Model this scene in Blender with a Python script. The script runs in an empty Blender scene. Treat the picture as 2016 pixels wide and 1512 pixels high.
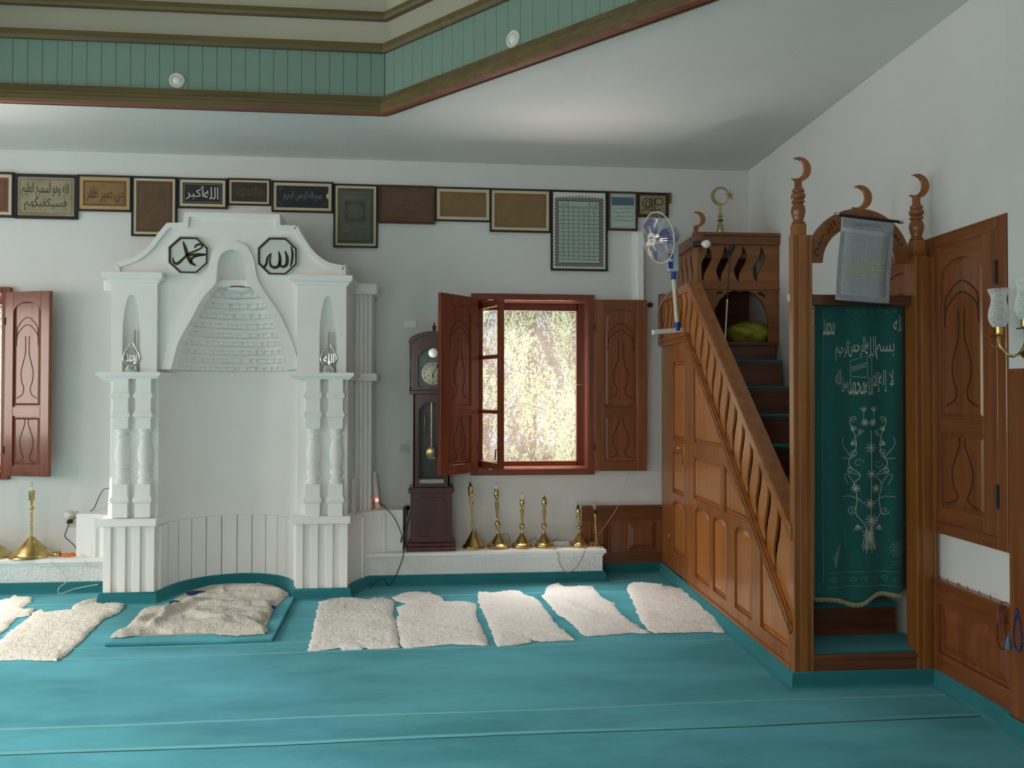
import bpy, bmesh, math, random
from mathutils import Vector, Matrix, noise
from mathutils.geometry import delaunay_2d_cdt, tessellate_polygon

R = math.radians
scene = bpy.context.scene
C = scene.collection
random.seed(7)

# ------------------------------------------------------------------ camera
F_PX = 1500.0
YAW, PITCH, ROLL = R(5.26), R(0.84), R(0.06)
CAM = Vector((0.0, 0.0, 1.5))
cam_rot = Matrix.Rotation(-YAW, 3, 'Z') @ Matrix.Rotation(R(90) + PITCH, 3, 'X') @ Matrix.Rotation(ROLL, 3, 'Z')
cd = bpy.data.cameras.new('camera')
cd.sensor_width = 36.0
cd.lens = F_PX / 2016 * 36
cd.clip_start = 0.05
cam = bpy.data.objects.new('camera', cd)
C.objects.link(cam)
cam.matrix_world = Matrix.Translation(CAM) @ cam_rot.to_4x4()
scene.camera = cam

# ------------------------------------------------------------------ world, sun, daylight
w = bpy.data.worlds.new('world')
scene.world = w
w.use_nodes = True
bg = w.node_tree.nodes['Background']
bg.inputs[0].default_value = (0.80, 0.90, 1.0, 1)
bg.inputs[1].default_value = 0.75

def lamp(name, kind, loc, aim, energy, color, size=None):
    d = bpy.data.lights.new(name, kind)
    d.energy = energy
    d.color = color
    if kind == 'AREA':
        d.shape = 'RECTANGLE'; d.size, d.size_y = size
    o = bpy.data.objects.new(name, d); C.objects.link(o)
    o.location = loc
    o.rotation_euler = Vector(aim).to_track_quat('-Z', 'Y').to_euler()
    return o

sun = lamp('sun', 'SUN', (0, 9, 8), (0.10, -0.30, -1.0), 2.2, (1.0, 0.95, 0.90))
sun.data.angle = R(1.0)
# daylight that enters through the windows of the left wall and of the rear wall
for y in (0.2, 2.6, 4.6):
    l = lamp('daylight', 'AREA', (-5.95, y, 1.75), (1, 0.0, 0.12), 33, (1.0, 0.90, 0.80), (1.0, 1.45)); l.data.spread = R(170)
for x in (-3.6, -1.2):
    l = lamp('daylight', 'AREA', (x, -1.32, 1.75), (0.0, 1, 0.12), 23, (1.0, 0.95, 0.88), (1.0, 1.45)); l.data.spread = R(170)
# the high sky seen through the same windows: falls steeply on the carpet
for y in (2.4, 4.4):
    l = lamp('daylight_high', 'AREA', (-5.9, y, 1.9), (1, -0.10, -0.80), 24, (1.0, 0.96, 0.91), (1.0, 1.1)); l.data.spread = R(72)
for x in (-3.4, -1.2):
    l = lamp('daylight_high', 'AREA', (x, -1.28, 1.9), (0.10, 1, -0.85), 24, (0.97, 0.99, 0.98), (1.0, 1.1)); l.data.spread = R(60)
# area lamps added as sunlit ground and open sky outside the back windows
for x, k in ((0.77, 1.0), (-4.35, 2.0)):
    l = lamp('ground_bounce', 'AREA', (x, 7.55, -0.15), (0, -1, 1.05), 165 * k, (1.0, 0.93, 0.88), (2.2, 1.7)); l.data.spread = R(165)
    l = lamp('sky_light', 'AREA', (x, 7.7, 3.9), (0, -0.8, -1.0), 370 * k, (1.0, 0.97, 0.95), (2.8, 1.4)); l.data.spread = R(145)

vs = scene.view_settings
vs.view_transform = 'Standard'
vs.look = 'None'
vs.gamma = 1.0
vs.use_curve_mapping = False
vs.exposure = 0.12

# ------------------------------------------------------------------ frames of reference
WY = 6.40            # back wall
HC = 3.456           # ceiling
RA = -0.0227         # the right wall is a little off square
CORNER = Vector((2.658, WY, 0))
MR = Matrix.Translation(CORNER) @ Matrix.Rotation(RA, 4, 'Z')   # right wall frame: x=0 wall, -x into the room, -y towards viewer
MRi = MR.inverted()

def ray(px, py):
    return cam_rot @ Vector(((px - 1008) / F_PX, (756 - py) / F_PX, -1.0))
def onY(px, py, Y):
    d = ray(px, py); return CAM + d * ((Y - CAM.y) / d.y)
def onZ(px, py, Z):
    d = ray(px, py); return CAM + d * ((Z - CAM.z) / d.z)
def _loc(px, py, ax, c):
    o = MRi @ CAM; d = MRi.to_3x3() @ ray(px, py)
    return o + d * ((c - o[ax]) / d[ax])
def rX(px, py, x):       # point of local plane x
    return _loc(px, py, 0, x)
def rY(px, py, y):
    return _loc(px, py, 1, y)

# ------------------------------------------------------------------ materials
MAT = {}
def mat(name, color, rough=0.6, metal=0.0, grain=None, dark=None, scale=6.0, bump=0.0, bscale=40.0,
        stretch=(1, 1, 1), trans=0.0, ior=1.45, alpha=1.0, emit=None, coat=0.0, spec=0.5, sheen=0.0, dist=0.01, gsharp=None):
    m = bpy.data.materials.new(name); m.use_nodes = True
    nt = m.node_tree; b = nt.nodes['Principled BSDF']
    b.inputs['Roughness'].default_value = rough
    b.inputs['Metallic'].default_value = metal
    b.inputs['IOR'].default_value = ior
    b.inputs['Alpha'].default_value = alpha
    b.inputs['Transmission Weight'].default_value = trans
    b.inputs['Coat Weight'].default_value = coat
    b.inputs['Coat Roughness'].default_value = 0.12
    b.inputs['Specular IOR Level'].default_value = spec
    b.inputs['Sheen Weight'].default_value = sheen
    b.inputs['Base Color'].default_value = (*color, 1)
    if emit:
        b.inputs['Emission Color'].default_value = (*emit[:3], 1)
        b.inputs['Emission Strength'].default_value = emit[3]
    if dark is not None or bump:
        tc = nt.nodes.new('ShaderNodeTexCoord')
        mp = nt.nodes.new('ShaderNodeMapping'); mp.inputs['Scale'].default_value = stretch
        nt.links.new(tc.outputs['Object'], mp.inputs['Vector'])
    if dark is not None:
        n = nt.nodes.new('ShaderNodeTexNoise')
        n.inputs['Scale'].default_value = scale; n.inputs['Detail'].default_value = 6
        n.inputs['Roughness'].default_value = 0.6
        nt.links.new(mp.outputs[0], n.inputs['Vector'])
        r = nt.nodes.new('ShaderNodeValToRGB')
        lo, hi = gsharp or (0.3, 0.7)
        r.color_ramp.elements[0].position = lo; r.color_ramp.elements[1].position = hi
        r.color_ramp.elements[0].color = (*dark, 1); r.color_ramp.elements[1].color = (*color, 1)
        nt.links.new(n.outputs['Fac'], r.inputs[0])
        nt.links.new(r.outputs[0], b.inputs['Base Color'])
    if bump:
        n2 = nt.nodes.new('ShaderNodeTexNoise')
        n2.inputs['Scale'].default_value = bscale; n2.inputs['Detail'].default_value = 5
        nt.links.new(mp.outputs[0], n2.inputs['Vector'])
        bp = nt.nodes.new('ShaderNodeBump'); bp.inputs['Strength'].default_value = bump
        bp.inputs['Distance'].default_value = dist
        nt.links.new(n2.outputs['Fac'], bp.inputs['Height'])
        nt.links.new(bp.outputs[0], b.inputs['Normal'])
    MAT[name] = m
    return m

mat('plaster', (0.74, 0.735, 0.72), 0.9, dark=(0.69, 0.69, 0.675), scale=1.3, bump=0.25, bscale=55, dist=0.006)
mat('plaster_fine', (0.90, 0.885, 0.86), 0.85, dark=(0.865, 0.85, 0.83), scale=2.2, bump=0.25, bscale=38, dist=0.006)
mat('plaster_lumpy', (0.84, 0.84, 0.82), 0.85, dark=(0.80, 0.80, 0.78), scale=3, bump=0.9, bscale=42, dist=0.02)
def carpet(name, c1, c2):
    m = mat(name, c1, 1.0, dark=c2, scale=1.15, bump=0.6, bscale=260, dist=0.006, sheen=0.5, stretch=(0.6, 1.7, 1), spec=0.1, gsharp=(0.38, 0.62))
    b = m.node_tree.nodes['Principled BSDF']
    b.inputs['Sheen Tint'].default_value = (0.35, 0.85, 0.95, 1); b.inputs['Sheen Roughness'].default_value = 0.5
    return m
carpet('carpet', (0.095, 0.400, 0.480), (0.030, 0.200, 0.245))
carpet('carpet_skirt', (0.026, 0.190, 0.215), (0.020, 0.150, 0.170))  # same carpet, with the shade of its upright face in the colour
mat('ridge_shadow', (0.010, 0.070, 0.085), 1.0)  # shadow in front of the carpet ridge, painted as a dark ribbon
mat('carpet_seam', (0.16, 0.44, 0.46), 1.0, bump=0.3, bscale=300)
def wood(name, c1, c2, rough=0.35, axis='z', coat=0.35, k=1.0):
    s = {'z': (16, 16, 0.9), 'y': (16, 0.9, 16), 'x': (0.9, 16, 16)}[axis]
    return mat(name, c1, rough, dark=c2, scale=1.4 * k, stretch=s, bump=0.06, bscale=3, coat=coat, gsharp=(0.28, 0.72))
wood('pine_z', (0.41, 0.142, 0.029), (0.22, 0.070, 0.015))
wood('pine_y', (0.41, 0.142, 0.029), (0.22, 0.070, 0.015), axis='y')
wood('pine_x', (0.32, 0.110, 0.024), (0.165, 0.053, 0.012), axis='x')
wood('pine_panel', (0.52, 0.190, 0.040), (0.34, 0.116, 0.024))
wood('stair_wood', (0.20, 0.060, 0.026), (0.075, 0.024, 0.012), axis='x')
wood('mahogany_z', (0.270, 0.064, 0.026), (0.130, 0.030, 0.014), 0.28)
wood('mahogany_x', (0.270, 0.064, 0.026), (0.130, 0.030, 0.014), 0.28, axis='x')
wood('walnut_z', (0.290, 0.094, 0.030), (0.150, 0.044, 0.014), 0.33)
wood('walnut_y', (0.290, 0.094, 0.030), (0.150, 0.044, 0.014), 0.33, axis='y')
wood('walnut_x', (0.240, 0.078, 0.026), (0.120, 0.036, 0.012), 0.33, axis='x')
wood('clock_wood', (0.105, 0.026, 0.020), (0.045, 0.012, 0.010), 0.3)
wood('olive_wood', (0.175, 0.130, 0.055), (0.105, 0.075, 0.030), 0.5, axis='x', coat=0.0)  # trim wood coloured with the olive tone of its lit face
wood('red_wood', (0.300, 0.085, 0.032), (0.150, 0.040, 0.016), 0.45, axis='x', coat=0.1)
mat('groove', (0.060, 0.018, 0.008), 0.6)
mat('dark_gap', (0.020, 0.012, 0.008), 0.8)
mat('green_board', (0.225, 0.340, 0.285), 0.6, dark=(0.195, 0.305, 0.255), scale=3)
mat('cream_plaster', (0.52, 0.50, 0.41), 0.9, dark=(0.48, 0.46, 0.37), scale=2)
mat('brass', (0.72, 0.53, 0.22), 0.24, 1.0, dark=(0.42, 0.28, 0.09), scale=14, bump=0.1, bscale=60)
mat('old_brass', (0.60, 0.50, 0.26), 0.32, 1.0, dark=(0.36, 0.28, 0.12), scale=9)
mat('chrome', (0.82, 0.82, 0.82), 0.12, 1.0)
mat('iron', (0.030, 0.026, 0.024), 0.5)
mat('black', (0.012, 0.012, 0.014), 0.45)
mat('black_frame', (0.010, 0.010, 0.014), 0.35)
mat('brown_frame', (0.090, 0.035, 0.022), 0.4, dark=(0.055, 0.022, 0.014), scale=20)
mat('mat_cream', (0.62, 0.53, 0.36), 0.9)
mat('mat_tan', (0.50, 0.34, 0.165), 0.9)
mat('glass', (1, 1, 1), 0.02, trans=1.0, ior=1.45, spec=0.5)
mat('white_plastic', (0.78, 0.78, 0.75), 0.4)
mat('grey_plastic', (0.46, 0.52, 0.56), 0.4)
mat('beige_plastic', (0.62, 0.58, 0.44), 0.45)
mat('blue_plastic', (0.010, 0.060, 0.320), 0.35)
mat('white_paper', (0.70, 0.72, 0.68), 0.8)
mat('bulb_white', (0.88, 0.88, 0.86), 0.15)
mat('led_white', (1, 1, 1), 0.5, emit=(1.0, 0.93, 0.84, 45))
mat('led_dead', (0.62, 0.60, 0.52), 0.4)
mat('led_red', (1, 0.05, 0.05), 0.5, emit=(1.0, 0.06, 0.05, 14))
mat('wool', (0.93, 0.90, 0.86), 1.0, dark=(0.85, 0.80, 0.74), scale=26, bump=0.65, bscale=95, dist=0.025, sheen=0.3, spec=0.1)
mat('wool_warm', (0.93, 0.88, 0.78), 1.0, dark=(0.85, 0.79, 0.67), scale=26, bump=0.65, bscale=95, dist=0.025, sheen=0.3, spec=0.1)
mat('wool_grey', (0.76, 0.71, 0.63), 1.0, dark=(0.63, 0.575, 0.49), scale=26, bump=0.65, bscale=95, dist=0.025, sheen=0.3, spec=0.1)
mat('blue_cloth', (0.012, 0.030, 0.170), 0.9)
mat('cream_cloth', (0.55, 0.50, 0.42), 0.95, bump=0.4, bscale=200)
mat('curtain_green', (0.006, 0.118, 0.110), 0.75, dark=(0.004, 0.090, 0.085), scale=5, sheen=0.15)
mat('embroidery', (0.46, 0.50, 0.42), 0.6)
mat('embroidery_dim', (0.115, 0.27, 0.25), 0.7)
mat('fringe', (0.42, 0.36, 0.20), 0.9)
mat('yellow_bag', (0.38, 0.36, 0.035), 0.4, dark=(0.24, 0.23, 0.02), scale=8, bump=0.5, bscale=14, dist=0.03)
mat('ink', (0.018, 0.018, 0.012), 0.7)
mat('gold_ink', (0.26, 0.225, 0.03), 0.5)
mat('white_ink', (0.72, 0.70, 0.62), 0.7)
mat('grey_ink', (0.20, 0.22, 0.22), 0.7)
mat('amber_ink', (0.21, 0.135, 0.045), 0.7)
mat('brown_ink', (0.105, 0.052, 0.018), 0.8)
mat('print_olive', (0.36, 0.325, 0.225), 0.8, dark=(0.25, 0.205, 0.12), scale=9)
mat('print_sepia', (0.30, 0.175, 0.080), 0.8, dark=(0.215, 0.115, 0.050), scale=14)
mat('print_brown', (0.150, 0.092, 0.052), 0.8, dark=(0.100, 0.060, 0.036), scale=12)
mat('print_red', (0.21, 0.090, 0.060), 0.8, dark=(0.15, 0.060, 0.040), scale=12)
mat('print_black', (0.022, 0.026, 0.032), 0.6, dark=(0.012, 0.015, 0.020), scale=10)
mat('print_soot', (0.050, 0.042, 0.028), 0.6, dark=(0.030, 0.025, 0.016), scale=10)
mat('print_green', (0.085, 0.088, 0.058), 0.6, dark=(0.052, 0.055, 0.036), scale=14)
mat('print_green2', (0.125, 0.128, 0.090), 0.6, dark=(0.090, 0.094, 0.066), scale=18)
mat('print_tan', (0.265, 0.160, 0.072), 0.7, dark=(0.205, 0.120, 0.052), scale=7)
mat('print_tan2', (0.205, 0.120, 0.052), 0.7)
mat('print_ship', (0.150, 0.084, 0.050), 0.7, dark=(0.115, 0.064, 0.038), scale=9)
mat('print_table', (0.46, 0.56, 0.52), 0.8)
mat('print_border', (0.225, 0.205, 0.185), 0.8, dark=(0.17, 0.155, 0.14), scale=60)
mat('print_blue', (0.10, 0.155, 0.20), 0.8)
mat('highlighter', (0.52, 0.56, 0.20), 0.8)
mat('scroll_paper', (0.42, 0.44, 0.46), 0.8)
mat('scroll_border', (0.265, 0.275, 0.315), 0.8, dark=(0.36, 0.37, 0.40), scale=40)
mat('scroll_ink', (0.10, 0.10, 0.11), 0.8)
mat('medallion_white', (0.68, 0.70, 0.665), 0.35)
mat('dial', (0.50, 0.47, 0.36), 0.35, 0.3)
mat('dial_plate', (0.13, 0.17, 0.16), 0.4, 0.2)
mat('silver', (0.66, 0.66, 0.62), 0.25, 1.0)
mat('bead_red', (0.155, 0.018, 0.012), 0.3)
mat('bead_blue', (0.010, 0.060, 0.230), 0.35)
mat('tassel_blue', (0.110, 0.250, 0.400), 0.9)
mat('orange', (0.72, 0.16, 0.02), 0.5)
mat('cable_white', (0.66, 0.63, 0.58), 0.5)
mat('cable_black', (0.015, 0.014, 0.014), 0.45)
mat('cable_grey', (0.24, 0.22, 0.20), 0.5)
mat('bark', (0.24, 0.17, 0.11), 0.9, dark=(0.14, 0.10, 0.06), scale=9)
mat('earth', (0.40, 0.34, 0.26), 0.95, dark=(0.30, 0.27, 0.17), scale=2)

def special():
    # clear thin glass: mostly passes light straight through
    m = bpy.data.materials.new('pane_glass'); m.use_nodes = True; nt = m.node_tree; nt.nodes.clear()
    o = nt.nodes.new('ShaderNodeOutputMaterial'); mx = nt.nodes.new('ShaderNodeMixShader')
    t = nt.nodes.new('ShaderNodeBsdfTransparent'); g = nt.nodes.new('ShaderNodeBsdfGlossy')
    g.inputs['Roughness'].default_value = 0.03; mx.inputs[0].default_value = 0.05
    nt.links.new(t.outputs[0], mx.inputs[1]); nt.links.new(g.outputs[0], mx.inputs[2]); nt.links.new(mx.outputs[0], o.inputs[0])
    MAT['pane_glass'] = m
    # woven insect screen: see-through net that glows softly in the daylight behind it
    m = bpy.data.materials.new('insect_net'); m.use_nodes = True; nt = m.node_tree; nt.nodes.clear()
    o = nt.nodes.new('ShaderNodeOutputMaterial'); mx = nt.nodes.new('ShaderNodeMixShader'); mx2 = nt.nodes.new('ShaderNodeMixShader')
    t = nt.nodes.new('ShaderNodeBsdfTransparent'); tl = nt.nodes.new('ShaderNodeBsdfTranslucent'); d = nt.nodes.new('ShaderNodeBsdfDiffuse')
    tl.inputs[0].default_value = (0.95, 0.80, 0.70, 1); d.inputs[0].default_value = (0.5, 0.45, 0.4, 1)
    mx2.inputs[0].default_value = 0.15; nt.links.new(tl.outputs[0], mx2.inputs[1]); nt.links.new(d.outputs[0], mx2.inputs[2])
    mx.inputs[0].default_value = 0.05
    nt.links.new(t.outputs[0], mx.inputs[1]); nt.links.new(mx2.outputs[0], mx.inputs[2]); nt.links.new(mx.outputs[0], o.inputs[0])
    MAT['insect_net'] = m
    # leaves; the second copy has shade and haze put into its colour
    for nm, c in (('leaf', (0.68, 0.76, 0.61)), ('leaf_shaded', (0.34, 0.28, 0.23))):
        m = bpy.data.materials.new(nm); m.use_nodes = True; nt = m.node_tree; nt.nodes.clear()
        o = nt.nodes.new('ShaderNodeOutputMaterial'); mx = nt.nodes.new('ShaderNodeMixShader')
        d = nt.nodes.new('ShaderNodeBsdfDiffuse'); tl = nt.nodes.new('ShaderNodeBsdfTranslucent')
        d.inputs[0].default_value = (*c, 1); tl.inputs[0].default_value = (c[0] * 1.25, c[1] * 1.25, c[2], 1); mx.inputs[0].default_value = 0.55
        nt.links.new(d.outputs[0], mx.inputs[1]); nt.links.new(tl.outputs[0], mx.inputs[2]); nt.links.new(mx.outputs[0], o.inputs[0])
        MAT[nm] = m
    # fan guard and blades: tinted clear plastic
    m = bpy.data.materials.new('blade_plastic'); m.use_nodes = True; nt = m.node_tree; nt.nodes.clear()
    o = nt.nodes.new('ShaderNodeOutputMaterial'); mx = nt.nodes.new('ShaderNodeMixShader')
    t = nt.nodes.new('ShaderNodeBsdfTransparent'); t.inputs[0].default_value = (0.42, 0.46, 0.80, 1)
    g = nt.nodes.new('ShaderNodeBsdfPrincipled'); g.inputs['Base Color'].default_value = (0.06, 0.07, 0.24, 1); g.inputs['Roughness'].default_value = 0.2
    mx.inputs[0].default_value = 0.4
    nt.links.new(t.outputs[0], mx.inputs[1]); nt.links.new(g.outputs[0], mx.inputs[2]); nt.links.new(mx.outputs[0], o.inputs[0])
    MAT['blade_plastic'] = m
    # etched lamp glass
    m = bpy.data.materials.new('etched_glass'); m.use_nodes = True; nt = m.node_tree; nt.nodes.clear()
    o = nt.nodes.new('ShaderNodeOutputMaterial'); mx = nt.nodes.new('ShaderNodeMixShader')
    t = nt.nodes.new('ShaderNodeBsdfTransparent'); g = nt.nodes.new('ShaderNodeBsdfPrincipled')
    g.inputs['Base Color'].default_value = (0.85, 0.9, 0.9, 1); g.inputs['Roughness'].default_value = 0.1
    fr = nt.nodes.new('ShaderNodeLayerWeight'); fr.inputs[0].default_value = 0.35
    tc = nt.nodes.new('ShaderNodeTexCoord'); vo = nt.nodes.new('ShaderNodeTexVoronoi'); vo.inputs['Scale'].default_value = 70
    vo.feature = 'DISTANCE_TO_EDGE'
    rp = nt.nodes.new('ShaderNodeValToRGB'); rp.color_ramp.elements[0].position = 0.02; rp.color_ramp.elements[1].position = 0.16
    rp.color_ramp.elements[0].color = (0.30, 0.30, 0.30, 1); rp.color_ramp.elements[1].color = (0.13, 0.13, 0.13, 1)
    ad = nt.nodes.new('ShaderNodeMath'); ad.operation = 'ADD'; ad.use_clamp = True
    nt.links.new(tc.outputs['Object'], vo.inputs['Vector']); nt.links.new(vo.outputs['Distance'], rp.inputs[0])
    nt.links.new(fr.outputs['Facing'], ad.inputs[0]); nt.links.new(rp.outputs[0], ad.inputs[1]); nt.links.new(ad.outputs[0], mx.inputs[0])
    nt.links.new(t.outputs[0], mx.inputs[1]); nt.links.new(g.outputs[0], mx.inputs[2]); nt.links.new(mx.outputs[0], o.inputs[0])
    MAT['etched_glass'] = m
special()

# ------------------------------------------------------------------ object helpers
WM = {}      # world matrix of everything linked so far, by name
def _wm(o):
    return WM.get(o.name, Matrix.Identity(4)) if o else Matrix.Identity(4)
def props(o, label=None, cat=None, group=None, kind=None):
    if label: o['label'] = label
    if cat: o['category'] = cat
    if group: o['group'] = group
    if kind: o['kind'] = kind
    return o
def thing(name, label, cat, loc=(0, 0, 0), group=None, kind=None, matrix=None):
    o = bpy.data.objects.new(name, None); C.objects.link(o)
    o.empty_display_size = 0.05
    M = matrix.copy() if matrix is not None else Matrix.Translation(Vector(loc))
    o.matrix_world = M
    WM[o.name] = M
    return props(o, label, cat, group, kind)

class MB:
    """collects geometry in world space (or in the space of M) and links it as one mesh object"""
    def __init__(s, M=None):
        s.v, s.f, s.M = [], [], M
    def add(s, vs, fs):
        n = len(s.v); s.v += [Vector(p) for p in vs]; s.f += [tuple(i + n for i in f) for f in fs]; return s
    def box(s, a, b):
        (x0, y0, z0), (x1, y1, z1) = [min(p, q) for p, q in zip(a, b)], [max(p, q) for p, q in zip(a, b)]
        return s.add([(x0, y0, z0), (x1, y0, z0), (x1, y1, z0), (x0, y1, z0), (x0, y0, z1), (x1, y0, z1), (x1, y1, z1), (x0, y1, z1)],
                     [(0, 3, 2, 1), (4, 5, 6, 7), (0, 1, 5, 4), (1, 2, 6, 5), (2, 3, 7, 6), (3, 0, 4, 7)])
    def prism(s, poly, fn, d0, d1):
        """poly: 2D outline; fn(u, v, d) -> 3D point; extruded from d0 to d1"""
        n = len(poly)
        A = [Vector(fn(u, v, d0)) for u, v in poly]; B = [Vector(fn(u, v, d1)) for u, v in poly]
        tri = tessellate_polygon([[Vector((u, v, 0)) for u, v in poly]])
        fs = [tuple(t) for t in tri] + [tuple(i + n for i in reversed(t)) for t in tri]
        fs += [(i, (i + 1) % n, (i + 1) % n + n, i + n) for i in range(n)]
        return s.add(A + B, fs)
    def tube(s, pts, r, seg=8, caps=True, closed=False):
        pts = [Vector(p) for p in pts]; n = len(pts)
        rs = r if isinstance(r, (list, tuple)) else [r] * n
        rings = []; up = None
        for i, p in enumerate(pts):
            if closed: t = (pts[(i + 1) % n] - pts[i - 1])
            else: t = pts[min(i + 1, n - 1)] - pts[max(i - 1, 0)]
            t = t.normalized() if t.length > 1e-9 else Vector((0, 0, 1))
            if up is None:
                up = Vector((0, 0, 1)) if abs(t.z) < 0.9 else Vector((0, 1, 0))
            a = t.cross(up)
            if a.length < 1e-5: a = t.cross(Vector((1, 0, 0.3)))
            a.normalize(); b = a.cross(t).normalized(); up = b
            rings.append([p + (a * math.cos(2 * math.pi * k / seg) + b * math.sin(2 * math.pi * k / seg)) * rs[i] for k in range(seg)])
        vs = [q for rg in rings for q in rg]; fs = []
        m = n if closed else n - 1
        for i in range(m):
            j = (i + 1) % n
            for k in range(seg):
                k2 = (k + 1) % seg
                fs.append((i * seg + k, i * seg + k2, j * seg + k2, j * seg + k))
        if caps and not closed:
            fs.append(tuple(reversed(range(seg)))); fs.append(tuple((n - 1) * seg + k for k in range(seg)))
        return s.add(vs, fs)
    def lathe(s, base, prof, seg=20, axis=(0, 0, 1), sy=1.0):
        """prof: (radius, height) from bottom to top, turned about axis through base"""
        ax = Vector(axis).normalized()
        a = ax.orthogonal().normalized() if abs(ax.z) < 0.99 else Vector((1, 0, 0)); b = ax.cross(a)
        base = Vector(base); vs, fs = [], []
        for r, h in prof:
            for k in range(seg):
                t = 2 * math.pi * (k + 0.5) / seg
                vs.append(base + ax * h + (a * math.cos(t) + b * math.sin(t) * sy) * max(r, 1e-4))
        for i in range(len(prof) - 1):
            for k in range(seg):
                k2 = (k + 1) % seg
                fs.append((i * seg + k, i * seg + k2, (i + 1) * seg + k2, (i + 1) * seg + k))
        fs.append(tuple(reversed(range(seg)))); fs.append(tuple((len(prof) - 1) * seg + k for k in range(seg)))
        return s.add(vs, fs)
    def ribbon(s, pts, wid, fn, d=0.0, th=0.0, n=10):
        """flat brush stroke along 2D pts; wid number or list; fn(u, v, d) -> 3D"""
        P, Wd = spline2(pts, wid, n)
        L, Rr = [], []
        for i, p in enumerate(P):
            t = (P[min(i + 1, len(P) - 1)] - P[max(i - 1, 0)])
            t = t.normalized() if t.length > 1e-9 else Vector((1, 0))
            nn = Vector((-t.y, t.x)) * Wd[i] * 0.5
            L.append(p + nn); Rr.append(p - nn)
        k = len(P)
        vs = [fn(q.x, q.y, d) for q in L] + [fn(q.x, q.y, d) for q in Rr]
        fs = [(i, i + 1, k + i + 1, k + i) for i in range(k - 1)]
        if th:
            vs += [fn(q.x, q.y, d + th) for q in L] + [fn(q.x, q.y, d + th) for q in Rr]
            fs = [(2 * k + a, 2 * k + b, 2 * k + c, 2 * k + e) for a, b, c, e in fs]
            fs += [(i, i + 1, 2 * k + i + 1, 2 * k + i) for i in range(k - 1)]
            fs += [(k + i, k + i + 1, 3 * k + i + 1, 3 * k + i) for i in range(k - 1)]
            fs += [(0, k, 3 * k, 2 * k), (k - 1, 2 * k - 1, 4 * k - 1, 3 * k - 1)]
        return s.add(vs, fs)
    def flat(s, vf, fn, d=0.0):
        vs, fs = vf
        return s.add([fn(u, v, d) for u, v in vs], fs)
    def sweep(s, path, prof, closed=False):
        """path: 2D plan points; prof: (out, z); out is to the right of the walking direction"""
        n = len(path); P = [Vector(p) for p in path]; rows = []
        for i, p in enumerate(P):
            a = (P[i] - P[i - 1]).normalized() if (i > 0 or closed) else None
            b = (P[(i + 1) % n] - P[i]).normalized() if (i < n - 1 or closed) else None
            a = a or b; b = b or a
            na, nb = Vector((a.y, -a.x)), Vector((b.y, -b.x))
            m = (na + nb)
            m = m.normalized() if m.length > 1e-6 else na
            m = m / max(0.35, m.dot(na))
            rows.append([(p.x + m.x * o, p.y + m.y * o, z) for o, z in prof])
        k = len(prof); vs = [q for r_ in rows for q in r_]; fs = []
        for i in range(n if closed else n - 1):
            j = (i + 1) % n
            for q in range(k - 1):
                fs.append((i * k + q, i * k + q + 1, j * k + q + 1, j * k + q))
        if not closed:
            fs.append(tuple(range(k))); fs.append(tuple(reversed([(n - 1) * k + q for q in range(k)])))
        return s.add(vs, fs)
    def build(s, name, m, parent=None, smooth=False, bevel=0.0, label=None, cat=None, group=None, kind=None, seg=2):
        me = bpy.data.meshes.new(name)
        vs = [s.M @ p for p in s.v] if s.M is not None else s.v
        inv = _wm(parent).inverted()
        loc = Matrix.Identity(4)
        if parent is None and vs:
            lo = [min(p[i] for p in vs) for i in range(3)]; hi = [max(p[i] for p in vs) for i in range(3)]
            loc = Matrix.Translation(((lo[0] + hi[0]) / 2, (lo[1] + hi[1]) / 2, lo[2])); inv = loc.inverted()
        me.from_pydata([inv @ p for p in vs], [], s.f)
        bm = bmesh.new(); bm.from_mesh(me); bmesh.ops.recalc_face_normals(bm, faces=bm.faces[:]); bm.to_mesh(me); bm.free()
        me.materials.append(MAT[m] if isinstance(m, str) else m)
        if smooth:
            me.polygons.foreach_set('use_smooth', [True] * len(me.polygons))
            me.set_sharp_from_angle(angle=R(smooth if smooth is not True else 45))
        o = bpy.data.objects.new(name, me); C.objects.link(o)
        if parent is not None: o.parent = parent
        else: o.matrix_world = loc
        WM[o.name] = _wm(parent) if parent is not None else loc
        if bevel:
            md = o.modifiers.new('bevel', 'BEVEL'); md.width = bevel; md.segments = seg; md.limit_method = 'ANGLE'; md.angle_limit = R(35)
        return props(o, label, cat, group, kind)

def spline2(pts, wid, n=10):
    P = [Vector(p) for p in pts]
    W_ = list(wid) if isinstance(wid, (list, tuple)) else [wid] * len(P)
    if len(P) == 2 or n <= 1: return P, W_
    out, ow = [], []
    for i in range(len(P) - 1):
        p0 = P[max(i - 1, 0)]; p1 = P[i]; p2 = P[i + 1]; p3 = P[min(i + 2, len(P) - 1)]
        for k in range(n):
            t = k / n
            out.append(0.5 * ((2 * p1) + (p2 - p0) * t + (2 * p0 - 5 * p1 + 4 * p2 - p3) * t * t + (3 * p1 - p0 - 3 * p2 + p3) * t ** 3))
            ow.append(W_[i] * (1 - t) + W_[i + 1] * t)
    out.append(P[-1]); ow.append(W_[-1])
    return out, ow
def curve3(pts, n=8):
    return spline2([Vector(p) for p in pts], 0.0, n)[0]

def copy_tree(o, parent=None):
    c = o.copy(); C.objects.link(c)
    if parent is not None: c.parent = parent
    WM[c.name] = WM.get(o.name, Matrix.Identity(4))
    for ch in list(o.children): copy_tree(ch, c)
    return c

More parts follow.
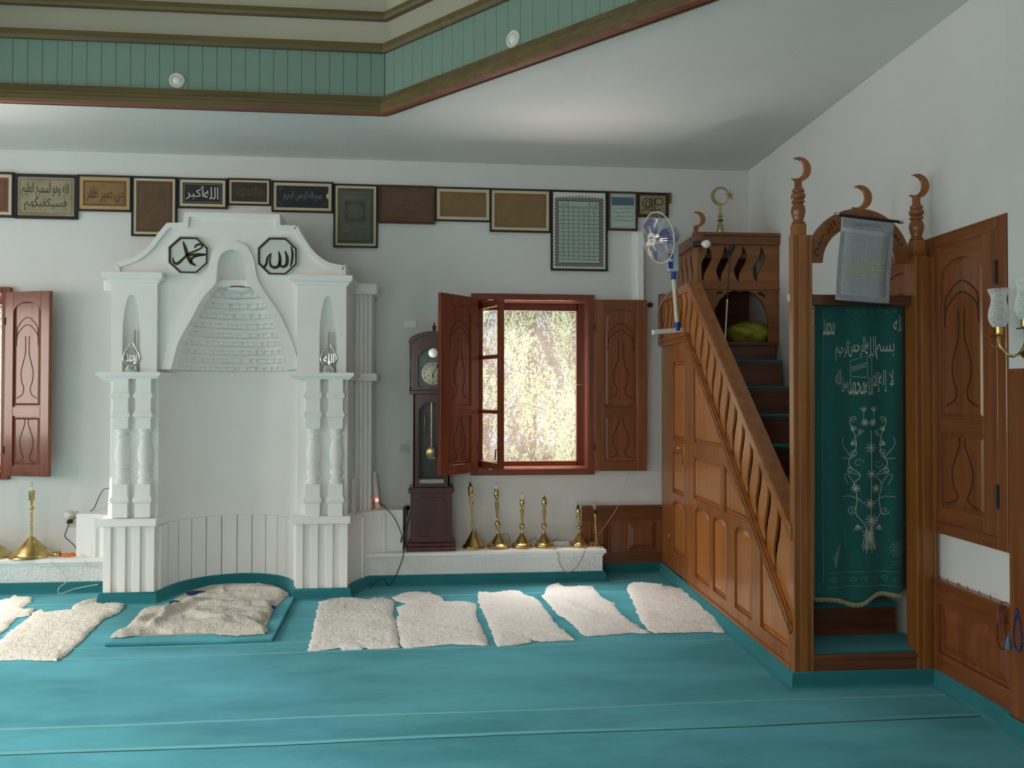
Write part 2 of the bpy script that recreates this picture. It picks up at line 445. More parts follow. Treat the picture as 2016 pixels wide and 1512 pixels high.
# ------------------------------------------------------------------ writing
_F = {'ا': (0xFE8D, 2), 'أ': (0xFE83, 2), 'إ': (0xFE87, 2), 'ب': (0xFE8F, 4), 'ة': (0xFE93, 2), 'ت': (0xFE95, 4), 'ث': (0xFE99, 4), 'ج': (0xFE9D, 4),
      'ح': (0xFEA1, 4), 'خ': (0xFEA5, 4), 'د': (0xFEA9, 2), 'ذ': (0xFEAB, 2), 'ر': (0xFEAD, 2), 'ز': (0xFEAF, 2), 'س': (0xFEB1, 4), 'ش': (0xFEB5, 4),
      'ص': (0xFEB9, 4), 'ض': (0xFEBD, 4), 'ط': (0xFEC1, 4), 'ظ': (0xFEC5, 4), 'ع': (0xFEC9, 4), 'غ': (0xFECD, 4), 'ف': (0xFED1, 4), 'ق': (0xFED5, 4),
      'ك': (0xFED9, 4), 'ل': (0xFEDD, 4), 'م': (0xFEE1, 4), 'ن': (0xFEE5, 4), 'ه': (0xFEE9, 4), 'و': (0xFEED, 2), 'ى': (0xFEEF, 2), 'ي': (0xFEF1, 4)}
def arabic(s):
    s = s.replace('لا', '\u0001'); out = []
    def joins(c): return c in _F and _F[c][1] == 4
    for i, c in enumerate(s):
        pv = s[i - 1] if i else ' '; nx = s[i + 1] if i + 1 < len(s) else ' '
        if c == '\u0001': out.append(chr(0xFEFC if joins(pv) else 0xFEFB)); continue
        if c not in _F: out.append(c); continue
        base, k = _F[c]; a = joins(pv); b = k == 4 and (nx in _F or nx == '\u0001')
        out.append(chr(base + (3 if a and b else 1 if a else 2 if b else 0)))
    return ''.join(reversed(out))
_TX = {}
def text2d(body, rtl=True):
    """outline of a line of writing as (2D verts, faces), scaled into the unit box"""
    key = (body, rtl)
    if key in _TX: return _TX[key]
    cu = bpy.data.curves.new('t', 'FONT'); cu.body = arabic(body) if rtl else body; cu.resolution_u = 3
    ob = bpy.data.objects.new('t', cu); C.objects.link(ob)
    dg = bpy.context.evaluated_depsgraph_get(); dg.update()
    me = ob.evaluated_get(dg).to_mesh()
    vs = [(v.co.x, v.co.y) for v in me.vertices]; fs = [tuple(p.vertices) for p in me.polygons]
    bpy.data.objects.remove(ob); bpy.data.curves.remove(cu)
    if not vs: vs, fs = [(0, 0), (1, 0), (1, 1)], [(0, 1, 2)]
    x0, x1 = min(v[0] for v in vs), max(v[0] for v in vs); y0, y1 = min(v[1] for v in vs), max(v[1] for v in vs)
    sx, sy = (x1 - x0) or 1, (y1 - y0) or 1
    _TX[key] = ([((a - x0) / sx, (b - y0) / sy) for a, b in vs], fs)
    return _TX[key]
def textbox(body, x0, y0, x1, y1, rtl=True):
    vs, fs = text2d(body, rtl)
    return [(x0 + a * (x1 - x0), y0 + b * (y1 - y0)) for a, b in vs], fs
# ================================================================== the room
XL, YR = -5.85, -1.25          # left wall, rear wall
def ident(u, v, d): return (u, v, d)

# floor: wall to wall carpet, with the ridges and seams where the lengths meet, plus a painted shadow line
fl = MB().add([(XL - .3, YR - .3, 0), (3.0, YR - .3, 0), (3.0, WY + .3, 0), (XL - .3, WY + .3, 0)], [(0, 1, 2, 3)])
floor = fl.build('floor', 'carpet', kind='structure')
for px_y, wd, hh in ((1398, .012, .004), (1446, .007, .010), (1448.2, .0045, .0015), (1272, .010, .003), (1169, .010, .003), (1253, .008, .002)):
    Y = onZ(1008, px_y, 0).y
    m = MB(); pts = []; ph_ = 1446 if px_y > 1440 else px_y
    n = 120
    x0, x1 = XL, (1.85 if Y > 3.9 else 2.55)
    for i in range(n + 1):
        x = x0 + (x1 - x0) * i / n
        pts.append((x, Y + .006 * math.sin(x * 3.1 + ph_) + .004 * noise.noise(Vector((x * 4, ph_, 0)))))
    vs, fs = [], []
    for i, (x, y) in enumerate(pts):
        wj = wd * (.8 + .5 * noise.noise(Vector((x * 6, 3, px_y))))
        vs += [(x, y - wj, 0), (x, y - wj * .5, hh), (x, y + wj * .5, hh), (x, y + wj, 0)]
        if i: fs += [tuple(4 * i + k for k in (0, 1)) + tuple(4 * (i - 1) + k for k in (1, 0)), tuple(4 * i + k for k in (1, 2)) + tuple(4 * (i - 1) + k for k in (2, 1)), tuple(4 * i + k for k in (2, 3)) + tuple(4 * (i - 1) + k for k in (3, 2))]
    m.add(vs, fs).build('carpet_seam', 'ridge_shadow' if px_y == 1448.2 else 'carpet_seam', floor, smooth=60)

# windows on the back wall (outer casing measured on the wall)
FY = WY - .045
a = onY(927.5, 577, FY); b = onY(1170.5, 934.5, FY)
W1 = (a.x, b.x, b.z, a.z)
wW = W1[1] - W1[0]
c = onY(17, 757, FY)
W2 = (c.x - wW, c.x, W1[2], W1[3])
CAS = .055                      # casing width

def wall_with_holes(name, fn, u0, u1, z0, z1, holes, th, material='plaster'):
    """wall slab in a (u, z) plane built round its rectangular openings"""
    m = MB(); us = sorted({u0, u1, *[h[0] for h in holes], *[h[1] for h in holes]}); zs = sorted({z0, z1, *[h[2] for h in holes], *[h[3] for h in holes]})
    def hole(u, z): return any(h[0] < u < h[1] and h[2] < z < h[3] for h in holes)
    for i in range(len(us) - 1):
        for j in range(len(zs) - 1):
            if hole((us[i] + us[i + 1]) / 2, (zs[j] + zs[j + 1]) / 2): continue
            q = [(us[i], zs[j]), (us[i + 1], zs[j]), (us[i + 1], zs[j + 1]), (us[i], zs[j + 1])]
            m.add([fn(u, z, 0) for u, z in q] + [fn(u, z, th) for u, z in q], [(0, 1, 2, 3), (7, 6, 5, 4)])
    for h in holes:
        q = [(h[0], h[2]), (h[1], h[2]), (h[1], h[3]), (h[0], h[3])]
        m.add([fn(u, z, 0) for u, z in q] + [fn(u, z, th) for u, z in q], [(i, (i + 1) % 4, (i + 1) % 4 + 4, i + 4) for i in range(4)])
    return m.build(name, material, kind='structure')
hl = lambda w_: (w_[0] + CAS - .01, w_[1] - CAS + .01, w_[2] + CAS - .01, w_[3] - CAS + .01)
wall_with_holes('wall_back', lambda u, z, d: (u, WY + d, z), XL - .3, 3.0, -.05, HC + .05, [hl(W1), hl(W2)], .36)
# left and rear walls carry the windows that light the room
LW = [(y - .55, y + .55, .95, 2.55) for y in (0.2, 2.6, 4.6)]
wall_with_holes('wall_left', lambda u, z, d: (XL - d, u, z), YR - .3, WY + .3, -.05, HC + .05, LW, .3)
wall_with_holes('wall_rear', lambda u, z, d: (u, YR - d, z), XL - .3, 3.0, -.05, HC + .05, [(-4.15, -3.05, .95, 2.55), (-1.75, -.65, .95, 2.55)], .3)
k = MB(MR)
k.box((0, -9.0, -.05), (.3, .3, HC + .05))
k.build('wall_right', 'plaster', kind='structure')
# pier at the right edge: plastered above, boarded below
pc = rX(2009, 1440, 0)
PY = pc.y - .02
k = MB(MR).box((-.055, PY, 1.62), (.02, PY - .9, HC)); k.build('wall_pier', 'plaster', kind='structure')
k = MB(MR).box((-.060, PY + .004, .075), (.02, PY - .9, 1.62)); pier = k.build('trim_4', 'walnut_z', kind='structure', bevel=.006)

# ------------------------------------------------------------------ ceiling with the octagonal lantern
ZT = HC - .045
c1, c2 = onZ(757, 229, ZT), onZ(1388, 22, ZT)
AP = (c2.x - c1.x) / (1 - math.tan(R(22.5)))
OX, OY = c2.x - AP, c1.y - AP
OS = .30          # the two sides along the room are a little longer
def octa(ap):
    r = ap / math.cos(R(22.5))
    return [(OX + r * math.cos(R(22.5 + 45 * i)) - (OS if 2 <= i <= 5 else 0), OY + r * math.sin(R(22.5 + 45 * i))) for i in range(8)]
m = MB()
inner = octa(AP)
outer = [(3.0, OY + 1), (OX + 1, WY + .3), (OX - 1, WY + .3), (XL - .3, OY + 1), (XL - .3, OY - 1), (OX - 1, YR - .3), (OX + 1, YR - .3), (3.0, OY - 1)]
corners = {0: (3.0, WY + .3), 2: (XL - .3, WY + .3), 4: (XL - .3, YR - .3), 6: (3.0, YR - .3)}
for zz in (HC, HC + .12):
    for i in range(8):
        j = (i + 1) % 8
        q = [inner[i], outer[i]] + ([corners[i]] if i in corners else []) + [outer[j], inner[j]]
        m.add([(x, y, zz) for x, y in q], [tuple(range(len(q)))])
m.build('ceiling', 'plaster', kind='structure')

lan = thing('ceiling_lantern', 'octagonal raised ceiling recess with green boarding and wooden mouldings', None, (OX, OY, HC), kind='structure')
def ring(name, prof, ap, material, smooth=False):
    """moulding all round: prof points are (towards the middle, z)"""
    return MB().sweep(list(reversed(octa(ap))), prof, closed=True).build(name, material, lan, smooth=smooth)
Z0, Z1, Z2, Z3, Z4 = HC, 3.535, 3.845, 3.90, 4.075
Z5 = 4.125
ring('edge_board', [(-.10, HC), (-.02, HC - .012), (.0, HC - .04), (.05, HC - .045), (.058, HC - .034), (-.02, HC - .03)], AP, 'red_wood')
ring('moulding', [(.058, HC - .036), (.064, HC - .03), (.064, HC), (.052, HC + .008), (.052, HC + .028), (.044, HC + .036), (.030, Z1), (-.03, Z1), (-.03, HC - .036)], AP, 'olive_wood')
ring('moulding', [(-.04, Z2 - .004), (.02, Z2 - .004), (.035, Z2 + .015), (.03, Z3), (-.04, Z3)], AP, 'olive_wood')
ring('cream_band', [(-.05, Z3 - .02), (.004, Z3 - .02), (.004, Z3), (-.02, Z3 + .05), (-.03, Z4 + .02)], AP, 'cream_plaster', smooth=50)
ring('moulding', [(-.07, Z4), (.01, Z4), (.02, Z4 + .015), (.014, Z5), (-.07, Z5)], AP, 'olive_wood')
ring('cream_band', [(-.06, Z5 - .02), (-.02, Z5), (-.05, Z5 + .3), (.25, Z5 + .45)], AP, 'cream_plaster')
m = MB(); top = octa(AP - .2)
m.add([(x, y, Z5 + .42) for x, y in top] + [(OX, OY, 5.6)], [(i, (i + 1) % 8, 8) for i in range(8)]); m.build('roof_panel', 'cream_plaster', lan)
m = MB(); q = octa(AP + .03)
m.add([(x, y, z) for z in (Z1 - .03, Z2 + .03) for x, y in q], [(i, (i + 1) % 8, (i + 1) % 8 + 8, i + 8) for i in range(8)]); m.build('backing', 'groove', lan)
side = 2 * AP * math.tan(R(22.5)); nb = round(side / .094); bw = side / nb
proto = None
for s_ in range(8):
    ang = R(45 * s_)
    nn_ = nb + 3 if s_ in (2, 6) else nb
    for i in range(nn_):
        off = (-side / 2 - (OS if s_ == 6 else 0)) + (side + (OS if s_ in (2, 6) else 0)) / nn_ * (i + .5)
        M = Matrix.Translation((OX - (OS if s_ in (3, 4, 5) else 0), OY, 0)) @ Matrix.Rotation(ang, 4, 'Z') @ Matrix.Translation((AP + .014, off, 0))
        if proto is None:
            bm_ = MB(Matrix.Translation((OX, OY, HC)))
            bm_.box((-.012, -bw / 2 + .0006, Z1 - .02 - HC), (.010, bw / 2 - .0006, Z2 + .02 - HC))
            o = bm_.build('board', 'green_board', lan, bevel=.0014, seg=1); proto = o
        else:
            o = proto.copy(); C.objects.link(o); o.parent = lan
        o.matrix_basis = Matrix.Translation((-OX, -OY, 0)) @ M

def downlight(px, py, face, label):
    # face: angle of the lantern side it sits on
    n = Vector((math.cos(face), math.sin(face), 0)); P0 = Vector((OX, OY, 0)) + n * (AP + .002)
    d = ray(px, py); t = (P0 - CAM).dot(n) / d.dot(n); p = CAM + d * t
    r = thing('spotlight', label, 'light', p, group='spotlights in the ceiling recess')
    ax = -n
    MB().lathe(p, [(.028, 0), (.050, 0), (.052, .006), (.044, .014), (.036, .012), (.034, .002)], 24, ax).build('trim_ring', 'white_plastic', r, smooth=True)
    MB().lathe(p, [(.031, -.004), (.031, .006), (.026, .014), (.012, .020), (.001, .022)], 20, ax).build('bulb', 'bulb_white', r, smooth=True)
downlight(349, 159, R(90), 'small round white spotlight on the recess side facing the room, above the niche')
downlight(1011, 77, R(45), 'small round white spotlight on the slanted recess side, right of centre')

# ------------------------------------------------------------------ shutters and windows
def shutter(parent, W, H, fn, woods, th=.034):
    """panelled leaf; fn(x, z, d): x from the hinge, d = distance out of the face that shows"""
    wz, wx = woods
    st = .19 * W; t0, t1 = th / 2, -th / 2
    def bx(x0, z0, x1, z1, d0=t1, d1=t0):
        return MB().prism([(x0, z0), (x1, z0), (x1, z1), (x0, z1)], fn, d0, d1)
    for x0, x1 in ((0, st), (W - st, W)):
        bx(x0, 0, x1, H).build('stile', wz, parent, bevel=.003)
    zb, zm0, zm1, zt = .055 * H, .325 * H, .375 * H, .955 * H
    bx(st, 0, W - st, zb).build('rail', wx, parent, bevel=.003)
    bx(st, zm0, W - st, zm1).build('rail', wx, parent, bevel=.003)
    # arched top rail
    ar = .30 * (W - 2 * st); z_ = zt - .012 * H
    pts = [(st, H), (st, z_ - ar * 1.15)] + [(W / 2 + (W / 2 - st) * math.cos(t), z_ - ar * 1.15 + ar * 1.15 * math.sin(t)) for t in [math.pi * (1 - i / 16) for i in range(1, 16)]] + [(W - st, z_ - ar * 1.15), (W - st, H)]
    MB().prism(pts, fn, t1, t0).build('rail', wx, parent, bevel=.002)
    carve_u = [[(.08, .66), (.13, .76), (.5, .845), (.87, .76), (.92, .66)], [(.07, .57), (.13, .69), (.5, .775), (.87, .69), (.93, .57)],
               [(.575, .665), (.575, .50), (.66, .41), (.74, .31), (.70, .22), (.63, .165), (.68, .105), (.90, .065)]]
    carve_l = [[(.575, .98), (.575, .86), (.68, .68), (.76, .50), (.72, .30), (.63, .17), (.68, .09), (.90, .04)]]
    for (z0, z1, cv) in ((zm1, zt, carve_u), (zb, zm0, carve_l)):
        bx(st - .004, z0 - .004, W - st + .004, z1 + .004, -.010, .004).build('panel', wz, parent)
        # bevelled field in the middle of the panel
        x0, x1 = st + .010, W - st - .010; za, zc = z0 + .012, z1 - .012
        i_ = .016
        fld = [(x0, za), (x1, za), (x1, zc), (x0, zc)]; fl2 = [(x0 + i_, za + i_), (x1 - i_, za + i_), (x1 - i_, zc - i_), (x0 + i_, zc - i_)]
        MB().add([fn(x, z, .004) for x, z in fld] + [fn(x, z, .011) for x, z in fl2], [(0, 1, 5, 4), (1, 2, 6, 5), (2, 3, 7, 6), (3, 0, 4, 7), (4, 5, 6, 7)]).build('raised_field', wz, parent)
        g = MB()
        for c_ in cv:
            both = [c_] + ([[(1 - u, v) for u, v in c_]] if c_[0][0] > .5 else [])
            for q in both:
                g.ribbon([(x0 + (x1 - x0) * u, za + (zc - za) * v) for u, v in q], .0062 + .002 * (W > .4), fn, .0116, .0012, 8)
        g.build('carving', 'groove', parent)

def hinge_leaf(parent, hx, hy, ang, W, z0, H, sgn, woods):
    """leaf hinged on a vertical axis at (hx, hy); ang from +x, seen face to the room"""
    d = Vector((math.cos(ang), math.sin(ang), 0)); n = Vector((d.y, -d.x, 0)) * sgn
    fn = lambda x, z, t: Vector((hx, hy, z0 + z)) + d * x + n * t
    root = bpy.data.objects.new('shutter', None); C.objects.link(root); root.parent = parent; WM[root.name] = _wm(parent)
    root.empty_display_size = .05
    shutter(root, W, H, fn, woods)
    for zz in (.14, .84):
        MB().tube([Vector((hx, hy, z0 + H * zz - .03)) + n * .018, Vector((hx, hy, z0 + H * zz + .03)) + n * .018], .007, 8).build('hinge', 'iron', root)
    return root

def casing(parent, w_, wood_z, wood_x):
    x0, x1, z0, z1 = w_; y0, y1 = FY, WY + .001
    for q in ((x0, z0, x0 + CAS, z1), (x1 - CAS, z0, x1, z1)):
        MB().box((q[0], y0, q[1]), (q[2], y1, q[3])).build('casing', wood_z, parent, bevel=.004)
    for q in ((x0, z0), (x0, z1 - CAS)):
        MB().box((x0 + CAS, y0 - .002, q[1]), (x1 - CAS, y1, q[1] + CAS)).build('casing', wood_x, parent, bevel=.004)
    x0 += CAS; x1 -= CAS; z0 += CAS; z1 -= CAS
    MB().box((x0 - .012, FY + .01, z0), (x0 + .006, WY + .28, z1)).build('jamb', wood_z, parent)
    MB().box((x1 - .006, FY + .01, z0), (x1 + .012, WY + .28, z1)).build('jamb', wood_z, parent)
    MB().box((x0, FY + .01, z1 - .006), (x1, WY + .28, z1 + .012)).build('jamb', wood_x, parent)
    MB().box((x0, FY + .005, z0 - .012), (x1, WY + .32, z0 + .008)).build('window_sill', wood_x, parent, bevel=.003)
    # fixed frame with the insect screen
    ya, yb = WY + .13, WY + .18
    iw = .052
    for q in ((x0, z0, x0 + iw, z1), (x1 - iw - .016, z0, x1, z1)):
        MB().box((q[0], ya, q[1]), (q[2], yb, q[3])).build('frame_post', wood_z, parent, bevel=.003)
    for q in ((z0, z0 + .048), (z1 - .068, z1)):
        MB().box((x0 + iw, ya, q[0]), (x1 - iw, yb, q[1])).build('frame_rail', wood_x, parent, bevel=.003)
    MB().box((x0 + iw, ya + .03, z0 + .04), (x1 - iw, ya + .032, z1 - .06)).build('insect_screen', 'insect_net', parent)
    return x0, x1, z0, z1

def sash(parent, hx, hy, ang, W, z0, H, woods):
    d = Vector((math.cos(ang), math.sin(ang), 0)); n = Vector((d.y, -d.x, 0))
    fn = lambda x, z, t: Vector((hx, hy, z0 + z)) + d * x + n * t
    root = bpy.data.objects.new('sash', None); C.objects.link(root); root.parent = parent; WM[root.name] = _wm(parent)
    def bx(x0, a0, x1, a1, d0=-.019, d1=.019): return MB().prism([(x0, a0), (x1, a0), (x1, a1), (x0, a1)], fn, d0, d1)
    s_ = .052
    bx(0, 0, s_, H).build('stile', woods[0], root, bevel=.003); bx(W - s_, 0, W, H).build('stile', woods[0], root, bevel=.003)
    for a0 in (0, (H - .03) / 3, (H - .03) * 2 / 3, H - s_):
        bx(s_, a0, W - s_, a0 + (s_ if a0 in (0, H - s_) else .032)).build('rail', woods[1], root, bevel=.002)
    zz = [s_, (H - .03) / 3, (H - .03) * 2 / 3, H - s_]
    for i in range(3):
        bx(s_ - .004, zz[i], W - s_ + .004, zz[i + 1] + .01, -.002, .002).build('pane', 'pane_glass', root)
    hd = MB(); p = fn(W - .025, H * .12, .02); hd.tube([p, fn(W - .025, H * .12, .045), fn(W - .025, H * .06, .05)], .006, 8); hd.build('handle', 'iron', root)
    return root

win1 = thing('window_1', 'open window with dark red-brown frame and shutters beside the tall clock', None, (W1[0], WY, W1[2]), kind='structure')
x0, x1, z0, z1 = casing(win1, W1, 'mahogany_z', 'mahogany_x')
sash(win1, x0 + .012, WY + .10, R(-66), .43, z0 + .012, z1 - z0 - .03, ('mahogany_z', 'mahogany_x'))
sz0, sz1 = W1[2] + .035, W1[3] - .045
pf = onY(869, 752, 6.02); ph = Vector((W1[0] + CAS * .9, FY - .02, 0)); dv = Vector((pf.x - ph.x, 6.02 - ph.y, 0))
SW = .455
hinge_leaf(win1, ph.x, ph.y, math.atan2(dv.y, dv.x), SW, sz0, sz1 - sz0, -1, ('mahogany_z', 'mahogany_x'))
hinge_leaf(win1, W1[1] - CAS * .1, FY - .024, R(-1.5), .445, sz0, sz1 - sz0, 1, ('walnut_z', 'walnut_x'))
MB().tube([(x1 - .03, WY + .06, (z0 + z1) / 2), (x1 - .08, WY + .06, (z0 + z1) / 2)], .006, 8).build('latch', 'brass', win1)

win2 = thing('window_2', 'window at the left edge with one red-brown shutter in view', None, (W2[0], WY, W2[2]), kind='structure')
xa, xb, za, zb_ = casing(win2, W2, 'mahogany_z', 'mahogany_x')
hinge_leaf(win2, W2[1] - CAS * .1, FY - .024, R(-16), .40, sz0, sz1 - sz0, 1, ('mahogany_z', 'mahogany_x'))
hinge_leaf(win2, W2[0] + CAS * .1, FY - .024, R(200), .445, sz0, sz1 - sz0, -1, ('mahogany_z', 'mahogany_x'))

# window on the right wall with both leaves shut
win3 = thing('window_3', 'shuttered window on the right wall beside the pulpit', None, kind='structure', matrix=MR)
ra, rb = rX(1985, 418, -.02), rX(1988, 1089, -.02)
wy1 = (ra.y + rb.y) / 2; wz0, wz1 = rb.z, ra.z
wyc = rX(1831, 755, -.02).y; wy0 = wyc + (wyc - wy1)
cw = .062
for (yA, yB, zA, zB, wd) in ((wy1, wy1 + cw, wz0, wz1, 'walnut_z'), (wy0 - cw, wy0, wz0, wz1, 'walnut_z'), (wy1 + cw, wy0 - cw, wz1 - cw, wz1, 'walnut_y'), (wy1 + cw, wy0 - cw, wz0, wz0 + cw, 'walnut_y')):
    MB(MR).box((-.030, yA, zA), (.02, yB, zB)).build('casing', wd, win3, bevel=.006)
lw_, lh = (wyc - wy1) - cw - .002, wz1 - wz0 - 2 * cw
for hy, sg in ((wy1 + cw, 1), (wy0 - cw, -1)):
    fn = lambda x, z, t, hy=hy, sg=sg: MR @ Vector((-.012 - t, hy + sg * x, wz0 + cw + z))
    root = bpy.data.objects.new('shutter', None); C.objects.link(root); root.parent = win3; WM[root.name] = _wm(win3)
    shutter(root, lw_, lh, fn, ('walnut_z', 'walnut_y'))
    for zz in (.13, .86):
        MB(MR).tube([(-.036, hy + sg * .0, wz0 + cw + lh * zz - .055), (-.036, hy + sg * .0, wz0 + cw + lh * zz + .055)], .009, 8).build('hinge', 'iron', root)
hk = MB(MR); zq = rX(1831, 755, -.03).z
hk.box((-.034, wyc - .020, zq - .075), (-.028, wyc - .004, zq + .075)); hk.build('latch_plate', 'silver', win3, bevel=.001)
hk = MB(MR); hk.tube([(-.03, wyc + .02, zq), (-.065, wyc + .02, zq), (-.075, wyc + .06, zq + .01)], .008, 8); hk.build('handle', 'iron', win3, smooth=True)

# ------------------------------------------------------------------ wainscots
def wainscot(name, fn, u0, u1, z0, z1, cols, woods, label):
    """framed boarding: fn(u, z, d) d out of the wall"""
    r = thing(name, label, None, kind='structure', loc=fn(u0, z0, 0))
    wz, wx = woods
    def bx(a, c_, b, d_, t0, t1): return MB().prism([(a, c_), (b, c_), (b, d_), (a, d_)], fn, t0, t1)
    bx(u0, z1 - .02, u1, z1, 0, .045).build('cap_rail', wx, r, bevel=.005)
    bx(u0, z1 - .13, u1, z1 - .02, 0, .030).build('rail', wx, r, bevel=.003)
    bx(u0, z0, u1, z0 + .10, 0, .030).build('rail', wx, r, bevel=.003)
    bx(u0, z0 + .10, u1, z1 - .13, 0, .010).build('back_board', wz, r)
    for i in range(len(cols)):
        a, b = cols[i]
        bx(a, z0 + .10, b, z1 - .13, 0, .030).build('stile', wz, r, bevel=.003)
        if i + 1 < len(cols):
            c_, d_ = b + .018, cols[i + 1][0] - .018
            za, zc = z0 + .118, z1 - .148; i_ = .045
            MB().add([fn(u, z, .010) for u, z in ((c_, za), (d_, za), (d_, zc), (c_, zc))] + [fn(u, z, .026) for u, z in ((c_ + i_, za + i_), (d_ - i_, za + i_), (d_ - i_, zc - i_), (c_ + i_, zc - i_))],
                     [(0, 1, 5, 4), (1, 2, 6, 5), (2, 3, 7, 6), (3, 0, 4, 7), (4, 5, 6, 7)]).build('panel', wz, r)
    return r
zt = onY(1240, 995, WY - .04).z
uL, uR = 1.18, 1.885
wainscot('trim_1', lambda u, z, d: Vector((u, WY - d, z)), uL, uR, .07, zt, [(uL, uL + .08), (onY(1205, 1050, WY).x - .02, onY(1231, 1050, WY).x), (onY(1290, 1050, WY).x + .02, uR)], ('walnut_z', 'walnut_x'), 'dark wooden wainscot on the back wall between ledge and pulpit')
pt = rX(1925, 1169, -.03)
ya = rX(1839, 1200, -.03).y
wainscot('trim_2', lambda u, z, d: MR @ Vector((-d, u, z)), PY + .0, ya + .06, .07, pt.z, [(PY, PY + .05), (ya - .03, ya + .06)], ('walnut_z', 'walnut_y'), 'dark wooden wainscot on the right wall beside the pulpit')
# ================================================================== mihrab
Y0, YF = 5.74, 5.80                 # front of the pillars, face of the arch
def MX(px, Y, py=756): return onY(px, py, Y).x
def MZ(py, px, Y): return onY(px, py, Y).z
mih = thing('mihrab', 'white plastered prayer niche with twin-baluster pillars and curved pediment', 'niche', (-1.556, Y0, 0))
PL = 'plaster_fine'
PIL = [(-2.424, -2.066, 258), (-1.068, -.690, 636)]
XC = -1.566
def c7(x, y, Y): return onY(170 + x / 2.52, 400 + y / 2.52, Y)
zcap0, zcap1 = MZ(1036, 258, Y0), MZ(1021, 258, Y0)
zled0, zled1 = MZ(746, 258, Y0), MZ(732.5, 258, Y0)
zcor0, zcor1 = MZ(556, 258, Y0), MZ(537, 258, Y0)
for (xa, xb, pxc) in PIL:
    wd = xb - xa
    ia, ib = (.012, 0) if pxc < 400 else (0, .012)
    pil = MB().box((xa + ia, YF - .035, 0), (xb - ib, WY - .002, zcap0)).build('plinth', PL, mih)
    for i in range(4):
        a = xa + (wd - .055) * i / 3
        MB().prism([(a, 0), (a + .055, 0), (a + .049, .03), (a + .006, .03)], lambda u, v, d: (u, Y0 + v, d), 0, zcap0).build('rib', PL, mih, bevel=.004)
    MB().box((xa - .035, Y0 - .03, zcap0), (xb + .022, WY, zcap1)).build('plinth_cap', PL, mih, bevel=.006)
    MB().box((xa + ia * 2.6, YF, zcap1), (xb - ib, WY - .002, zled0)).build('pillar_shaft', PL, mih)
    for fx in (.315, .755):
        cx, cy, hw = xa + wd * fx, YF - .005, .054
        zz = lambda y: MZ(y, pxc, Y0 + .02)
        for seq in ((1019, 991, 975, 953), (844, 823, 809, 785, 771, 745)):
            rows = [(0.0, zz(seq[0]))]
            for k_ in range(1, len(seq) - 1):
                if k_ % 2:          # a rounded swelling between two plain blocks
                    za, zb = zz(seq[k_]), zz(seq[k_ + 1]); h = zb - za
                    rows += [(.015 * math.sin(math.pi * t ** .8) if 0 < t < 1 else 0.0, za + h * t) for t in (0, .12, .3, .5, .7, .88, 1)]
            rows.append((0.0, zz(seq[-1])))
            vs = []
            for e, z in rows: q = hw + e; vs += [(cx - q, cy - q, z), (cx + q, cy - q, z), (cx + q, cy + .05, z), (cx - q, cy + .05, z)]
            fs = [(4 * i + j, 4 * i + (j + 1) % 4, 4 * i + 4 + (j + 1) % 4, 4 * i + 4 + j) for i in range(len(rows) - 1) for j in range(4)] + [(0, 1, 2, 3), tuple(len(vs) - 4 + j for j in range(4))]
            MB().add(vs, fs).build('baluster_block', PL, mih, bevel=.003)
        zb0, zb1 = zz(953), zz(844); h = zb1 - zb0
        prof = [(.050, 0), (.054, .03), (.054, .07), (.044, .09), (.040, .12), (.049, .16), (.052, .20), (.048, .25), (.036, .28), (.046, .30), (.050, .33), (.040, .35), (.050, .42), (.056, .50), (.055, .57), (.047, .67), (.038, .76), (.036, .80), (.047, .82), (.050, .86), (.040, .88), (.038, .92), (.050, .95), (.052, .99), (.050, 1.0)]
        MB().lathe((cx, cy, zb0), [(r_, q * h) for r_, q in prof], 20).build('baluster', PL, mih, smooth=True)
    # ledge above the balusters
    MB().sweep([(xa - .03, WY), (xa - .03, Y0 - .03), (xb + .03, Y0 - .03), (xb + .03, WY)][::-1][::-1], [(-.05, zled0), (-.02, zled0), (.0, zled0 + .02), (.012, zled0 + .022), (.014, zled1), (-.3, zled1)]).build('ledge', PL, mih)
    # upper box with a small pointed recess
    bz0, bz1 = zled1, zcor0
    xq0, xq1 = xa + (.035 if pxc < 400 else .0), xb - (.0 if pxc < 400 else .02)
    nx = MX(259.5 if pxc < 400 else 646, YF - .03); hw = .062
    nz1 = MZ(580 if pxc < 400 else 583, pxc, YF - .03)
    arch = [(-hw, bz0 - .001), (-hw * 1.02, bz0 + .25), (-hw * .97, nz1 - .22), (-hw * .80, nz1 - .11), (-hw * .52, nz1 - .035), (-hw * .25, nz1 - .006), (0, nz1)]
    fy = YF - .045
    for sg in (-1, 1):
        edge = xq0 if sg < 0 else xq1
        poly = [(nx + sg * -u * 1, z) for u, z in arch] + [(nx, bz1), (edge, bz1), (edge, bz0)]
        MB().prism(poly, lambda u, v, d: (u, d, v), fy, WY).build('upper_box', PL, mih)
    m = MB(); nseg = 10; vs, fs = [], []
    for u, z in arch:
        for k_ in range(nseg + 1):
            t = math.pi * k_ / nseg
            vs.append((nx + abs(u) * math.cos(t), fy + .002 + .085 * (abs(u) / hw) * math.sin(t), z))
    for i in range(len(arch) - 1):
        for k_ in range(nseg):
            q = i * (nseg + 1) + k_; fs.append((q, q + 1, q + nseg + 2, q + nseg + 1))
    m.add(vs, fs); m.build('recess', PL, mih, smooth=True)
    MB().sweep([(xq0, WY), (xq0, fy), (xq1, fy), (xq1, WY)], [(0, zcor0 - .004), (.018, zcor0 + .002), (.022, zcor0 + .018), (.046, zcor0 + .030), (.050, zcor1), (-.30, zcor1)]).build('cornice', PL, mih)

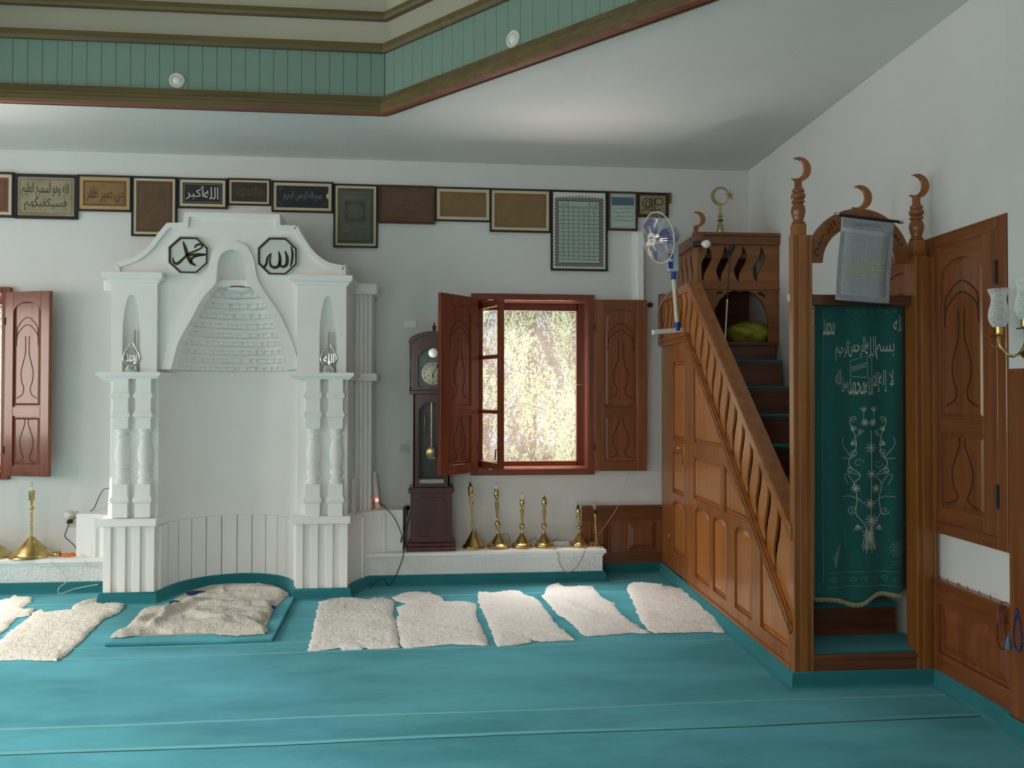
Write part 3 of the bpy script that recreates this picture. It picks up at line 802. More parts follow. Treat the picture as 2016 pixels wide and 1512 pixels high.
# arch: opening (inner line) and raised border (outer line), read on the face
inner_l = [(425, 825), (450, 730), (462, 690), (500, 620), (535, 560), (570, 490), (600, 450), (640, 408), (650, 375), (656, 300), (672, 260), (695, 240), (725, 232)]
inner_r = [(1005, 825), (978, 730), (968, 690), (945, 620), (920, 560), (880, 490), (850, 450), (806, 408), (797, 375), (792, 300), (780, 260), (757, 240), (725, 232)]
outer_l = [(378, 825), (405, 720), (450, 600), (478, 540), (540, 460), (562, 430), (600, 370), (612, 300), (628, 250), (665, 205), (725, 188)]
outer_r = [(1060, 825), (1035, 720), (985, 600), (955, 540), (900, 460), (880, 430), (850, 370), (838, 300), (822, 250), (788, 205), (725, 188)]
def P2(lst, Y): return [(q.x, q.z) for q in (c7(x, y, Y) for x, y in lst)]
il, ir, ol, orr = P2(inner_l, YF), P2(inner_r, YF), P2(outer_l, YF), P2(outer_r, YF)
sm = lambda l, n=5: [(p.x, p.y) for p in spline2(l, 0, n)[0]]
il, ir, ol, orr = sm(il), sm(ir), sm(ol), sm(orr)
zs = min(il[0][1], ir[0][1])
ped_l = P2([(145, 362), (145, 300), (240, 268), (310, 215), (360, 150), (402, 100), (484, 98), (490, 45), (726, 50)], YF)
ped_r = P2([(1290, 362), (1290, 312), (1200, 292), (1130, 240), (1080, 170), (1050, 112), (966, 110), (962, 56), (726, 50)], YF)
def smooth_ped(l): return l[:1] + sm(l[1:6], 6) + l[6:]
ped_l, ped_r = smooth_ped(ped_l), smooth_ped(ped_r)
XY = lambda u, v, d: (u, d, v)
for o_, p_, xe in ((ol, ped_l, PIL[0][1] - .06), (orr, ped_r, PIL[1][0] + .06)):
    zc_ = p_[0][1] - .02
    poly = o_ + list(reversed(p_)) + [(p_[0][0], zc_), (xe, zc_), (xe, zs)]
    MB().prism(poly, XY, YF, YF + .20).build('facade', PL, mih)
    # raised rim along the pediment
    out = p_; n_ = len(out); m = MB(); cxm = XC
    ins = []; sg_ = 1 if p_ is ped_l else -1
    for i, (u, v) in enumerate(out):
        ea = (Vector(out[i]) - Vector(out[i - 1])).normalized() if i else None; eb = (Vector(out[i + 1]) - Vector(out[i])).normalized() if i < n_ - 1 else None
        ea = ea or eb; eb = eb or ea
        na_, nb2 = Vector((ea.y, -ea.x)) * sg_, Vector((eb.y, -eb.x)) * sg_
        mm = (na_ + nb2).normalized(); mm = mm * (.038 / max(.5, mm.dot(na_))); ins.append((u + mm.x, v + mm.y))
    ins[-1] = (out[-1][0], out[-1][1] - .042)
    vs = [(u, YF - .018, v) for u, v in out] + [(u, YF - .018, v) for u, v in ins] + [(u, YF + .001, v) for u, v in ins] + [(u, YF + .001, v) for u, v in out]
    fs = []
    for i in range(n_ - 1):
        for q in range(3): fs.append((q * n_ + i, q * n_ + i + 1, (q + 1) * n_ + i + 1, (q + 1) * n_ + i))
        fs.append((3 * n_ + i, 3 * n_ + i + 1, i + 1, i))
    m.add(vs, fs); m.build('pediment_rim', PL, mih, bevel=.003)
def band(o_, i_, name):
    def resample(l, n):
        L = [0]
        for a_, b_ in zip(l, l[1:]): L.append(L[-1] + math.dist(a_, b_))
        out = []
        for k_ in range(n + 1):
            t = L[-1] * k_ / n; j = max(i for i in range(len(L)) if L[i] <= t + 1e-9); j = min(j, len(l) - 2)
            f = (t - L[j]) / max(L[j + 1] - L[j], 1e-9); out.append((l[j][0] * (1 - f) + l[j + 1][0] * f, l[j][1] * (1 - f) + l[j + 1][1] * f))
        return out
    A, B = resample(o_, 40), resample(i_, 40); n = 41
    vs = [(u, YF - .022, v) for u, v in A] + [(u, YF - .026, v) for u, v in B] + [(u, YF + .11, v) for u, v in B] + [(u, YF + .002, v) for u, v in A]
    fs = []
    for i in range(40):
        for q in range(3): fs.append((q * n + i, q * n + i + 1, (q + 1) * n + i + 1, (q + 1) * n + i))
        fs.append((3 * n + i, 3 * n + i + 1, i + 1, i))
    fs.append((0, n, 2 * n, 3 * n))
    MB().add(vs, fs).build(name, PL, mih, smooth=50)
band(ol, il, 'arch_border'); band(orr, ir, 'arch_border')

# niche: smooth below, corbelled courses above
NA, NB = (PIL[1][0] - PIL[0][1]) / 2, .50
NXC = (PIL[1][0] + PIL[0][1]) / 2
def half_ring(xc, a, b, z, n=28, y=YF): return [(xc + a * math.cos(math.pi * (1 - k_ / n)), y + b * math.sin(math.pi * k_ / n), z) for k_ in range(n + 1)]
def surf(rings):
    n = len(rings[0]); vs = [p for r_ in rings for p in r_]
    return vs, [(i * n + j, i * n + j + 1, (i + 1) * n + j + 1, (i + 1) * n + j) for i in range(len(rings) - 1) for j in range(n - 1)]
MB().add(*surf([half_ring(NXC, NA, NB, 0), half_ring(NXC, NA, NB, zs)])).build('niche_wall', PL, mih, smooth=True)
def width_at(z, l):
    for (u0, v0), (u1, v1) in zip(l, l[1:]):
        if v0 <= z <= v1: return u0 + (u1 - u0) * (z - v0) / max(v1 - v0, 1e-9)
    return l[-1][0]
cy_ = [825, 782, 738, 694, 650, 604, 556, 506, 452, 412]
cz = [c7(725, y, YF).z for y in cy_]
prev = None
for i in range(len(cz) - 1):
    z0_, z1_ = cz[i], cz[i + 1]; zm = z0_ + (z1_ - z0_) * .35
    xl, xr = width_at(zm, il), width_at(zm, ir); a = (xr - xl) / 2 + .010; xc = (xr + xl) / 2; b = a * NB / .44
    if prev is None: pr = half_ring(NXC, NA, NB, z0_)
    else: pr = half_ring(prev[0], prev[1], prev[2], z0_)
    def wob(rg, s_): return [(x + .006 * noise.noise(Vector((x * 14, y * 14, s_))), y + .016 * noise.noise(Vector((x * 16, z * 16, s_ + 5))), z + .006 * noise.noise(Vector((x * 11, s_, 2)))) for x, y, z in rg]
    hgt = z1_ - z0_; zm2 = z0_ + hgt * .44
    rings = [pr, wob(half_ring(xc, a + .006, b + .010, z0_ + .003), i), wob(half_ring(xc, a + .006, b + .010, zm2), i + 20), wob(half_ring(xc, a - .004, b - .012, zm2 + .004), i + 4), wob(half_ring(xc, a - .003, b - .008, z1_ - .006), i + 9), half_ring(xc, a, b, z1_)]
    MB().add(*surf(rings)).build('corbel_course', PL, mih, smooth=30)
    dm = MB(); nd = max(7, int(19 * a / .43)); rd = random.Random(i)
    for q in range(nd):
        t0 = math.pi * (q + .18 + rd.uniform(-.08, .08)) / nd; t1 = math.pi * (q + .70 + rd.uniform(-.14, .22)) / nd
        for (e0, e1) in ((.012, -.004),):
            I_ = [(xc - (a - .002) * math.cos(t), YF + (b - .006) * math.sin(t)) for t in (t0, t1)]; O_ = [(xc - (a + .012) * math.cos(t), YF + (b + .016) * math.sin(t)) for t in (t1, t0)]
            dm.prism(I_ + O_, lambda u, v, d: (u, v, d), z0_ + .004, zm2 + .002)
    props(dm.build('dentil_row', PL, mih, bevel=.003), kind='stuff')
    prev = (xc, a, b)
# little vault over the courses, its sill and the shallow dish under it
zsill = c7(725, 376, YF).z
MB().box((width_at(zsill - .02, il) - .02, YF + .03, cz[-1]), (width_at(zsill - .02, ir) + .02, YF + .28, zsill)).build('sill', PL, mih, bevel=.006)
rings = []
for z in [zsill + (il[-1][1] - zsill) * t for t in (0, .3, .55, .75, .88, .95, .985, 1)]:
    xl, xr = width_at(z, il), width_at(z, ir); a = max((xr - xl) / 2, .002); rings.append(half_ring((xl + xr) / 2, a, a * 1.3, z, 16))
MB().add(*surf(rings)).build('small_vault', PL, mih, smooth=True)
dp = c7(762, 432, YF + .10)
MB().lathe((dp.x, YF + .12, dp.z), [(.002, -.014), (.06, -.010), (.095, .004), (.10, .012), (.085, .012)], 24).build('dish', PL, mih, smooth=True)
MB().tube(curve3([(dp.x + .10 * math.cos(t), YF + .12 - .10 * math.sin(t), dp.z + .018) for t in [R(0 + 20 * i) for i in range(1, 8)]], 3), .0035, 6).build('dish_rim', 'black', mih)
# curved boards round the foot of the niche
zbd = MZ(1012, 505, YF + NB)
nbd = 13; bt = .022
for i in range(nbd):
    a0, a1 = math.pi * i / nbd + .006, math.pi * (i + 1) / nbd - .006; n = 4
    ring_o = [(math.cos(math.pi - (a0 + (a1 - a0) * q / n)), math.sin(math.pi - (a0 + (a1 - a0) * q / n))) for q in range(n + 1)]
    I = [(NXC + (NA - bt) * x, YF + (NB - bt) * y) for x, y in ring_o]; O = [(NXC + (NA + .004) * x, YF + (NB + .004) * y) for x, y in ring_o]
    poly = I + O[::-1]; m = MB(); k_ = len(poly)
    vs = [(x, y, 0.0) for x, y in poly] + [(x, y, zbd) for x, y in poly]
    m.add(vs, [(j, (j + 1) % k_, (j + 1) % k_ + k_, j + k_) for j in range(k_)] + [tuple(range(k_, 2 * k_))]); m.build('board', PL, mih, bevel=.003)

# side pilasters and the curved foot on both sides
YP = 6.15
xr0, xr1 = MX(700, YP), MX(731, YP)
for sg in (1, -1):
    fx = (lambda x: x) if sg > 0 else (lambda x: 2 * -1.556 - x)
    def bx(a, b): return MB().box((fx(a[0]), a[1], a[2]), (fx(b[0]), b[1], b[2]))
    zb0, zb1, zb2, zb3 = MZ(1008, 715, YP), MZ(750, 715, YP), MZ(735, 715, YP), MZ(580, 715, YP)
    zb4 = MZ(559, 715, YP)
    bx((xr0 - .06, YP + .02, zb0 - .05), (xr1, WY, zb4 - .01)).build('pilaster', PL, mih)
    for i in range(4):
        a_ = xr0 + (xr1 - xr0 - .020) * i / 3
        for q0, q1 in ((zb0, zb1), (zb2, zb3)):
            bx((a_, YP, q0), (a_ + .020, YP + .03, q1)).build('rib', PL, mih, bevel=.004)
    bx((xr0 - .03, YP - .035, zb1), (xr1 + .045, WY, zb2)).build('pilaster_ledge', PL, mih, bevel=.008)
    bx((xr0 - .03, YP - .035, zb3), (xr1 + .045, WY, zb4)).build('pilaster_cap', PL, mih, bevel=.010)
    xe = MX(794, 6.17)
    xs_ = PIL[1][1] - .012
    foot = curve3([(xs_, 5.80, 0), (xs_ + .035, 5.92, 0), (xs_ + .10, 6.06, 0), (xs_ + .20, 6.14, 0), (xs_ + .30, 6.165, 0)], 5) + [Vector((xe, 6.17, 0)), Vector((xe, WY, 0))]
    pl = [(fx(p.x), p.y) for p in foot]
    zf = MZ(1004, 770, 6.17)
    poly = pl + [(fx(xs_), WY)]
    MB().prism(poly, lambda u, v, d: (u, v, d), 0, zf).build('curved_foot', PL, mih, smooth=40)
    for px_ in (757, 718):
        xq = MX(px_, 6.16); 
        bx((xq - .012, 6.13 if px_ > 730 else 6.03, .0), (xq + .012, 6.19, zf - .03)).build('rib', PL, mih, bevel=.004)
    if sg > 0: foot_r = [(p[0], p[1]) for p in pl[:-2]]
    else: foot_l = [(p[0], p[1]) for p in pl[:-2]]

# ------------------------------------------------------------------ plaster ledges along the wall
YLg = 6.10
zl = MZ(1080.5, 1190, YLg)
xLr1 = MX(1186, YLg)
def ledge(name, xa, xb, label):
    r = thing(name, label, 'ledge', ((xa + xb) / 2, YLg, 0))
    n = 60
    vs, fs = [], []
    for i in range(n + 1):
        x = xa + (xb - xa) * i / n
        for j in range(8):
            z = (zl - .03) * j / 7
            vs.append((x, YLg + .006 * noise.noise(Vector((x * 3, z * 9, 1))), z))
    for i in range(n):
        for j in range(7): fs.append((i * 8 + j, (i + 1) * 8 + j, (i + 1) * 8 + j + 1, i * 8 + j + 1))
    MB().add(vs, fs).box((xa, YLg + .015, 0), (xb, WY - .002, zl - .03)).build('body', 'plaster_lumpy', r, smooth=50)
    MB().sweep([(xa, WY), (xa, YLg), (xb, YLg), (xb, WY)], [(-.02, zl - .055), (.004, zl - .055), (.012, zl - .035), (.026, zl - .028), (.026, zl - .004), (.020, zl), (-.27, zl)]).build('cap', 'plaster_fine', r)
    # close the top
    MB().box((xa, YLg - .01, zl - .02), (xb, WY - .002, zl - .001)).build('top_slab', 'plaster_fine', r)
    return r
xfr = foot_r[-1][0] - .19
xfl = foot_l[-1][0] + .19
ledge('ledge_bench', xfr, xLr1, 'long low white plaster ledge under the window, carrying clock and brass lamps')
ledge('ledge_bench', XL, xfl, 'low white plaster ledge at the left edge, left of the niche')

# ------------------------------------------------------------------ carpet turned up along all the feet
prof = [(0, .078), (.010, .080), (.018, .074), (.024, .055), (.028, .02), (.040, .004), (.055, .0005), (0, .0)]
niche = [(p[0], p[1]) for p in half_ring(NXC, NA - bt, NB - bt, 0, 20)]
def keep(pts, cond): return [p for p in pts if cond(p)]
fl_ = [p for p in reversed(foot_l) if p[1] < YLg]; fr_ = [p for p in foot_r if p[1] < YLg]
path1 = [(XL, YLg), (fl_[0][0] - .03, YLg)] + fl_ + [(PIL[0][0] + .0, YF - .01), (PIL[0][0], Y0), (PIL[0][1], Y0)] + niche[1:-1] + [(PIL[1][0], Y0), (PIL[1][1], Y0), (PIL[1][1], YF - .01)] + fr_ + [(fr_[-1][0] + .03, YLg), (xLr1, YLg), (xLr1, WY - .03)]
def R2(x, y): q = MR @ Vector((x, y, 0)); return (q.x, q.y)
MBX = -.785                                   # side plane of the pulpit in the right wall frame
MBF = rY(1580, 1328, 0).y if False else None
fp = rX(1565, 1327, MBX)                       # front foot of the pulpit side
MBFy = fp.y
path2 = [(xLr1, WY - .03), (R2(MBX, 0)[0] - .0, WY - .03)] + [R2(MBX, -.1), R2(MBX, MBFy), R2(-.03, MBFy), R2(-.03, PY), R2(-.065, PY), R2(-.065, PY - 1.4)]
def dens(path, step=.05):
    out = [path[0]]
    for a_, b_ in zip(path, path[1:]):
        n = max(1, int(math.dist(a_, b_) / step))
        out += [(a_[0] + (b_[0] - a_[0]) * i / n, a_[1] + (b_[1] - a_[1]) * i / n) for i in range(1, n + 1)]
    return out
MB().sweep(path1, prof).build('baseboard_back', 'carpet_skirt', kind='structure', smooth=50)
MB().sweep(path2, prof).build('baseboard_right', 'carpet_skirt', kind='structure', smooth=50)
# ================================================================== pulpit (built in the right wall frame)
def _prism_holes(s, outer, holes, fn, d0, d1):
    loops = [outer] + holes
    flat_ = [p for l in loops for p in l]; n = len(flat_)
    tri = tessellate_polygon([[Vector((u, v, 0)) for u, v in l] for l in loops])
    A = [Vector(fn(u, v, d0)) for u, v in flat_]; B = [Vector(fn(u, v, d1)) for u, v in flat_]
    fs = [tuple(t) for t in tri] + [tuple(i + n for i in reversed(t)) for t in tri]
    o = 0
    for l in loops:
        k_ = len(l); fs += [(o + i, o + (i + 1) % k_, o + (i + 1) % k_ + n, o + i + n) for i in range(k_)]; o += k_
    return s.add(A + B, fs)
MB.prism_holes = _prism_holes

mb = thing('pulpit', 'tall varnished wooden stair pulpit with wavy balustrade and arched portal', 'pulpit', matrix=MR)
SX = MBX
def S(px, py, x=None): q = rX(px, py, SX if x is None else x); return (q.y, q.z)
SF = lambda u, v, d: MR @ Vector((SX - d, u, v))          # side face: u along the wall, v up, d out
YB = -.05                                                  # back end against the wall
# reference lines on the side: string (lower) and handrail (upper)
s0, s1 = S(1361, 680), S(1566, 1243)
h0, h1 = S(1413, 680), S(1562, 1038)
def line(a, b): k_ = (b[1] - a[1]) / (b[0] - a[0]); return lambda y: a[1] + k_ * (y - a[0])
zS, zH = line(s0, s1), line(h0, h1)
ytop = S(1361, 526)[0]                                     # where the slope meets the level part
zR = zH(ytop)                                              # level rail height
ydoor = S(1357, 900)[0]
zL = S(1335, 668)[1]                                       # level string over the door
ystr = s0[0] + (zL - s0[1]) / ((s1[1] - s0[1]) / (s1[0] - s0[0]))
yF = MBFy
sw_ = .075                                                 # string height
# --- framed panelling under the stair
def px_poly(lst): return [S(x, y) for x, y in lst]
def arched(pl, n=8, rise=.06):
    """pl: bottom-left, bottom-right, right spring, left spring -> arch on top"""
    (a, b, c_, d_) = pl; out = [a, b]
    for i in range(n + 1):
        t = math.pi * i / n; u = (c_[0] + d_[0]) / 2 + (c_[0] - d_[0]) / 2 * math.cos(t); v = (c_[1] + (d_[1] - c_[1]) * i / n) + rise * math.sin(t); out.append((u, v))
    return out
zbase = .085
# panel columns by their edges along the wall
c0, c1_, c2_, c3_, c4_, c5_, c6_, c7_ = [S(x, 1150)[0] for x in (1368, 1396, 1403, 1430, 1446, 1479, 1496, 1556)]
zsp = S(1375, 1000)[1]
zsp2 = (S(1450, 1045)[1] + zsp) / 2
zr1a, zr1b = S(1367, 982)[1], S(1363, 898)[1]              # middle row bottom, top
zr2a = S(1363, 870)[1]                                     # upper triangle bottom
def cut(y): return zS(y) - .075                            # panels stop short of the string
zb_ = zbase + .085
holes = [arched([(c0, zb_), (c1_, zb_), (c1_, zsp - .05), (c0, zsp - .05)], rise=.055), arched([(c2_, zb_), (c3_, zb_), (c3_, zsp - .05), (c2_, zsp - .05)], rise=.055),
         arched([(c4_, zb_), (c5_, zb_), (c5_, zsp - .05), (c4_, zsp - .05)], rise=.055)]
m1, m2, m3, m4 = S(1365, 930)[0], S(1417, 930)[0], S(1425, 930)[0], None
inv = lambda z: s0[0] + (z + .075 - s0[1]) / ((s1[1] - s0[1]) / (s1[0] - s0[0]))
holes.append([(m1, zr1a), (m2, zr1a), (m2, min(zr1b, cut(m2))), (m1, zr1b)])
holes.append([(m3, zr1a), (inv(zr1a) + .03, zr1a), (inv(zr1a) + .03, cut(inv(zr1a) + .03)), (m3, min(zr1b, cut(m3)))])
holes.append([(m1, zr2a), (inv(zr2a), zr2a), (m1, cut(m1))])
yt = inv(zb_)
ye = max(yt, yF + .085)
holes.append([(c6_, zb_), (ye, zb_), (ye, max(cut(ye), zb_ + .012)), (c6_, cut(c6_))])
outer = [(ydoor, zbase), (yF + .038, zbase), (yF + .038, max(zbase + .01, zS(yF + .038))), (ystr, zL), (ydoor, zL)]
MB().prism_holes(outer, holes, SF, -.035, 0).build('side_frame', 'pine_z', mb, bevel=.004)
def inset(poly, d):
    n = len(poly); cx = sum(p[0] for p in poly) / n; cz_ = sum(p[1] for p in poly) / n; out = []
    area = sum(poly[i][0] * poly[(i + 1) % n][1] - poly[(i + 1) % n][0] * poly[i][1] for i in range(n)); sg = 1 if area > 0 else -1
    for i in range(n):
        a_, b_, c_ = Vector(poly[i - 1]), Vector(poly[i]), Vector(poly[(i + 1) % n])
        e1, e2 = (b_ - a_).normalized(), (c_ - b_).normalized(); n1, n2 = Vector((-e1.y, e1.x)) * sg, Vector((-e2.y, e2.x)) * sg
        m_ = (n1 + n2); m_ = m_.normalized() if m_.length > 1e-6 else n1; q = b_ + m_ * d / max(.45, m_.dot(n1)); out.append((q.x, q.y))
    return out
def panel(poly, fn, base=-.022, top=-.006, ins=(.012, .034), material='pine_panel', nm='panel'):
    a_, b_ = inset(poly, ins[0]), inset(poly, ins[1]); n = len(poly); m = MB()
    o2 = inset(poly, -.006)
    vs = [fn(u, v, base) for u, v in o2] + [fn(u, v, base) for u, v in a_] + [fn(u, v, top) for u, v in b_]
    fs = [(i, (i + 1) % n, (i + 1) % n + n, i + n) for i in range(n)] + [(i + n, (i + 1) % n + n, (i + 1) % n + 2 * n, i + 2 * n) for i in range(n)]
    tri = tessellate_polygon([[Vector((u, v, 0)) for u, v in b_]]); fs += [tuple(2 * n + i for i in t) for t in tri]
    m.add(vs, fs); return m.build(nm, material, mb)
for h in holes: panel(h, SF)
# --- door at the back end
dz1 = zL - .03
dd = lambda x0, x1, y0, y1: [(S(x0, y1)[0], S((x0 + x1) / 2, y1)[1]), (S(x1, y1)[0], S((x0 + x1) / 2, y1)[1]), (S(x1, y0)[0], S((x0 + x1) / 2, y0)[1]), (S(x0, y0)[0], S((x0 + x1) / 2, y0)[1])]
door = bpy.data.objects.new('stair_door', None); C.objects.link(door); door.parent = mb; WM[door.name] = MR
dh = [dd(1324, 1347, 712, 866), dd(1324, 1347, 890, 973), arched(dd(1324, 1347, 1003, 1092), rise=.06)]
MB().prism_holes([(YB, .085), (ydoor + .006, .085), (ydoor + .006, dz1), (YB, dz1)], dh, SF, -.035, .002).build('leaf_frame', 'pine_z', door, bevel=.004)
mb_keep = mb; mb = door
for h in dh: panel(h, SF, nm='door_panel')
hp = S(1346, 882)
MB(MR).tube(curve3([(SX, hp[0], hp[1]), (SX - .04, hp[0], hp[1]), (SX - .045, hp[0] + .03, hp[1]), (SX - .045, hp[0] + .09, hp[1] - .004)], 4), .007, 8).build('handle', 'brass', door, smooth=True)
MB(MR).box((SX - .006, hp[0] - .016, hp[1] - .13), (SX, hp[0] + .016, hp[1] + .03)).build('handle_plate', 'brass', door, bevel=.002)
mb = mb_keep
kp = S(1316, 1054); MB(MR).box((SX - .012, kp[0] - .01, kp[1] - .02), (SX + .0, kp[0] + .01, kp[1] + .02)).build('catch', 'silver', mb)
MB(MR).box((SX + .005, ydoor + .004, .085), (SX + .03, ydoor - .004, zL)).build('door_gap', 'dark_gap', mb)
# --- string mouldings
def beam(p, q, hgt, x0, x1, name, material, below=True, bev=.004):
    """board along the side from p to q (u, v) with vertical height hgt, between depths x0 and x1 (out of the side)"""
    pl = [p, q, (q[0], q[1] - hgt), (p[0], p[1] - hgt)]
    return MB().prism(pl, SF, x0, x1).build(name, material, mb, bevel=bev)
# sloping wood follows its own grain: along the slope
st_a, st_b = (ystr, zL + sw_ * .5), (yF + .012, zS(yF + .012) + sw_ * .5)
beam(st_a, st_b, sw_ * .9, -.04, .016, 'string_board', 'pine_y')
beam((ystr, zL + sw_ * .42), (yF + .012, zS(yF + .012) + sw_ * .42), .020, .010, .034, 'string_moulding', 'pine_y')
beam((ystr, zL - sw_ * .28), (yF + .012, zS(yF + .012) - sw_ * .28), .018, .010, .026, 'string_moulding', 'walnut_y')
beam((YB, zL + sw_ * .5), (ystr + .02, zL + sw_ * .5), sw_ * .9, -.04, .016, 'string_board', 'pine_y')
beam((YB, zL + sw_ * .42), (ystr + .01, zL + sw_ * .42), .022, .010, .034, 'string_moulding', 'pine_y')
beam((ydoor + .02, zbase + .012), (yF + .038, zbase + .012), .030, 0, .012, 'foot_moulding', 'pine_y')
# --- handrail: level part and slope
beam((YB, zR), (ytop + .02, zR), .065, -.085, .020, 'handrail', 'pine_y', bev=.008)
beam((ytop + .02, zR), (yF + .012, zH(yF + .012)), .075, -.085, .020, 'handrail', 'pine_y', bev=.008)
# --- wavy slats with S-shaped slots between them
def zbot(y): return zL + sw_ * .3 if y > ystr else zS(y) + sw_ * .3
def ztop_(y): return zR - .04 if y > ytop else zH(y) - .05
pitch = .128
yst = []
y = YB - .05
while y > yF + .12: yst.append(y); y -= pitch
def slot_curve(ys, side):
    """edge of a slot; the slot leans a little with its S wave"""
    pts = []
    for i in range(15):
        t = i / 14
        yy = ys + .030 * math.sin(2 * math.pi * (t + .04)) + .012 * (t - .5)
        hw = .029 * max(0.0, math.sin(math.pi * t)) ** .5
        zz = zbot(ys) + (ztop_(ys) - zbot(ys)) * t
        pts.append((yy + side * hw, zz))
    return pts
edges = [YB + .02] + yst + [yF + .036]
for i in range(len(edges) - 1):
    a_, b_ = edges[i], edges[i + 1]
    L = slot_curve(a_, -1) if i else [(a_, zbot(a_)), (a_, ztop_(a_))]
    Rr = slot_curve(b_, 1) if i < len(edges) - 2 else [(b_, zbot(b_)), (b_, ztop_(b_))]
    poly = L + list(reversed(Rr))
    MB().prism(poly, SF, -.016, .0).build('slat', 'pine_panel', mb, bevel=.002, seg=1)
MB().prism([(YB, zbot(YB)), (ystr, zbot(ystr)), (yF + .10, zbot(yF + .10)), (yF + .10, ztop_(yF + .10)), (ytop, ztop_(ytop)), (YB, ztop_(YB))], SF, -.075, -.060).build('slot_shade_board', 'stair_wood', mb)  # dark board added behind the slats so the slots look shaded
# --- steps
steps = [(yF + .02, .165), (yF + .27, .335), (yF + .47, .543), (yF + .68, .75), (yF + .88, .96), (yF + 1.10, 1.16), (yF + 1.32, 1.36), (yF + 1.54, 1.56), (yF + 1.76, 1.76)]
sx0, sx1 = SX + .076, -.075
ybm = -.64                                                 # front of the canopy
seat_y, seat_z = ybm - .06, S(1433, 675, -.4)[1]
for i, (ys, z) in enumerate(steps):
    yn = steps[i + 1][0] if i + 1 < len(steps) else seat_y
    zp = steps[i - 1][1] if i else 0.0
    x1_ = sx1 if i else -.02
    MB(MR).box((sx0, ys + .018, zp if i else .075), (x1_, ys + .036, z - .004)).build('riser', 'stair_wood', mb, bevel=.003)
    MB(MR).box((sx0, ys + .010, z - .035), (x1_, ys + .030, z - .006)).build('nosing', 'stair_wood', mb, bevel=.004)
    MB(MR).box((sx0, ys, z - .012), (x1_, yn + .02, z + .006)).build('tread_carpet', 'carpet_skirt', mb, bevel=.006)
MB(MR).box((sx0, seat_y + .01, 1.76), (-.06, seat_y + .03, seat_z - .03)).build('riser', 'stair_wood', mb)
MB(MR).box((sx0, seat_y - .012, seat_z - .03), (-.045, -.02, seat_z)).build('seat_board', 'stair_wood', mb, bevel=.006)
MB(MR).box((SX + .04, yF + .02, .02), (-.09, yF + .01, .07)).build('threshold_core', 'walnut_x', mb)
# --- canopy round the seat
cxl = rY(1375, 500, ybm).x; cxr = -.012
FB = lambda u, v, d: MR @ Vector((u, ybm - d, v))          # front face of the canopy
zc = lambda py: rY(1450, py, ybm).z
zt1, zt0, zs1, zs0 = zc(461), zc(481), zc(556), zc(567)
MB().prism([(cxl - .02, zt0 - .005), (cxr, zt0 - .005), (cxr, zt1), (cxl - .02, zt1)], FB, -.03, .025).build('crown_rail', 'walnut_x', mb, bevel=.008)
MB().prism([(cxl - .03, zt1 - .02), (cxr, zt1 - .02), (cxr, zt1 + .006), (cxl - .03, zt1 + .006)], FB, -.04, .040).build('crown_moulding', 'walnut_x', mb, bevel=.006)
def wave_slot(uc, za, zb, hw, amp, n=14):
    l, r_ = [], []
    for i in range(n + 1):
        t = i / n; c_ = uc - amp * math.sin(2 * math.pi * t) * .9 + .016 * (t - .5) * 2
        h = hw * max(0.02, min(1, 2.6 * t, 2.6 * (1 - t))) ** .8
        l.append((c_ - h, za + (zb - za) * t)); r_.append((c_ + h, za + (zb - za) * t))
    return l + r_[::-1]
uX = lambda px: rY(px, 520, ybm).x
slots = [wave_slot(uX(p), zs1 + .004, zt0 - .012, .034, .021) for p in (1389, 1423, 1458, 1494)]
MB().prism_holes([(cxl, zs0), (cxr, zs0), (cxr, zt0), (cxl, zt0)], slots, FB, -.025, 0).build('slotted_panel', 'pine_x', mb, bevel=.002, seg=1)
# arch panel with ogee opening
ac, ah = uX(1458), (uX(1513) - uX(1404)) / 2
za0, za1 = seat_z, zc(574)
arch_o = [(-ah, za0 + .001), (-ah, za0 + .16), (-ah * .93, za0 + .25), (-ah * .76, za0 + .33), (-ah * .5, za0 + .385), (-ah * .22, za0 + .41), (0, za1)]
zk = (za1 - (za0 + .41))
pl_l = [(cxl, za0)] + [(ac + u, v) for u, v in arch_o] + [(ac, zs0), (cxl, zs0)]
pl_r = [(cxr, za0)] + [(ac - u, v) for u, v in arch_o] + [(ac, zs0), (cxr, zs0)]
for pl_ in (pl_l, pl_r): MB().prism(pl_, FB, -.025, -.004).build('arch_panel', 'pine_x', mb)
MB().prism([(cxl, zs0 - .012), (cxr, zs0 - .012), (cxr, zs0 + .010), (cxl, zs0 + .010)], FB, -.01, .012).build('band_moulding', 'pine_x', mb, bevel=.003)
for du in (-.165, .165):
    MB().prism([(ac + du - .03, zs0 - .045), (ac + du + .03, zs0 - .075), (ac + du + .035, zs0 - .055), (ac + du, zs0 - .028), (ac + du - .025, zs0 - .03)] if du > 0 else [(ac + du - .035, zs0 - .050), (ac + du + .03, zs0 - .045), (ac + du + .01, zs0 - .028), (ac + du - .02, zs0 - .03)], FB, -.003, -.001).build('cut_out', 'dark_gap', mb)
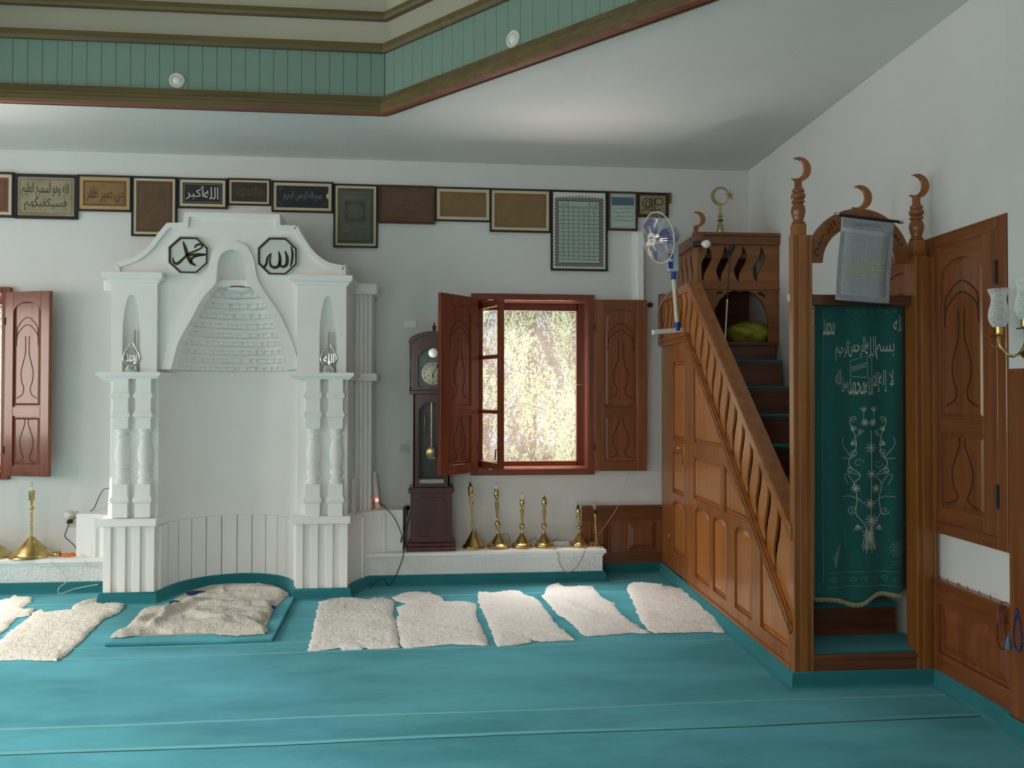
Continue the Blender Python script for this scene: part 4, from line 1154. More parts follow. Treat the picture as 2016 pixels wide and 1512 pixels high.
# left side of the canopy
FS = lambda u, v, d: MR @ Vector((cxl - d, u, v))
sl = [wave_slot(q, zs1 + .004, zt0 - .012, .022, .014) for q in (ybm + .17, ybm + .30, ybm + .43)]
MB().prism_holes([(ybm + .002, seat_z), (YB, seat_z), (YB, zt0), (ybm + .002, zt0)], sl, FS, -.025, 0).build('side_slotted_panel', 'pine_z', mb)
MB().prism([(ybm - .04, zt0 - .005), (YB, zt0 - .005), (YB, zt1), (ybm - .04, zt1)], FS, -.03, .025).build('crown_rail', 'walnut_y', mb, bevel=.008)
MB(MR).box((cxl + .03, -.035, seat_z), (cxr, -.02, zt0)).build('back_board', 'stair_wood', mb)  # dark board added so the inside of the canopy looks shaded
MB(MR).box((cxl, ybm - .01, zt1 - .03), (cxr, -.02, zt1 - .008)).build('roof_board', 'walnut_x', mb)
# corner post at the back end of the balustrade
MB(MR).box((SX - .025, -.075, zL - .02), (SX + .04, -.02, zR + .02)).build('end_post', 'walnut_z', mb, bevel=.008)
# --- portal
FP = lambda u, v, d: MR @ Vector((u, yF - d, v))
Fp = lambda px, py: (rY(px, py, yF).x, rY(px, py, yF).z)
lx0, lx1 = SX - .006, Fp(1600, 900)[0]
rx0, rx1 = Fp(1803, 900)[0], -.022
zpl, zpr = Fp(1580, 462)[1], Fp(1812, 505)[1]
def post(x0, x1, ztop, dep):
    MB(MR).box((x0, yF, .02), (x1, yF + dep, ztop)).build('post', 'pine_z', mb, bevel=.006)
    w_ = x1 - x0
    for f0, f1, e in ((.0, .13, .008), (.30, .70, .010), (.87, 1.0, .008)):
        MB(MR).box((x0 + w_ * f0, yF - e, .02), (x0 + w_ * f1, yF + .01, ztop)).build('post_fillet', 'pine_z', mb, bevel=.004)
post(lx0, lx1, zpl, .044); post(rx0, rx1, zpr, .095)
MB(MR).box((SX + .04, yF + .03, .02), (lx1 - .004, yF + .095, zpl)).build('post_back', 'pine_z', mb, bevel=.004)
def crescent(cx, cz_, r, fn, nm='crescent', material='pine_z', th=.012, ang=0.0, parent=None, k=.84, off=.40):
    """open to the left; outer circle r, inner circle k*r shifted left"""
    ri = r * k; d = r * off
    xx = (d * d + r * r - ri * ri) / (2 * d)               # where the circles meet (left of the centre)
    t1 = math.acos(max(-1, min(1, -xx / r)))
    t2 = math.atan2(math.sqrt(max(r * r - xx * xx, 1e-9)), -(xx - d))
    n = 26
    A = [(cx + r * math.cos(t1 - 2 * t1 * i / n), cz_ + r * math.sin(t1 - 2 * t1 * i / n)) for i in range(n + 1)]
    B = [(cx - d + ri * math.cos(-t2 + 2 * t2 * i / n), cz_ + ri * math.sin(-t2 + 2 * t2 * i / n)) for i in range(1, n)]
    P_ = A + B
    ca, sa = math.cos(ang), math.sin(ang)
    P_ = [(cx + (u - cx) * ca - (v - cz_) * sa, cz_ + (u - cx) * sa + (v - cz_) * ca) for u, v in P_]
    return MB().prism(P_, fn, -th, th).build(nm, material, parent or mb, bevel=.002, seg=1)
U = 3.96 / F_PX / 4.2
def finial(px, ytop_c, zb):
    # ytop_c: rows of the reference drawing (crop units) above the square block
    x = Fp(px, 400)[0]; yc = yF + .045
    z = lambda row: zb + (755 - row) * U
    m = MB(MR)
    MB(MR).box((x - .031, yc - .031, zb - .002), (x + .031, yc + .031, z(655))).build('finial_block', 'pine_z', mb, bevel=.004)
    prof = [(.030, 655), (.034, 650), (.034, 640), (.027, 632), (.026, 615), (.031, 590), (.036, 555), (.037, 535), (.033, 505), (.025, 485), (.024, 480), (.033, 474), (.034, 462), (.031, 455), (.024, 448), (.034, 436), (.037, 418), (.035, 402), (.026, 392), (.031, 384), (.032, 372), (.030, 362), (.022, 352), (.020, 345), (.0195, 290), (.018, 282)]
    MB(MR).lathe((x, yc, 0), [(r_, z(q)) for r_, q in prof], 20).build('finial', 'walnut_z', mb, smooth=True)
    crescent(x + .004, z(192), .064, lambda u, v, d: MR @ Vector((u, yc - d, v)), th=.009, ang=R(-6))
finial(1579, 0, zpl)
finial(1814, 0, zpr + .030)
MB(MR).box((Fp(1814, 400)[0] - .037, yF + .01, zpr - .01), (Fp(1814, 400)[0] + .037, yF + .08, zpr + .032)).build('post_block', 'walnut_z', mb, bevel=.004)
# arch between the posts
acx = (lx1 + rx0) / 2; aro = (rx0 - lx1) / 2 + .005; zas = Fp(1700, 515)[1]; ari = aro * .70; kz = 1.02
arch_p = [(acx + aro * math.cos(t), zas + aro * kz * math.sin(t)) for t in [math.pi * i / 36 for i in range(37)]] + [(acx - ari * math.cos(t), zas + ari * .98 * math.sin(t)) for t in [math.pi * i / 36 for i in range(37)]]
AY = .055
FA = lambda u, v, d: MR @ Vector((u, yF + AY - d, v))
MB().prism(arch_p, FA, -.012, .014).build('arch', 'pine_x', mb, bevel=.003)
crescent(acx + .010, zas + aro * kz + .060, .066, FA, th=.009, ang=R(-4))
# carved writing round the arch
def arc_text(body, t0, t1, r0, r1):
    vs, fs = text2d(body)
    return [((acx + (r0 + (r1 - r0) * b) * math.cos(t0 + (t1 - t0) * a)), zas + (r0 + (r1 - r0) * b) * math.sin(t0 + (t1 - t0) * a)) for a, b in vs], fs
m = MB()
for body, a0, a1 in (('الرحيم', 172, 122), ('الرحمن', 118, 92), ('الله', 88, 62), ('بسم', 58, 22)):
    m.flat(arc_text(body, R(a0), R(a1), ari + .018, aro - .018), FA, .0152)
m.build('carved_writing', 'groove', mb)
# dark cross bar that carries the curtain
zb0_, zb1_ = Fp(1700, 600)[1], Fp(1700, 579)[1]
MB(MR).box((lx1 - .01, yF + .030, zb0_), (rx0 + .01, yF + .075, zb1_)).build('curtain_bar', 'stair_wood', mb, bevel=.003)
MB(MR).box((lx1 - .005, yF + .004, .075), (rx0 + .005, yF + .03, .150)).build('threshold', 'walnut_x', mb, bevel=.004)
MB(MR).box((lx1 - .005, yF - .008, .135), (rx0 + .005, yF + .03, .160)).build('threshold_nosing', 'walnut_x', mb, bevel=.005)
# crescent on the left corner of the canopy
q = rX(1362, 440, cxl + .01)
FC = lambda u, v, d: MR @ Vector((cxl + .0 + u, ybm + .06 - d, v))
MB(MR).lathe((cxl, ybm + .06, zt1), [(.03, 0), (.03, .01), (.016, .03), (.019, .06), (.015, .075)], 12).build('crescent_stem', 'walnut_z', mb, smooth=True)
crescent(.012, zt1 + .125, .062, FC, th=.009)
# ================================================================== pictures on the back wall
def rect(u0, v0, u1, v1): return [(u0, v0), (u1, v0), (u1, v1), (u0, v1)]
PN = [0]
def picture(px, frame_m, fw, mat_m, mw, print_m, label, art=None, art_inset=0.0):
    """px: left, top (at the left), right, bottom (at the right); art(m helpers) draws on the print"""
    PN[0] += 1
    yb = WY - .002; th = .022 + .006 * (PN[0] % 2); yf = yb - th
    A, B = onY(px[0], px[1], yf), onY(px[2], px[3], yf)
    x0, x1, z0, z1 = A.x + .002, B.x - .002, B.z, A.z
    r = thing('picture_frame', label, 'picture', ((x0 + x1) / 2, yb, z0), group='framed pictures in a row along the back wall')
    fn = lambda u, v, d: (u, yf - d, v)
    for q in ((x0, z0, x0 + fw, z1), (x1 - fw, z0, x1, z1), (x0 + fw, z0, x1 - fw, z0 + fw), (x0 + fw, z1 - fw, x1 - fw, z1)):
        MB().prism(rect(*q), fn, -th, 0).build('frame_bar', frame_m, r, bevel=.003)
    x0 += fw; x1 -= fw; z0 += fw; z1 -= fw
    d = -.008
    if mat_m:
        MB().prism(rect(x0, z0, x1, z1), fn, d - .01, d).build('mount', mat_m, r); d += .0015
        x0 += mw; x1 -= mw; z0 += mw; z1 -= mw
    MB().prism(rect(x0, z0, x1, z1), fn, d - .004, d).build('print', print_m, r)
    if art: art(r, fn, d + .0008, x0, z0, x1, z1)
    return r
def bars(m, fn, d, lst, w_):
    for (u0, v0, u1, v1) in lst:
        h = w_ / 2
        if abs(u1 - u0) > abs(v1 - v0): m.flat((rect(u0, v0 - h, u1, v0 + h), [(0, 1, 2, 3)]), fn, d)
        else: m.flat((rect(u0 - h, v0, u0 + h, v1), [(0, 1, 2, 3)]), fn, d)
def writing(lines, ink, pad=(.08, .12), th=0.0):
    """lines: (text, u0, v0, u1, v1) in fractions of the print"""
    def art(r, fn, d, x0, z0, x1, z1):
        m = MB(); W_, H_ = x1 - x0, z1 - z0
        for t, u0, v0, u1, v1 in lines: m.flat(textbox(t, x0 + W_ * u0, z0 + H_ * v0, x0 + W_ * u1, z0 + H_ * v1), fn, d)
        m.build('writing', ink, r)
    return art
def frame_lines(ink, insets, w_=.0025):
    def art(r, fn, d, x0, z0, x1, z1):
        m = MB()
        for e in insets: bars(m, fn, d, [(x0 + e, z0 + e, x1 - e, z0 + e), (x0 + e, z1 - e, x1 - e, z1 - e), (x0 + e, z0 + e, x0 + e, z1 - e), (x1 - e, z0 + e, x1 - e, z1 - e)], w_)
        m.build('printed_border', ink, r)
    return art
def both(*arts):
    def art(r, fn, d, *q):
        for i, a in enumerate(arts): a(r, fn, d + .0004 * i, *q)
    return art
def strokes(ink, lst, w_=.006):
    def art(r, fn, d, x0, z0, x1, z1):
        m = MB()
        for s_ in lst: m.ribbon([(x0 + (x1 - x0) * u, z0 + (z1 - z0) * v) for u, v in s_], w_, fn, d, n=6)
        m.build('drawing', ink, r)
    return art
def ring_pts(cx, cz_, rx, rz, n=24, a0=0, a1=360): return [(cx + rx * math.cos(R(a0 + (a1 - a0) * i / n)), cz_ + rz * math.sin(R(a0 + (a1 - a0) * i / n))) for i in range(n + 1)]

K, CR = 'black_frame', 'mat_cream'
picture((-80, 336, 27, 428), K, .018, CR, .026, 'print_red', 'framed reddish-brown print with cream mount, cut by the left edge of the view', frame_lines('brown_ink', (.02, .03)))
picture((27, 341, 152, 432), K, .024, None, 0, 'print_olive', 'black framed aged olive sheet with large black Arabic script, leftmost whole picture',
        both(writing([('الله وهو السميع العليم', .08, .46, .90, .86), ('فسيكفيكهم', .12, .13, .86, .46)], 'ink'), frame_lines('brown_ink', (.02,), .003)))
picture((151, 343, 259, 417), K, .015, 'mat_tan', .028, 'print_sepia', 'black framed tan panel with brown raised script and tan mount', both(frame_lines('brown_ink', (.006, .014), .004), writing([('من صبر ظفر', .08, .16, .94, .80)], 'brown_ink')))
picture((258, 346, 348, 466), K, .016, CR, .020, 'print_brown', 'tall black framed dark brown sheet partly hidden behind the niche top', both(frame_lines('brown_ink', (.012, .02)), strokes('brown_ink', [ring_pts(.5, .55, .28, .2), ring_pts(.5, .55, .2, .14)], .003)))
def dots_border(r, fn, d, x0, z0, x1, z1):
    m = MB(); e = .012
    for i in range(46):
        u = x0 + e + (x1 - x0 - 2 * e) * i / 45
        for v in (z0 + e, z1 - e): m.flat((rect(u - .0016, v - .0016, u + .0016, v + .0016), [(0, 1, 2, 3)]), fn, d)
    for i in range(22):
        v = z0 + e + (z1 - z0 - 2 * e) * i / 21
        for u in (x0 + e, x1 - e): m.flat((rect(u - .0016, v - .0016, u + .0016, v + .0016), [(0, 1, 2, 3)]), fn, d)
    m.build('dotted_border', 'white_ink', r)
picture((349, 349, 447, 411), K, .014, CR, .024, 'print_black', 'black framed black panel with bold white Arabic script and dotted border', both(dots_border, writing([('الله', .54, .22, .90, .80), ('أكبر', .08, .20, .54, .84)], 'white_ink')))
picture((447, 350, 533, 405), K, .013, CR, .018, 'print_soot', 'smallest black framed print on the left half, dark with faint golden script', writing([('لا إله إلا الله محمد رسول الله', .14, .22, .92, .56), ('بسم الله الرحمن الرحيم', .2, .46, .88, .78)], 'amber_ink'))
def notch(r, fn, d, x0, z0, x1, z1):
    m = MB(); zc_ = (z0 + z1) / 2 + .01
    m.flat(([(x1 + .004, zc_ + .03)] + [(x1 + .002 - .022 * math.sin(math.pi * i / 8), zc_ + .03 - .06 * i / 8) for i in range(9)] + [(x1 + .004, zc_ - .03)], [tuple(range(11))]), fn, d)
    m.build('torn_edge', CR, r)
picture((534, 355, 656, 419), K, .014, CR, .024, 'print_black', 'wide black framed midnight panel with thin grey script and a torn right edge', both(writing([('بسم الله الرحمن الرحيم', .14, .26, .88, .76)], 'grey_ink'), strokes('grey_ink', [[(.06, .75), (.09, .86), (.14, .9)], [(.88, .12), (.93, .18), (.95, .28)], [(.05, .25), (.08, .14), (.13, .1)]], .003), notch))
def green_art(r, fn, d, x0, z0, x1, z1):
    W_, H_ = x1 - x0, z1 - z0
    MB().flat((rect(x0 + .04 * W_, z0 + .06 * H_, x1 - .09 * W_, z1 - .05 * H_), [(0, 1, 2, 3)]), fn, d).build('inner_print', 'print_green2', r)
    sq = rect(x0 + .20 * W_, z0 + .40 * H_, x1 - .23 * W_, z1 - .24 * H_)
    MB().flat((sq, [(0, 1, 2, 3)]), fn, d + .0004).build('dark_square', 'print_green', r)
    cx, cz_, rr = x0 + .485 * W_, z0 + .58 * H_, .245 * W_
    MB().flat(([(cx + rr * math.cos(R(i * 10)), cz_ + rr * math.sin(R(i * 10))) for i in range(36)], [tuple(range(36))]), fn, d + .0008).build('disc', 'print_green2', r)
    m = MB()
    for k_ in (.99, .86, .60): m.ribbon([(cx + rr * k_ * math.cos(R(i * 10)), cz_ + rr * k_ * math.sin(R(i * 10))) for i in range(37)], .003, fn, d + .0012, n=1)
    for sx_, sz_ in ((.24, .44), (.24, .72), (.73, .44), (.73, .72)): m.ribbon([(x0 + W_ * sx_ + .018 * math.cos(R(i * 30)), z0 + H_ * sz_ + .018 * math.sin(R(i * 30))) for i in range(13)], .006, fn, d + .0012, n=1)
    m.build('engraving', 'print_green', r)
    m = MB()
    for t, u0, v0, u1, v1 in (('بسم الله الرحمن الرحيم', .12, .28, .8, .35), ('الله', .14, .20, .34, .27), ('بسم الله الرحمن الرحيم', .16, .80, .82, .87)): m.flat(textbox(t.replace('ء', ''), x0 + W_ * u0, z0 + H_ * v0, x0 + W_ * u1, z0 + H_ * v1), fn, d + .0010)
    m.build('writing', 'grey_ink', r)
picture((656, 361, 744, 488), K, .015, CR, .020, 'print_green', 'tall black framed grey-green print with a round disc, right of the niche top', green_art)
ship = [[(.22, .42), (.35, .34), (.62, .30), (.82, .40), (.90, .52), (.70, .48), (.38, .46), (.22, .42)], [(.30, .46), (.32, .72), (.48, .80), (.64, .74), (.66, .48)], [(.48, .80), (.49, .46)], [(.70, .5), (.84, .66), (.90, .54)]] + [[(.30 + .05 * i, .28), (.26 + .05 * i, .16)] for i in range(9)]
picture((744, 363, 857, 441), 'brown_frame', .018, None, 0, 'print_ship', 'brown wooden framed brown print of a sailing ship, the only brown frame', both(frame_lines('brown_ink', (.016, .030), .004), strokes('brown_ink', ship, .0032)))
picture((856, 367, 967, 437), K, .014, CR, .026, 'print_tan', 'black framed plain tan landscape print directly above the left half of the window', frame_lines('print_tan2', (.006, .022), .006))
picture((964, 370, 1085, 458), K, .015, CR, .024, 'print_tan', 'larger black framed plain tan print above the right half of the window', frame_lines('print_tan2', (.008, .016), .005))
NAMES = ['الرحمن', 'الرحيم', 'الملك', 'القدوس', 'السلام', 'المؤمن', 'العزيز', 'الجبار', 'الخالق', 'الغفار', 'الوهاب', 'الرزاق', 'الفتاح', 'العليم', 'الحكيم', 'الودود', 'المجيد']
def names_art(r, fn, d, x0, z0, x1, z1):
    W_, H_ = x1 - x0, z1 - z0
    # serrated ornamental border
    e = .018; t = .020; n_ = 15; nv = 22; pts = []
    for i in range(n_): pts += [(x0 + e + (W_ - 2 * e) * i / n_, z0 + e + .006), (x0 + e + (W_ - 2 * e) * (i + .5) / n_, z0 + e - .012)]
    for i in range(nv): pts += [(x1 - e - .006, z0 + e + (H_ - .05 - e) * i / nv), (x1 - e + .012, z0 + e + (H_ - .05 - e) * (i + .5) / nv)]
    for i in range(n_):
        k_ = 1 - abs(i + .5 - n_ / 2) / (n_ / 2)
        pts += [(x1 - e - (W_ - 2 * e) * i / n_, z1 - .052), (x1 - e - (W_ - 2 * e) * (i + .5) / n_, z1 - .035 + .018 * k_)]
    for i in range(nv): pts += [(x0 + e + .006, z1 - .05 - (H_ - .05 - e) * i / nv), (x0 + e - .012, z1 - .05 - (H_ - .05 - e) * (i + .5) / nv)]
    tri = tessellate_polygon([[Vector((u, v, 0)) for u, v in pts]])
    MB().flat((pts, [tuple(q) for q in tri]), fn, d).build('ornamental_border', 'print_border', r)
    a0, a1, b0, b1 = x0 + .10 * W_, x0 + .885 * W_, z0 + .075 * H_, z0 + .885 * H_
    MB().flat((rect(a0, b0, a1, b1), [(0, 1, 2, 3)]), fn, d + .0005).build('table_sheet', 'print_table', r)
    g, wr = MB(), MB(); dd_ = d + .0010
    hd = b1 - .085 * (b1 - b0); bs = b0 + .045 * (b1 - b0)
    rows, cols = 13, 8
    for i in range(rows + 1): bars(g, fn, dd_, [(a0, bs + (hd - bs - .012) * i / rows, a1, bs + (hd - bs - .012) * i / rows)], .0042)
    for j in range(cols + 1): bars(g, fn, dd_, [(a0 + (a1 - a0) * j / cols, bs, a0 + (a1 - a0) * j / cols, hd - .012)], .0036)
    for u in (a0, a0 + .24 * (a1 - a0), a0 + .76 * (a1 - a0), a1): bars(g, fn, dd_, [(u, hd, u, b1)], .005)
    for v in (hd, b1, b0): bars(g, fn, dd_, [(a0, v, a1, v)], .004)
    g.build('table_rules', 'ink', r)
    ch, cw_ = (hd - bs - .012) / rows, (a1 - a0) / cols
    for i in range(rows):
        for j in range(cols):
            u, v = a0 + cw_ * j, bs + ch * i
            wr.flat(textbox(NAMES[(i * 5 + j * 3) % len(NAMES)], u + cw_ * .16, v + ch * .24, u + cw_ * .84, v + ch * .80), fn, dd_)
    wr.flat(textbox('بسم الله الرحمن الرحيم', a0 + .28 * (a1 - a0), hd + .012, a0 + .73 * (a1 - a0), b1 - .012), fn, dd_)
    wr.flat(textbox('محمد', a0 + .05 * (a1 - a0), hd + .010, a0 + .20 * (a1 - a0), b1 - .010), fn, dd_); wr.flat(textbox('الله', a0 + .80 * (a1 - a0), hd + .010, a0 + .95 * (a1 - a0), b1 - .010), fn, dd_)
    wr.build('writing', 'ink', r)
picture((1084, 373, 1197, 534), K, .018, 'white_paper', .002, 'white_paper', 'tallest black framed sheet with a ruled table of Arabic names and serrated border', names_art)
def letter_art(r, fn, d, x0, z0, x1, z1):
    W_, H_ = x1 - x0, z1 - z0
    MB().flat((rect(x0 + .06 * W_, z1 - .34 * H_, x1 - .05 * W_, z1 - .10 * H_), [(0, 1, 2, 3)]), fn, d).build('blue_header', 'print_blue', r)
    m = MB()
    for i, t in enumerate(('بسم الله الرحمن الرحيم', 'لا إله إلا الله محمد رسول الله', 'الحمد لله رب العالمين', 'الرحمن الرحيم مالك يوم الدين')): m.flat(textbox(t, x0 + .12 * W_, z1 - (.46 + .115 * i) * H_, x1 - .10 * W_, z1 - (.385 + .115 * i) * H_), fn, d)
    m.build('writing', 'ink', r); frame_lines('grey_ink', (.012,), .002)(r, fn, d, x0, z0, x1, z1)
picture((1197, 376, 1256, 454), 'brown_frame', .018, None, 0, 'print_table', 'small dark framed pale sheet with blue-grey heading and lines of script', letter_art)
tug = [ring_pts(.30, .58, .16, .22, 20), ring_pts(.32, .55, .08, .12, 16), [(.12, .22), (.30, .30), (.55, .22), (.78, .30)], ring_pts(.72, .66, .14, .16, 16), [(.45, .85), (.48, .5), (.50, .2)], [(.55, .85), (.56, .5), (.62, .2)]]
picture((1254, 378, 1317, 428), K, .014, None, 0, 'print_olive', 'small black framed beige sheet with dark looping emblem above the fan', both(strokes('brown_ink', tug, .010), frame_lines('brown_ink', (.006,), .014)))
a = onY(1316, 379, WY - .02); b = onY(1322, 400, WY - .02)
MB().box((a.x, WY - .02, b.z), (b.x, WY - .003, a.z)).build('wood_offcut', 'walnut_z', label='short pale wooden offcut beside the last picture frame', cat='wood piece', bevel=.003)

# ------------------------------------------------------------------ octagonal medallions on the niche
def c4(x, y): return onY(340 + x / 5.04, 320 + y / 5.04, YF - .025)
def medallion(pxb, strk, label):
    A, B = onY(pxb[0], pxb[1], YF - .02), onY(pxb[2], pxb[3], YF - .02)
    cx, cz_ = (A.x + B.x) / 2, (A.z + B.z) / 2; rw, rh = (B.x - A.x) / 2, (A.z - B.z) / 2
    r = thing('medallion', label, 'plaque', (cx, YF, cz_ - rh), group='octagonal plaques on the niche')
    k_ = .43
    def octp(s_): return [(cx + rw * s_ * u, cz_ + rh * s_ * v) for u, v in ((-1, -k_), (-k_, -1), (k_, -1), (1, -k_), (1, k_), (k_, 1), (-k_, 1), (-1, k_))]
    fn = lambda u, v, d: (u, YF - d, v)
    MB().prism_holes(octp(1.0), [octp(.95)], fn, 0, .022).build('outer_rim', 'silver', r)
    MB().prism_holes(octp(.955), [octp(.87)], fn, 0, .026).build('frame', 'black_frame', r, bevel=.003)
    MB().prism(octp(.90), fn, 0, .016).build('plate', 'medallion_white', r)
    m = MB(); m2 = MB()
    for pts, wd in strk:
        q = [(c4(x, y).x, c4(x, y).z) for x, y in pts]
        m.ribbon(q, [w_ / 5.04 * .00375 for w_ in wd], fn, .0185, .001, 10)
        m2.ribbon(q, [w_ / 5.04 * .00375 * 1.35 for w_ in wd], fn, .0165, .001, 10)
    m.build('writing', 'ink', r); m2.build('gold_outline', 'gold_ink', r)
medallion((331, 465, 410.5, 540), [([(100, 782), (122, 850), (142, 915), (175, 985), (228, 1022)], [8, 26, 30, 30, 8]), ([(-5, 942), (12, 992), (48, 998), (108, 945), (150, 905), (215, 878), (278, 848)], [6, 18, 24, 18, 14, 14, 12]), ([(278, 848), (290, 822), (262, 808), (228, 822), (212, 846)], [12, 14, 18, 16, 8]), ([(325, 912), (250, 912), (145, 916)], [14, 26, 16]), ([(176, 992), (188, 950), (235, 928), (325, 914)], [18, 20, 14, 6])],
          'octagonal white plaque with dark green Arabic script on the left of the niche top')
medallion((506.5, 466, 586, 543), [([(1172, 828), (1186, 900), (1180, 980), (1166, 1032)], [8, 20, 18, 8]), ([(1112, 875), (1132, 940), (1128, 1008), (1092, 1032), (1062, 1012), (1066, 975)], [8, 26, 26, 22, 16, 8]), ([(1048, 880), (1062, 950), (1052, 1018), (1012, 1040), (972, 1022), (962, 970), (974, 898)], [8, 26, 26, 24, 20, 14, 8]), ([(970, 900), (938, 945), (928, 1000), (905, 1034), (880, 1022), (868, 998)], [8, 18, 20, 20, 14, 6])],
          'octagonal white plaque with dark green Arabic script on the right of the niche top')

# ------------------------------------------------------------------ glass and chrome ornaments in the small recesses
def ornament(px, label, word, dx):
    p = onY(px, 729, 5.755); x, y, z = p.x, 5.755, zled1
    r = thing('ornament', label, 'ornament', (x, y, z), group='chrome ornaments on the pillar ledges')
    MB().lathe((x, y, z), [(.048, 0), (.050, .008), (.044, .014), (.047, .022), (.040, .032), (.036, .045)], 24).build('base', 'chrome', r, smooth=True)
    m = MB()
    for s_ in (-1, 1):
        pts = [(x + s_ * .004, y, z + .046), (x + s_ * .036, y, z + .062), (x + s_ * .058, y, z + .100), (x + s_ * .046, y, z + .145), (x + s_ * .026, y, z + .180), (x + s_ * .012, y, z + .212)]
        q = curve3(pts, 5); m.tube(q, [.0100 * (1 - .5 * i / len(q)) for i in range(len(q))], 8)
    m.build('drop_frame', 'silver', r, smooth=True)
    fn = lambda u, v, d: (u, y - .008 - d, v)
    MB().flat(textbox(word, x - .036, z + .074, x + .040, z + .142), fn, 0).build('script', 'silver', r)
    MB().lathe((x + dx, y + .030, z + .06), [(.014, 0), (.014, .245), (.012, .248)], 16).build('tube', 'chrome', r, smooth=True)
ornament(259, 'chrome teardrop ornament on the left pillar ledge', 'محمد', .014)
ornament(647, 'chrome teardrop ornament on the right pillar ledge', 'الله', .002)

# ------------------------------------------------------------------ rechargeable light bars by the niche
def light_bar(p, q, w_, label, lit, side):
    """slim bar from p (foot) to q (head)"""
    p, q = Vector(p), Vector(q); r = thing('light_bar', label, 'lamp', p, group='rechargeable light bars beside the niche')
    d = (q - p); L = d.length; d.normalize(); s_ = Vector(side).normalized(); s_ = (s_ - d * s_.dot(d)).normalized(); n = s_.cross(d).normalized()
    if n.y > 0: n = -n
    def fn(u, v, t): return p + s_ * u + d * v + n * t
    MB().prism(rect(-w_, 0, w_, L), fn, -.012, .010).build('housing', 'white_plastic', r, bevel=.004)
    m = MB()
    for i in range(14):
        for u in (-w_ * .45, w_ * .45):
            v = L * (.06 + .84 * i / 13); m.prism(rect(u - .0045, v - .0045, u + .0045, v + .0045), fn, .009, .0125)
    props(m.build('led_rows', 'led_white' if lit else 'led_dead', r), kind='stuff')
    return r, fn, L
a = onY(217, 1006, 5.93); b = onY(220, 936, 5.93)
light_bar((a.x, 5.93, zf + .001), (b.x, 5.95, b.z), .016, 'lit white light bar with two rows of lamps at the left of the niche', True, (1, -.15, 0))
a = onY(694, 1010, 5.98); b = onY(694, 943, 5.98)
light_bar((a.x, 5.98, zf + .001), (b.x, 6.0, b.z), .016, 'unlit white light bar against the right pillar', False, (.8, .6, 0))
a = onY(744, 1003, 6.24); b = onY(734, 930, 6.24)
r_, fn_, L_ = light_bar((a.x, 6.24, zf + .001), (b.x, 6.30, b.z), .018, 'white light bar with a glowing red lamp, leaning on the wall', False, (1, 0, 0))
MB().prism(rect(-.008, L_ * .20, .008, L_ * .26), fn_, .010, .015).build('red_lamp', 'led_red', r_)
# small brass candle holder in front of it
p = onY(726, 1006, 6.22)
r_ = thing('candle_holder', 'small brass candle holder with drip pan on the foot right of the niche', 'candle holder', (p.x, 6.22, zf))
MB().lathe((p.x, 6.22, zf), [(.030, 0), (.032, .004), (.018, .010), (.012, .022), (.020, .034), (.026, .048), (.022, .064), (.010, .074), (.014, .082)], 20).build('foot', 'brass', r_, smooth=True)
MB().lathe((p.x, 6.22, zf + .082), [(.012, 0), (.036, .004), (.040, .010), (.034, .008), (.012, .008)], 24).build('drip_pan', 'brass', r_, smooth=True)
MB().lathe((p.x, 6.22, zf + .088), [(.013, 0), (.013, .065), (.010, .068)], 16).build('candle', 'mat_tan', r_, smooth=True)

# ------------------------------------------------------------------ switches, sockets
def plate(px0, py0, px1, py1, label, name, cat, yb=WY, material='beige_plastic', rock=True):
    yf = yb - .012; A, B = onY(px0, py0, yf), onY(px1, py1, yf)
    r = thing(name, label, cat, ((A.x + B.x) / 2, yb, B.z))
    fn = lambda u, v, d: (u, yb - d, v)
    MB().prism(rect(A.x, B.z, B.x, A.z), fn, .001, .011).build('plate', material, r, bevel=.004)
    if rock:
        cx, cz_, h = (A.x + B.x) / 2, (A.z + B.z) / 2, (A.z - B.z) * .24
        for s_ in (-1, 1): MB().prism(rect(cx + s_ * .012 - .010, cz_ - h, cx + s_ * .012 + .010, cz_ + h), fn, .008, .015).build('rocker', 'grey_plastic', r, bevel=.002)
    return r
plate(788, 877, 805, 892, 'beige double light switch on the wall left of the clock', 'light_switch', 'switch')
plate(794, 631, 820, 645, 'blank white cover plate on the wall left of the clock top', 'cover_plate', 'plate', material='plaster_fine', rock=False)
r_ = plate(796, 992, 809, 1012, 'wall socket with a black plug beside the clock foot', 'wall_socket', 'socket', rock=False)
p = onY(802, 1000, WY - .03); MB().lathe((p.x, WY - .010, p.z), [(.020, 0), (.020, .018), (.012, .030), (.006, .034)], 14, axis=(0, -1, 0)).build('plug', 'black', r_, smooth=True)
r_ = plate(131, 1006, 151, 1037, 'beige wall socket with white adapter and black plug left of the niche', 'wall_socket', 'socket', rock=False)
p = onY(135, 1013, WY - .03); MB().lathe((p.x, WY - .010, p.z), [(.030, 0), (.030, .03), (.024, .05), (.010, .055)], 18, axis=(0, -1, 0)).build('adapter', 'white_plastic', r_, smooth=True)
p2 = onY(137, 1027, WY - .03); MB().lathe((p2.x, WY - .010, p2.z), [(.018, 0), (.018, .03), (.012, .045)], 14, axis=(0, -1, 0)).build('plug', 'black', r_, smooth=True)
xs_l = -3.112 - MX(772, 6.17)
A = onY(186, 1082, 6.16); B = onY(192, 1078, 6.16)
r_ = thing('socket_switch', 'white switch with red rocker on the niche foot at the left', 'switch', (A.x, 6.16, A.z - .05))
MB().box((A.x - .025, 6.150, A.z - .06), (A.x + .025, 6.172, A.z + .05)).build('plate', 'white_plastic', r_, bevel=.004)
MB().box((A.x + .005, 6.144, A.z - .03), (A.x + .018, 6.152, A.z + .025)).build('rocker', 'bead_red', r_, bevel=.002)
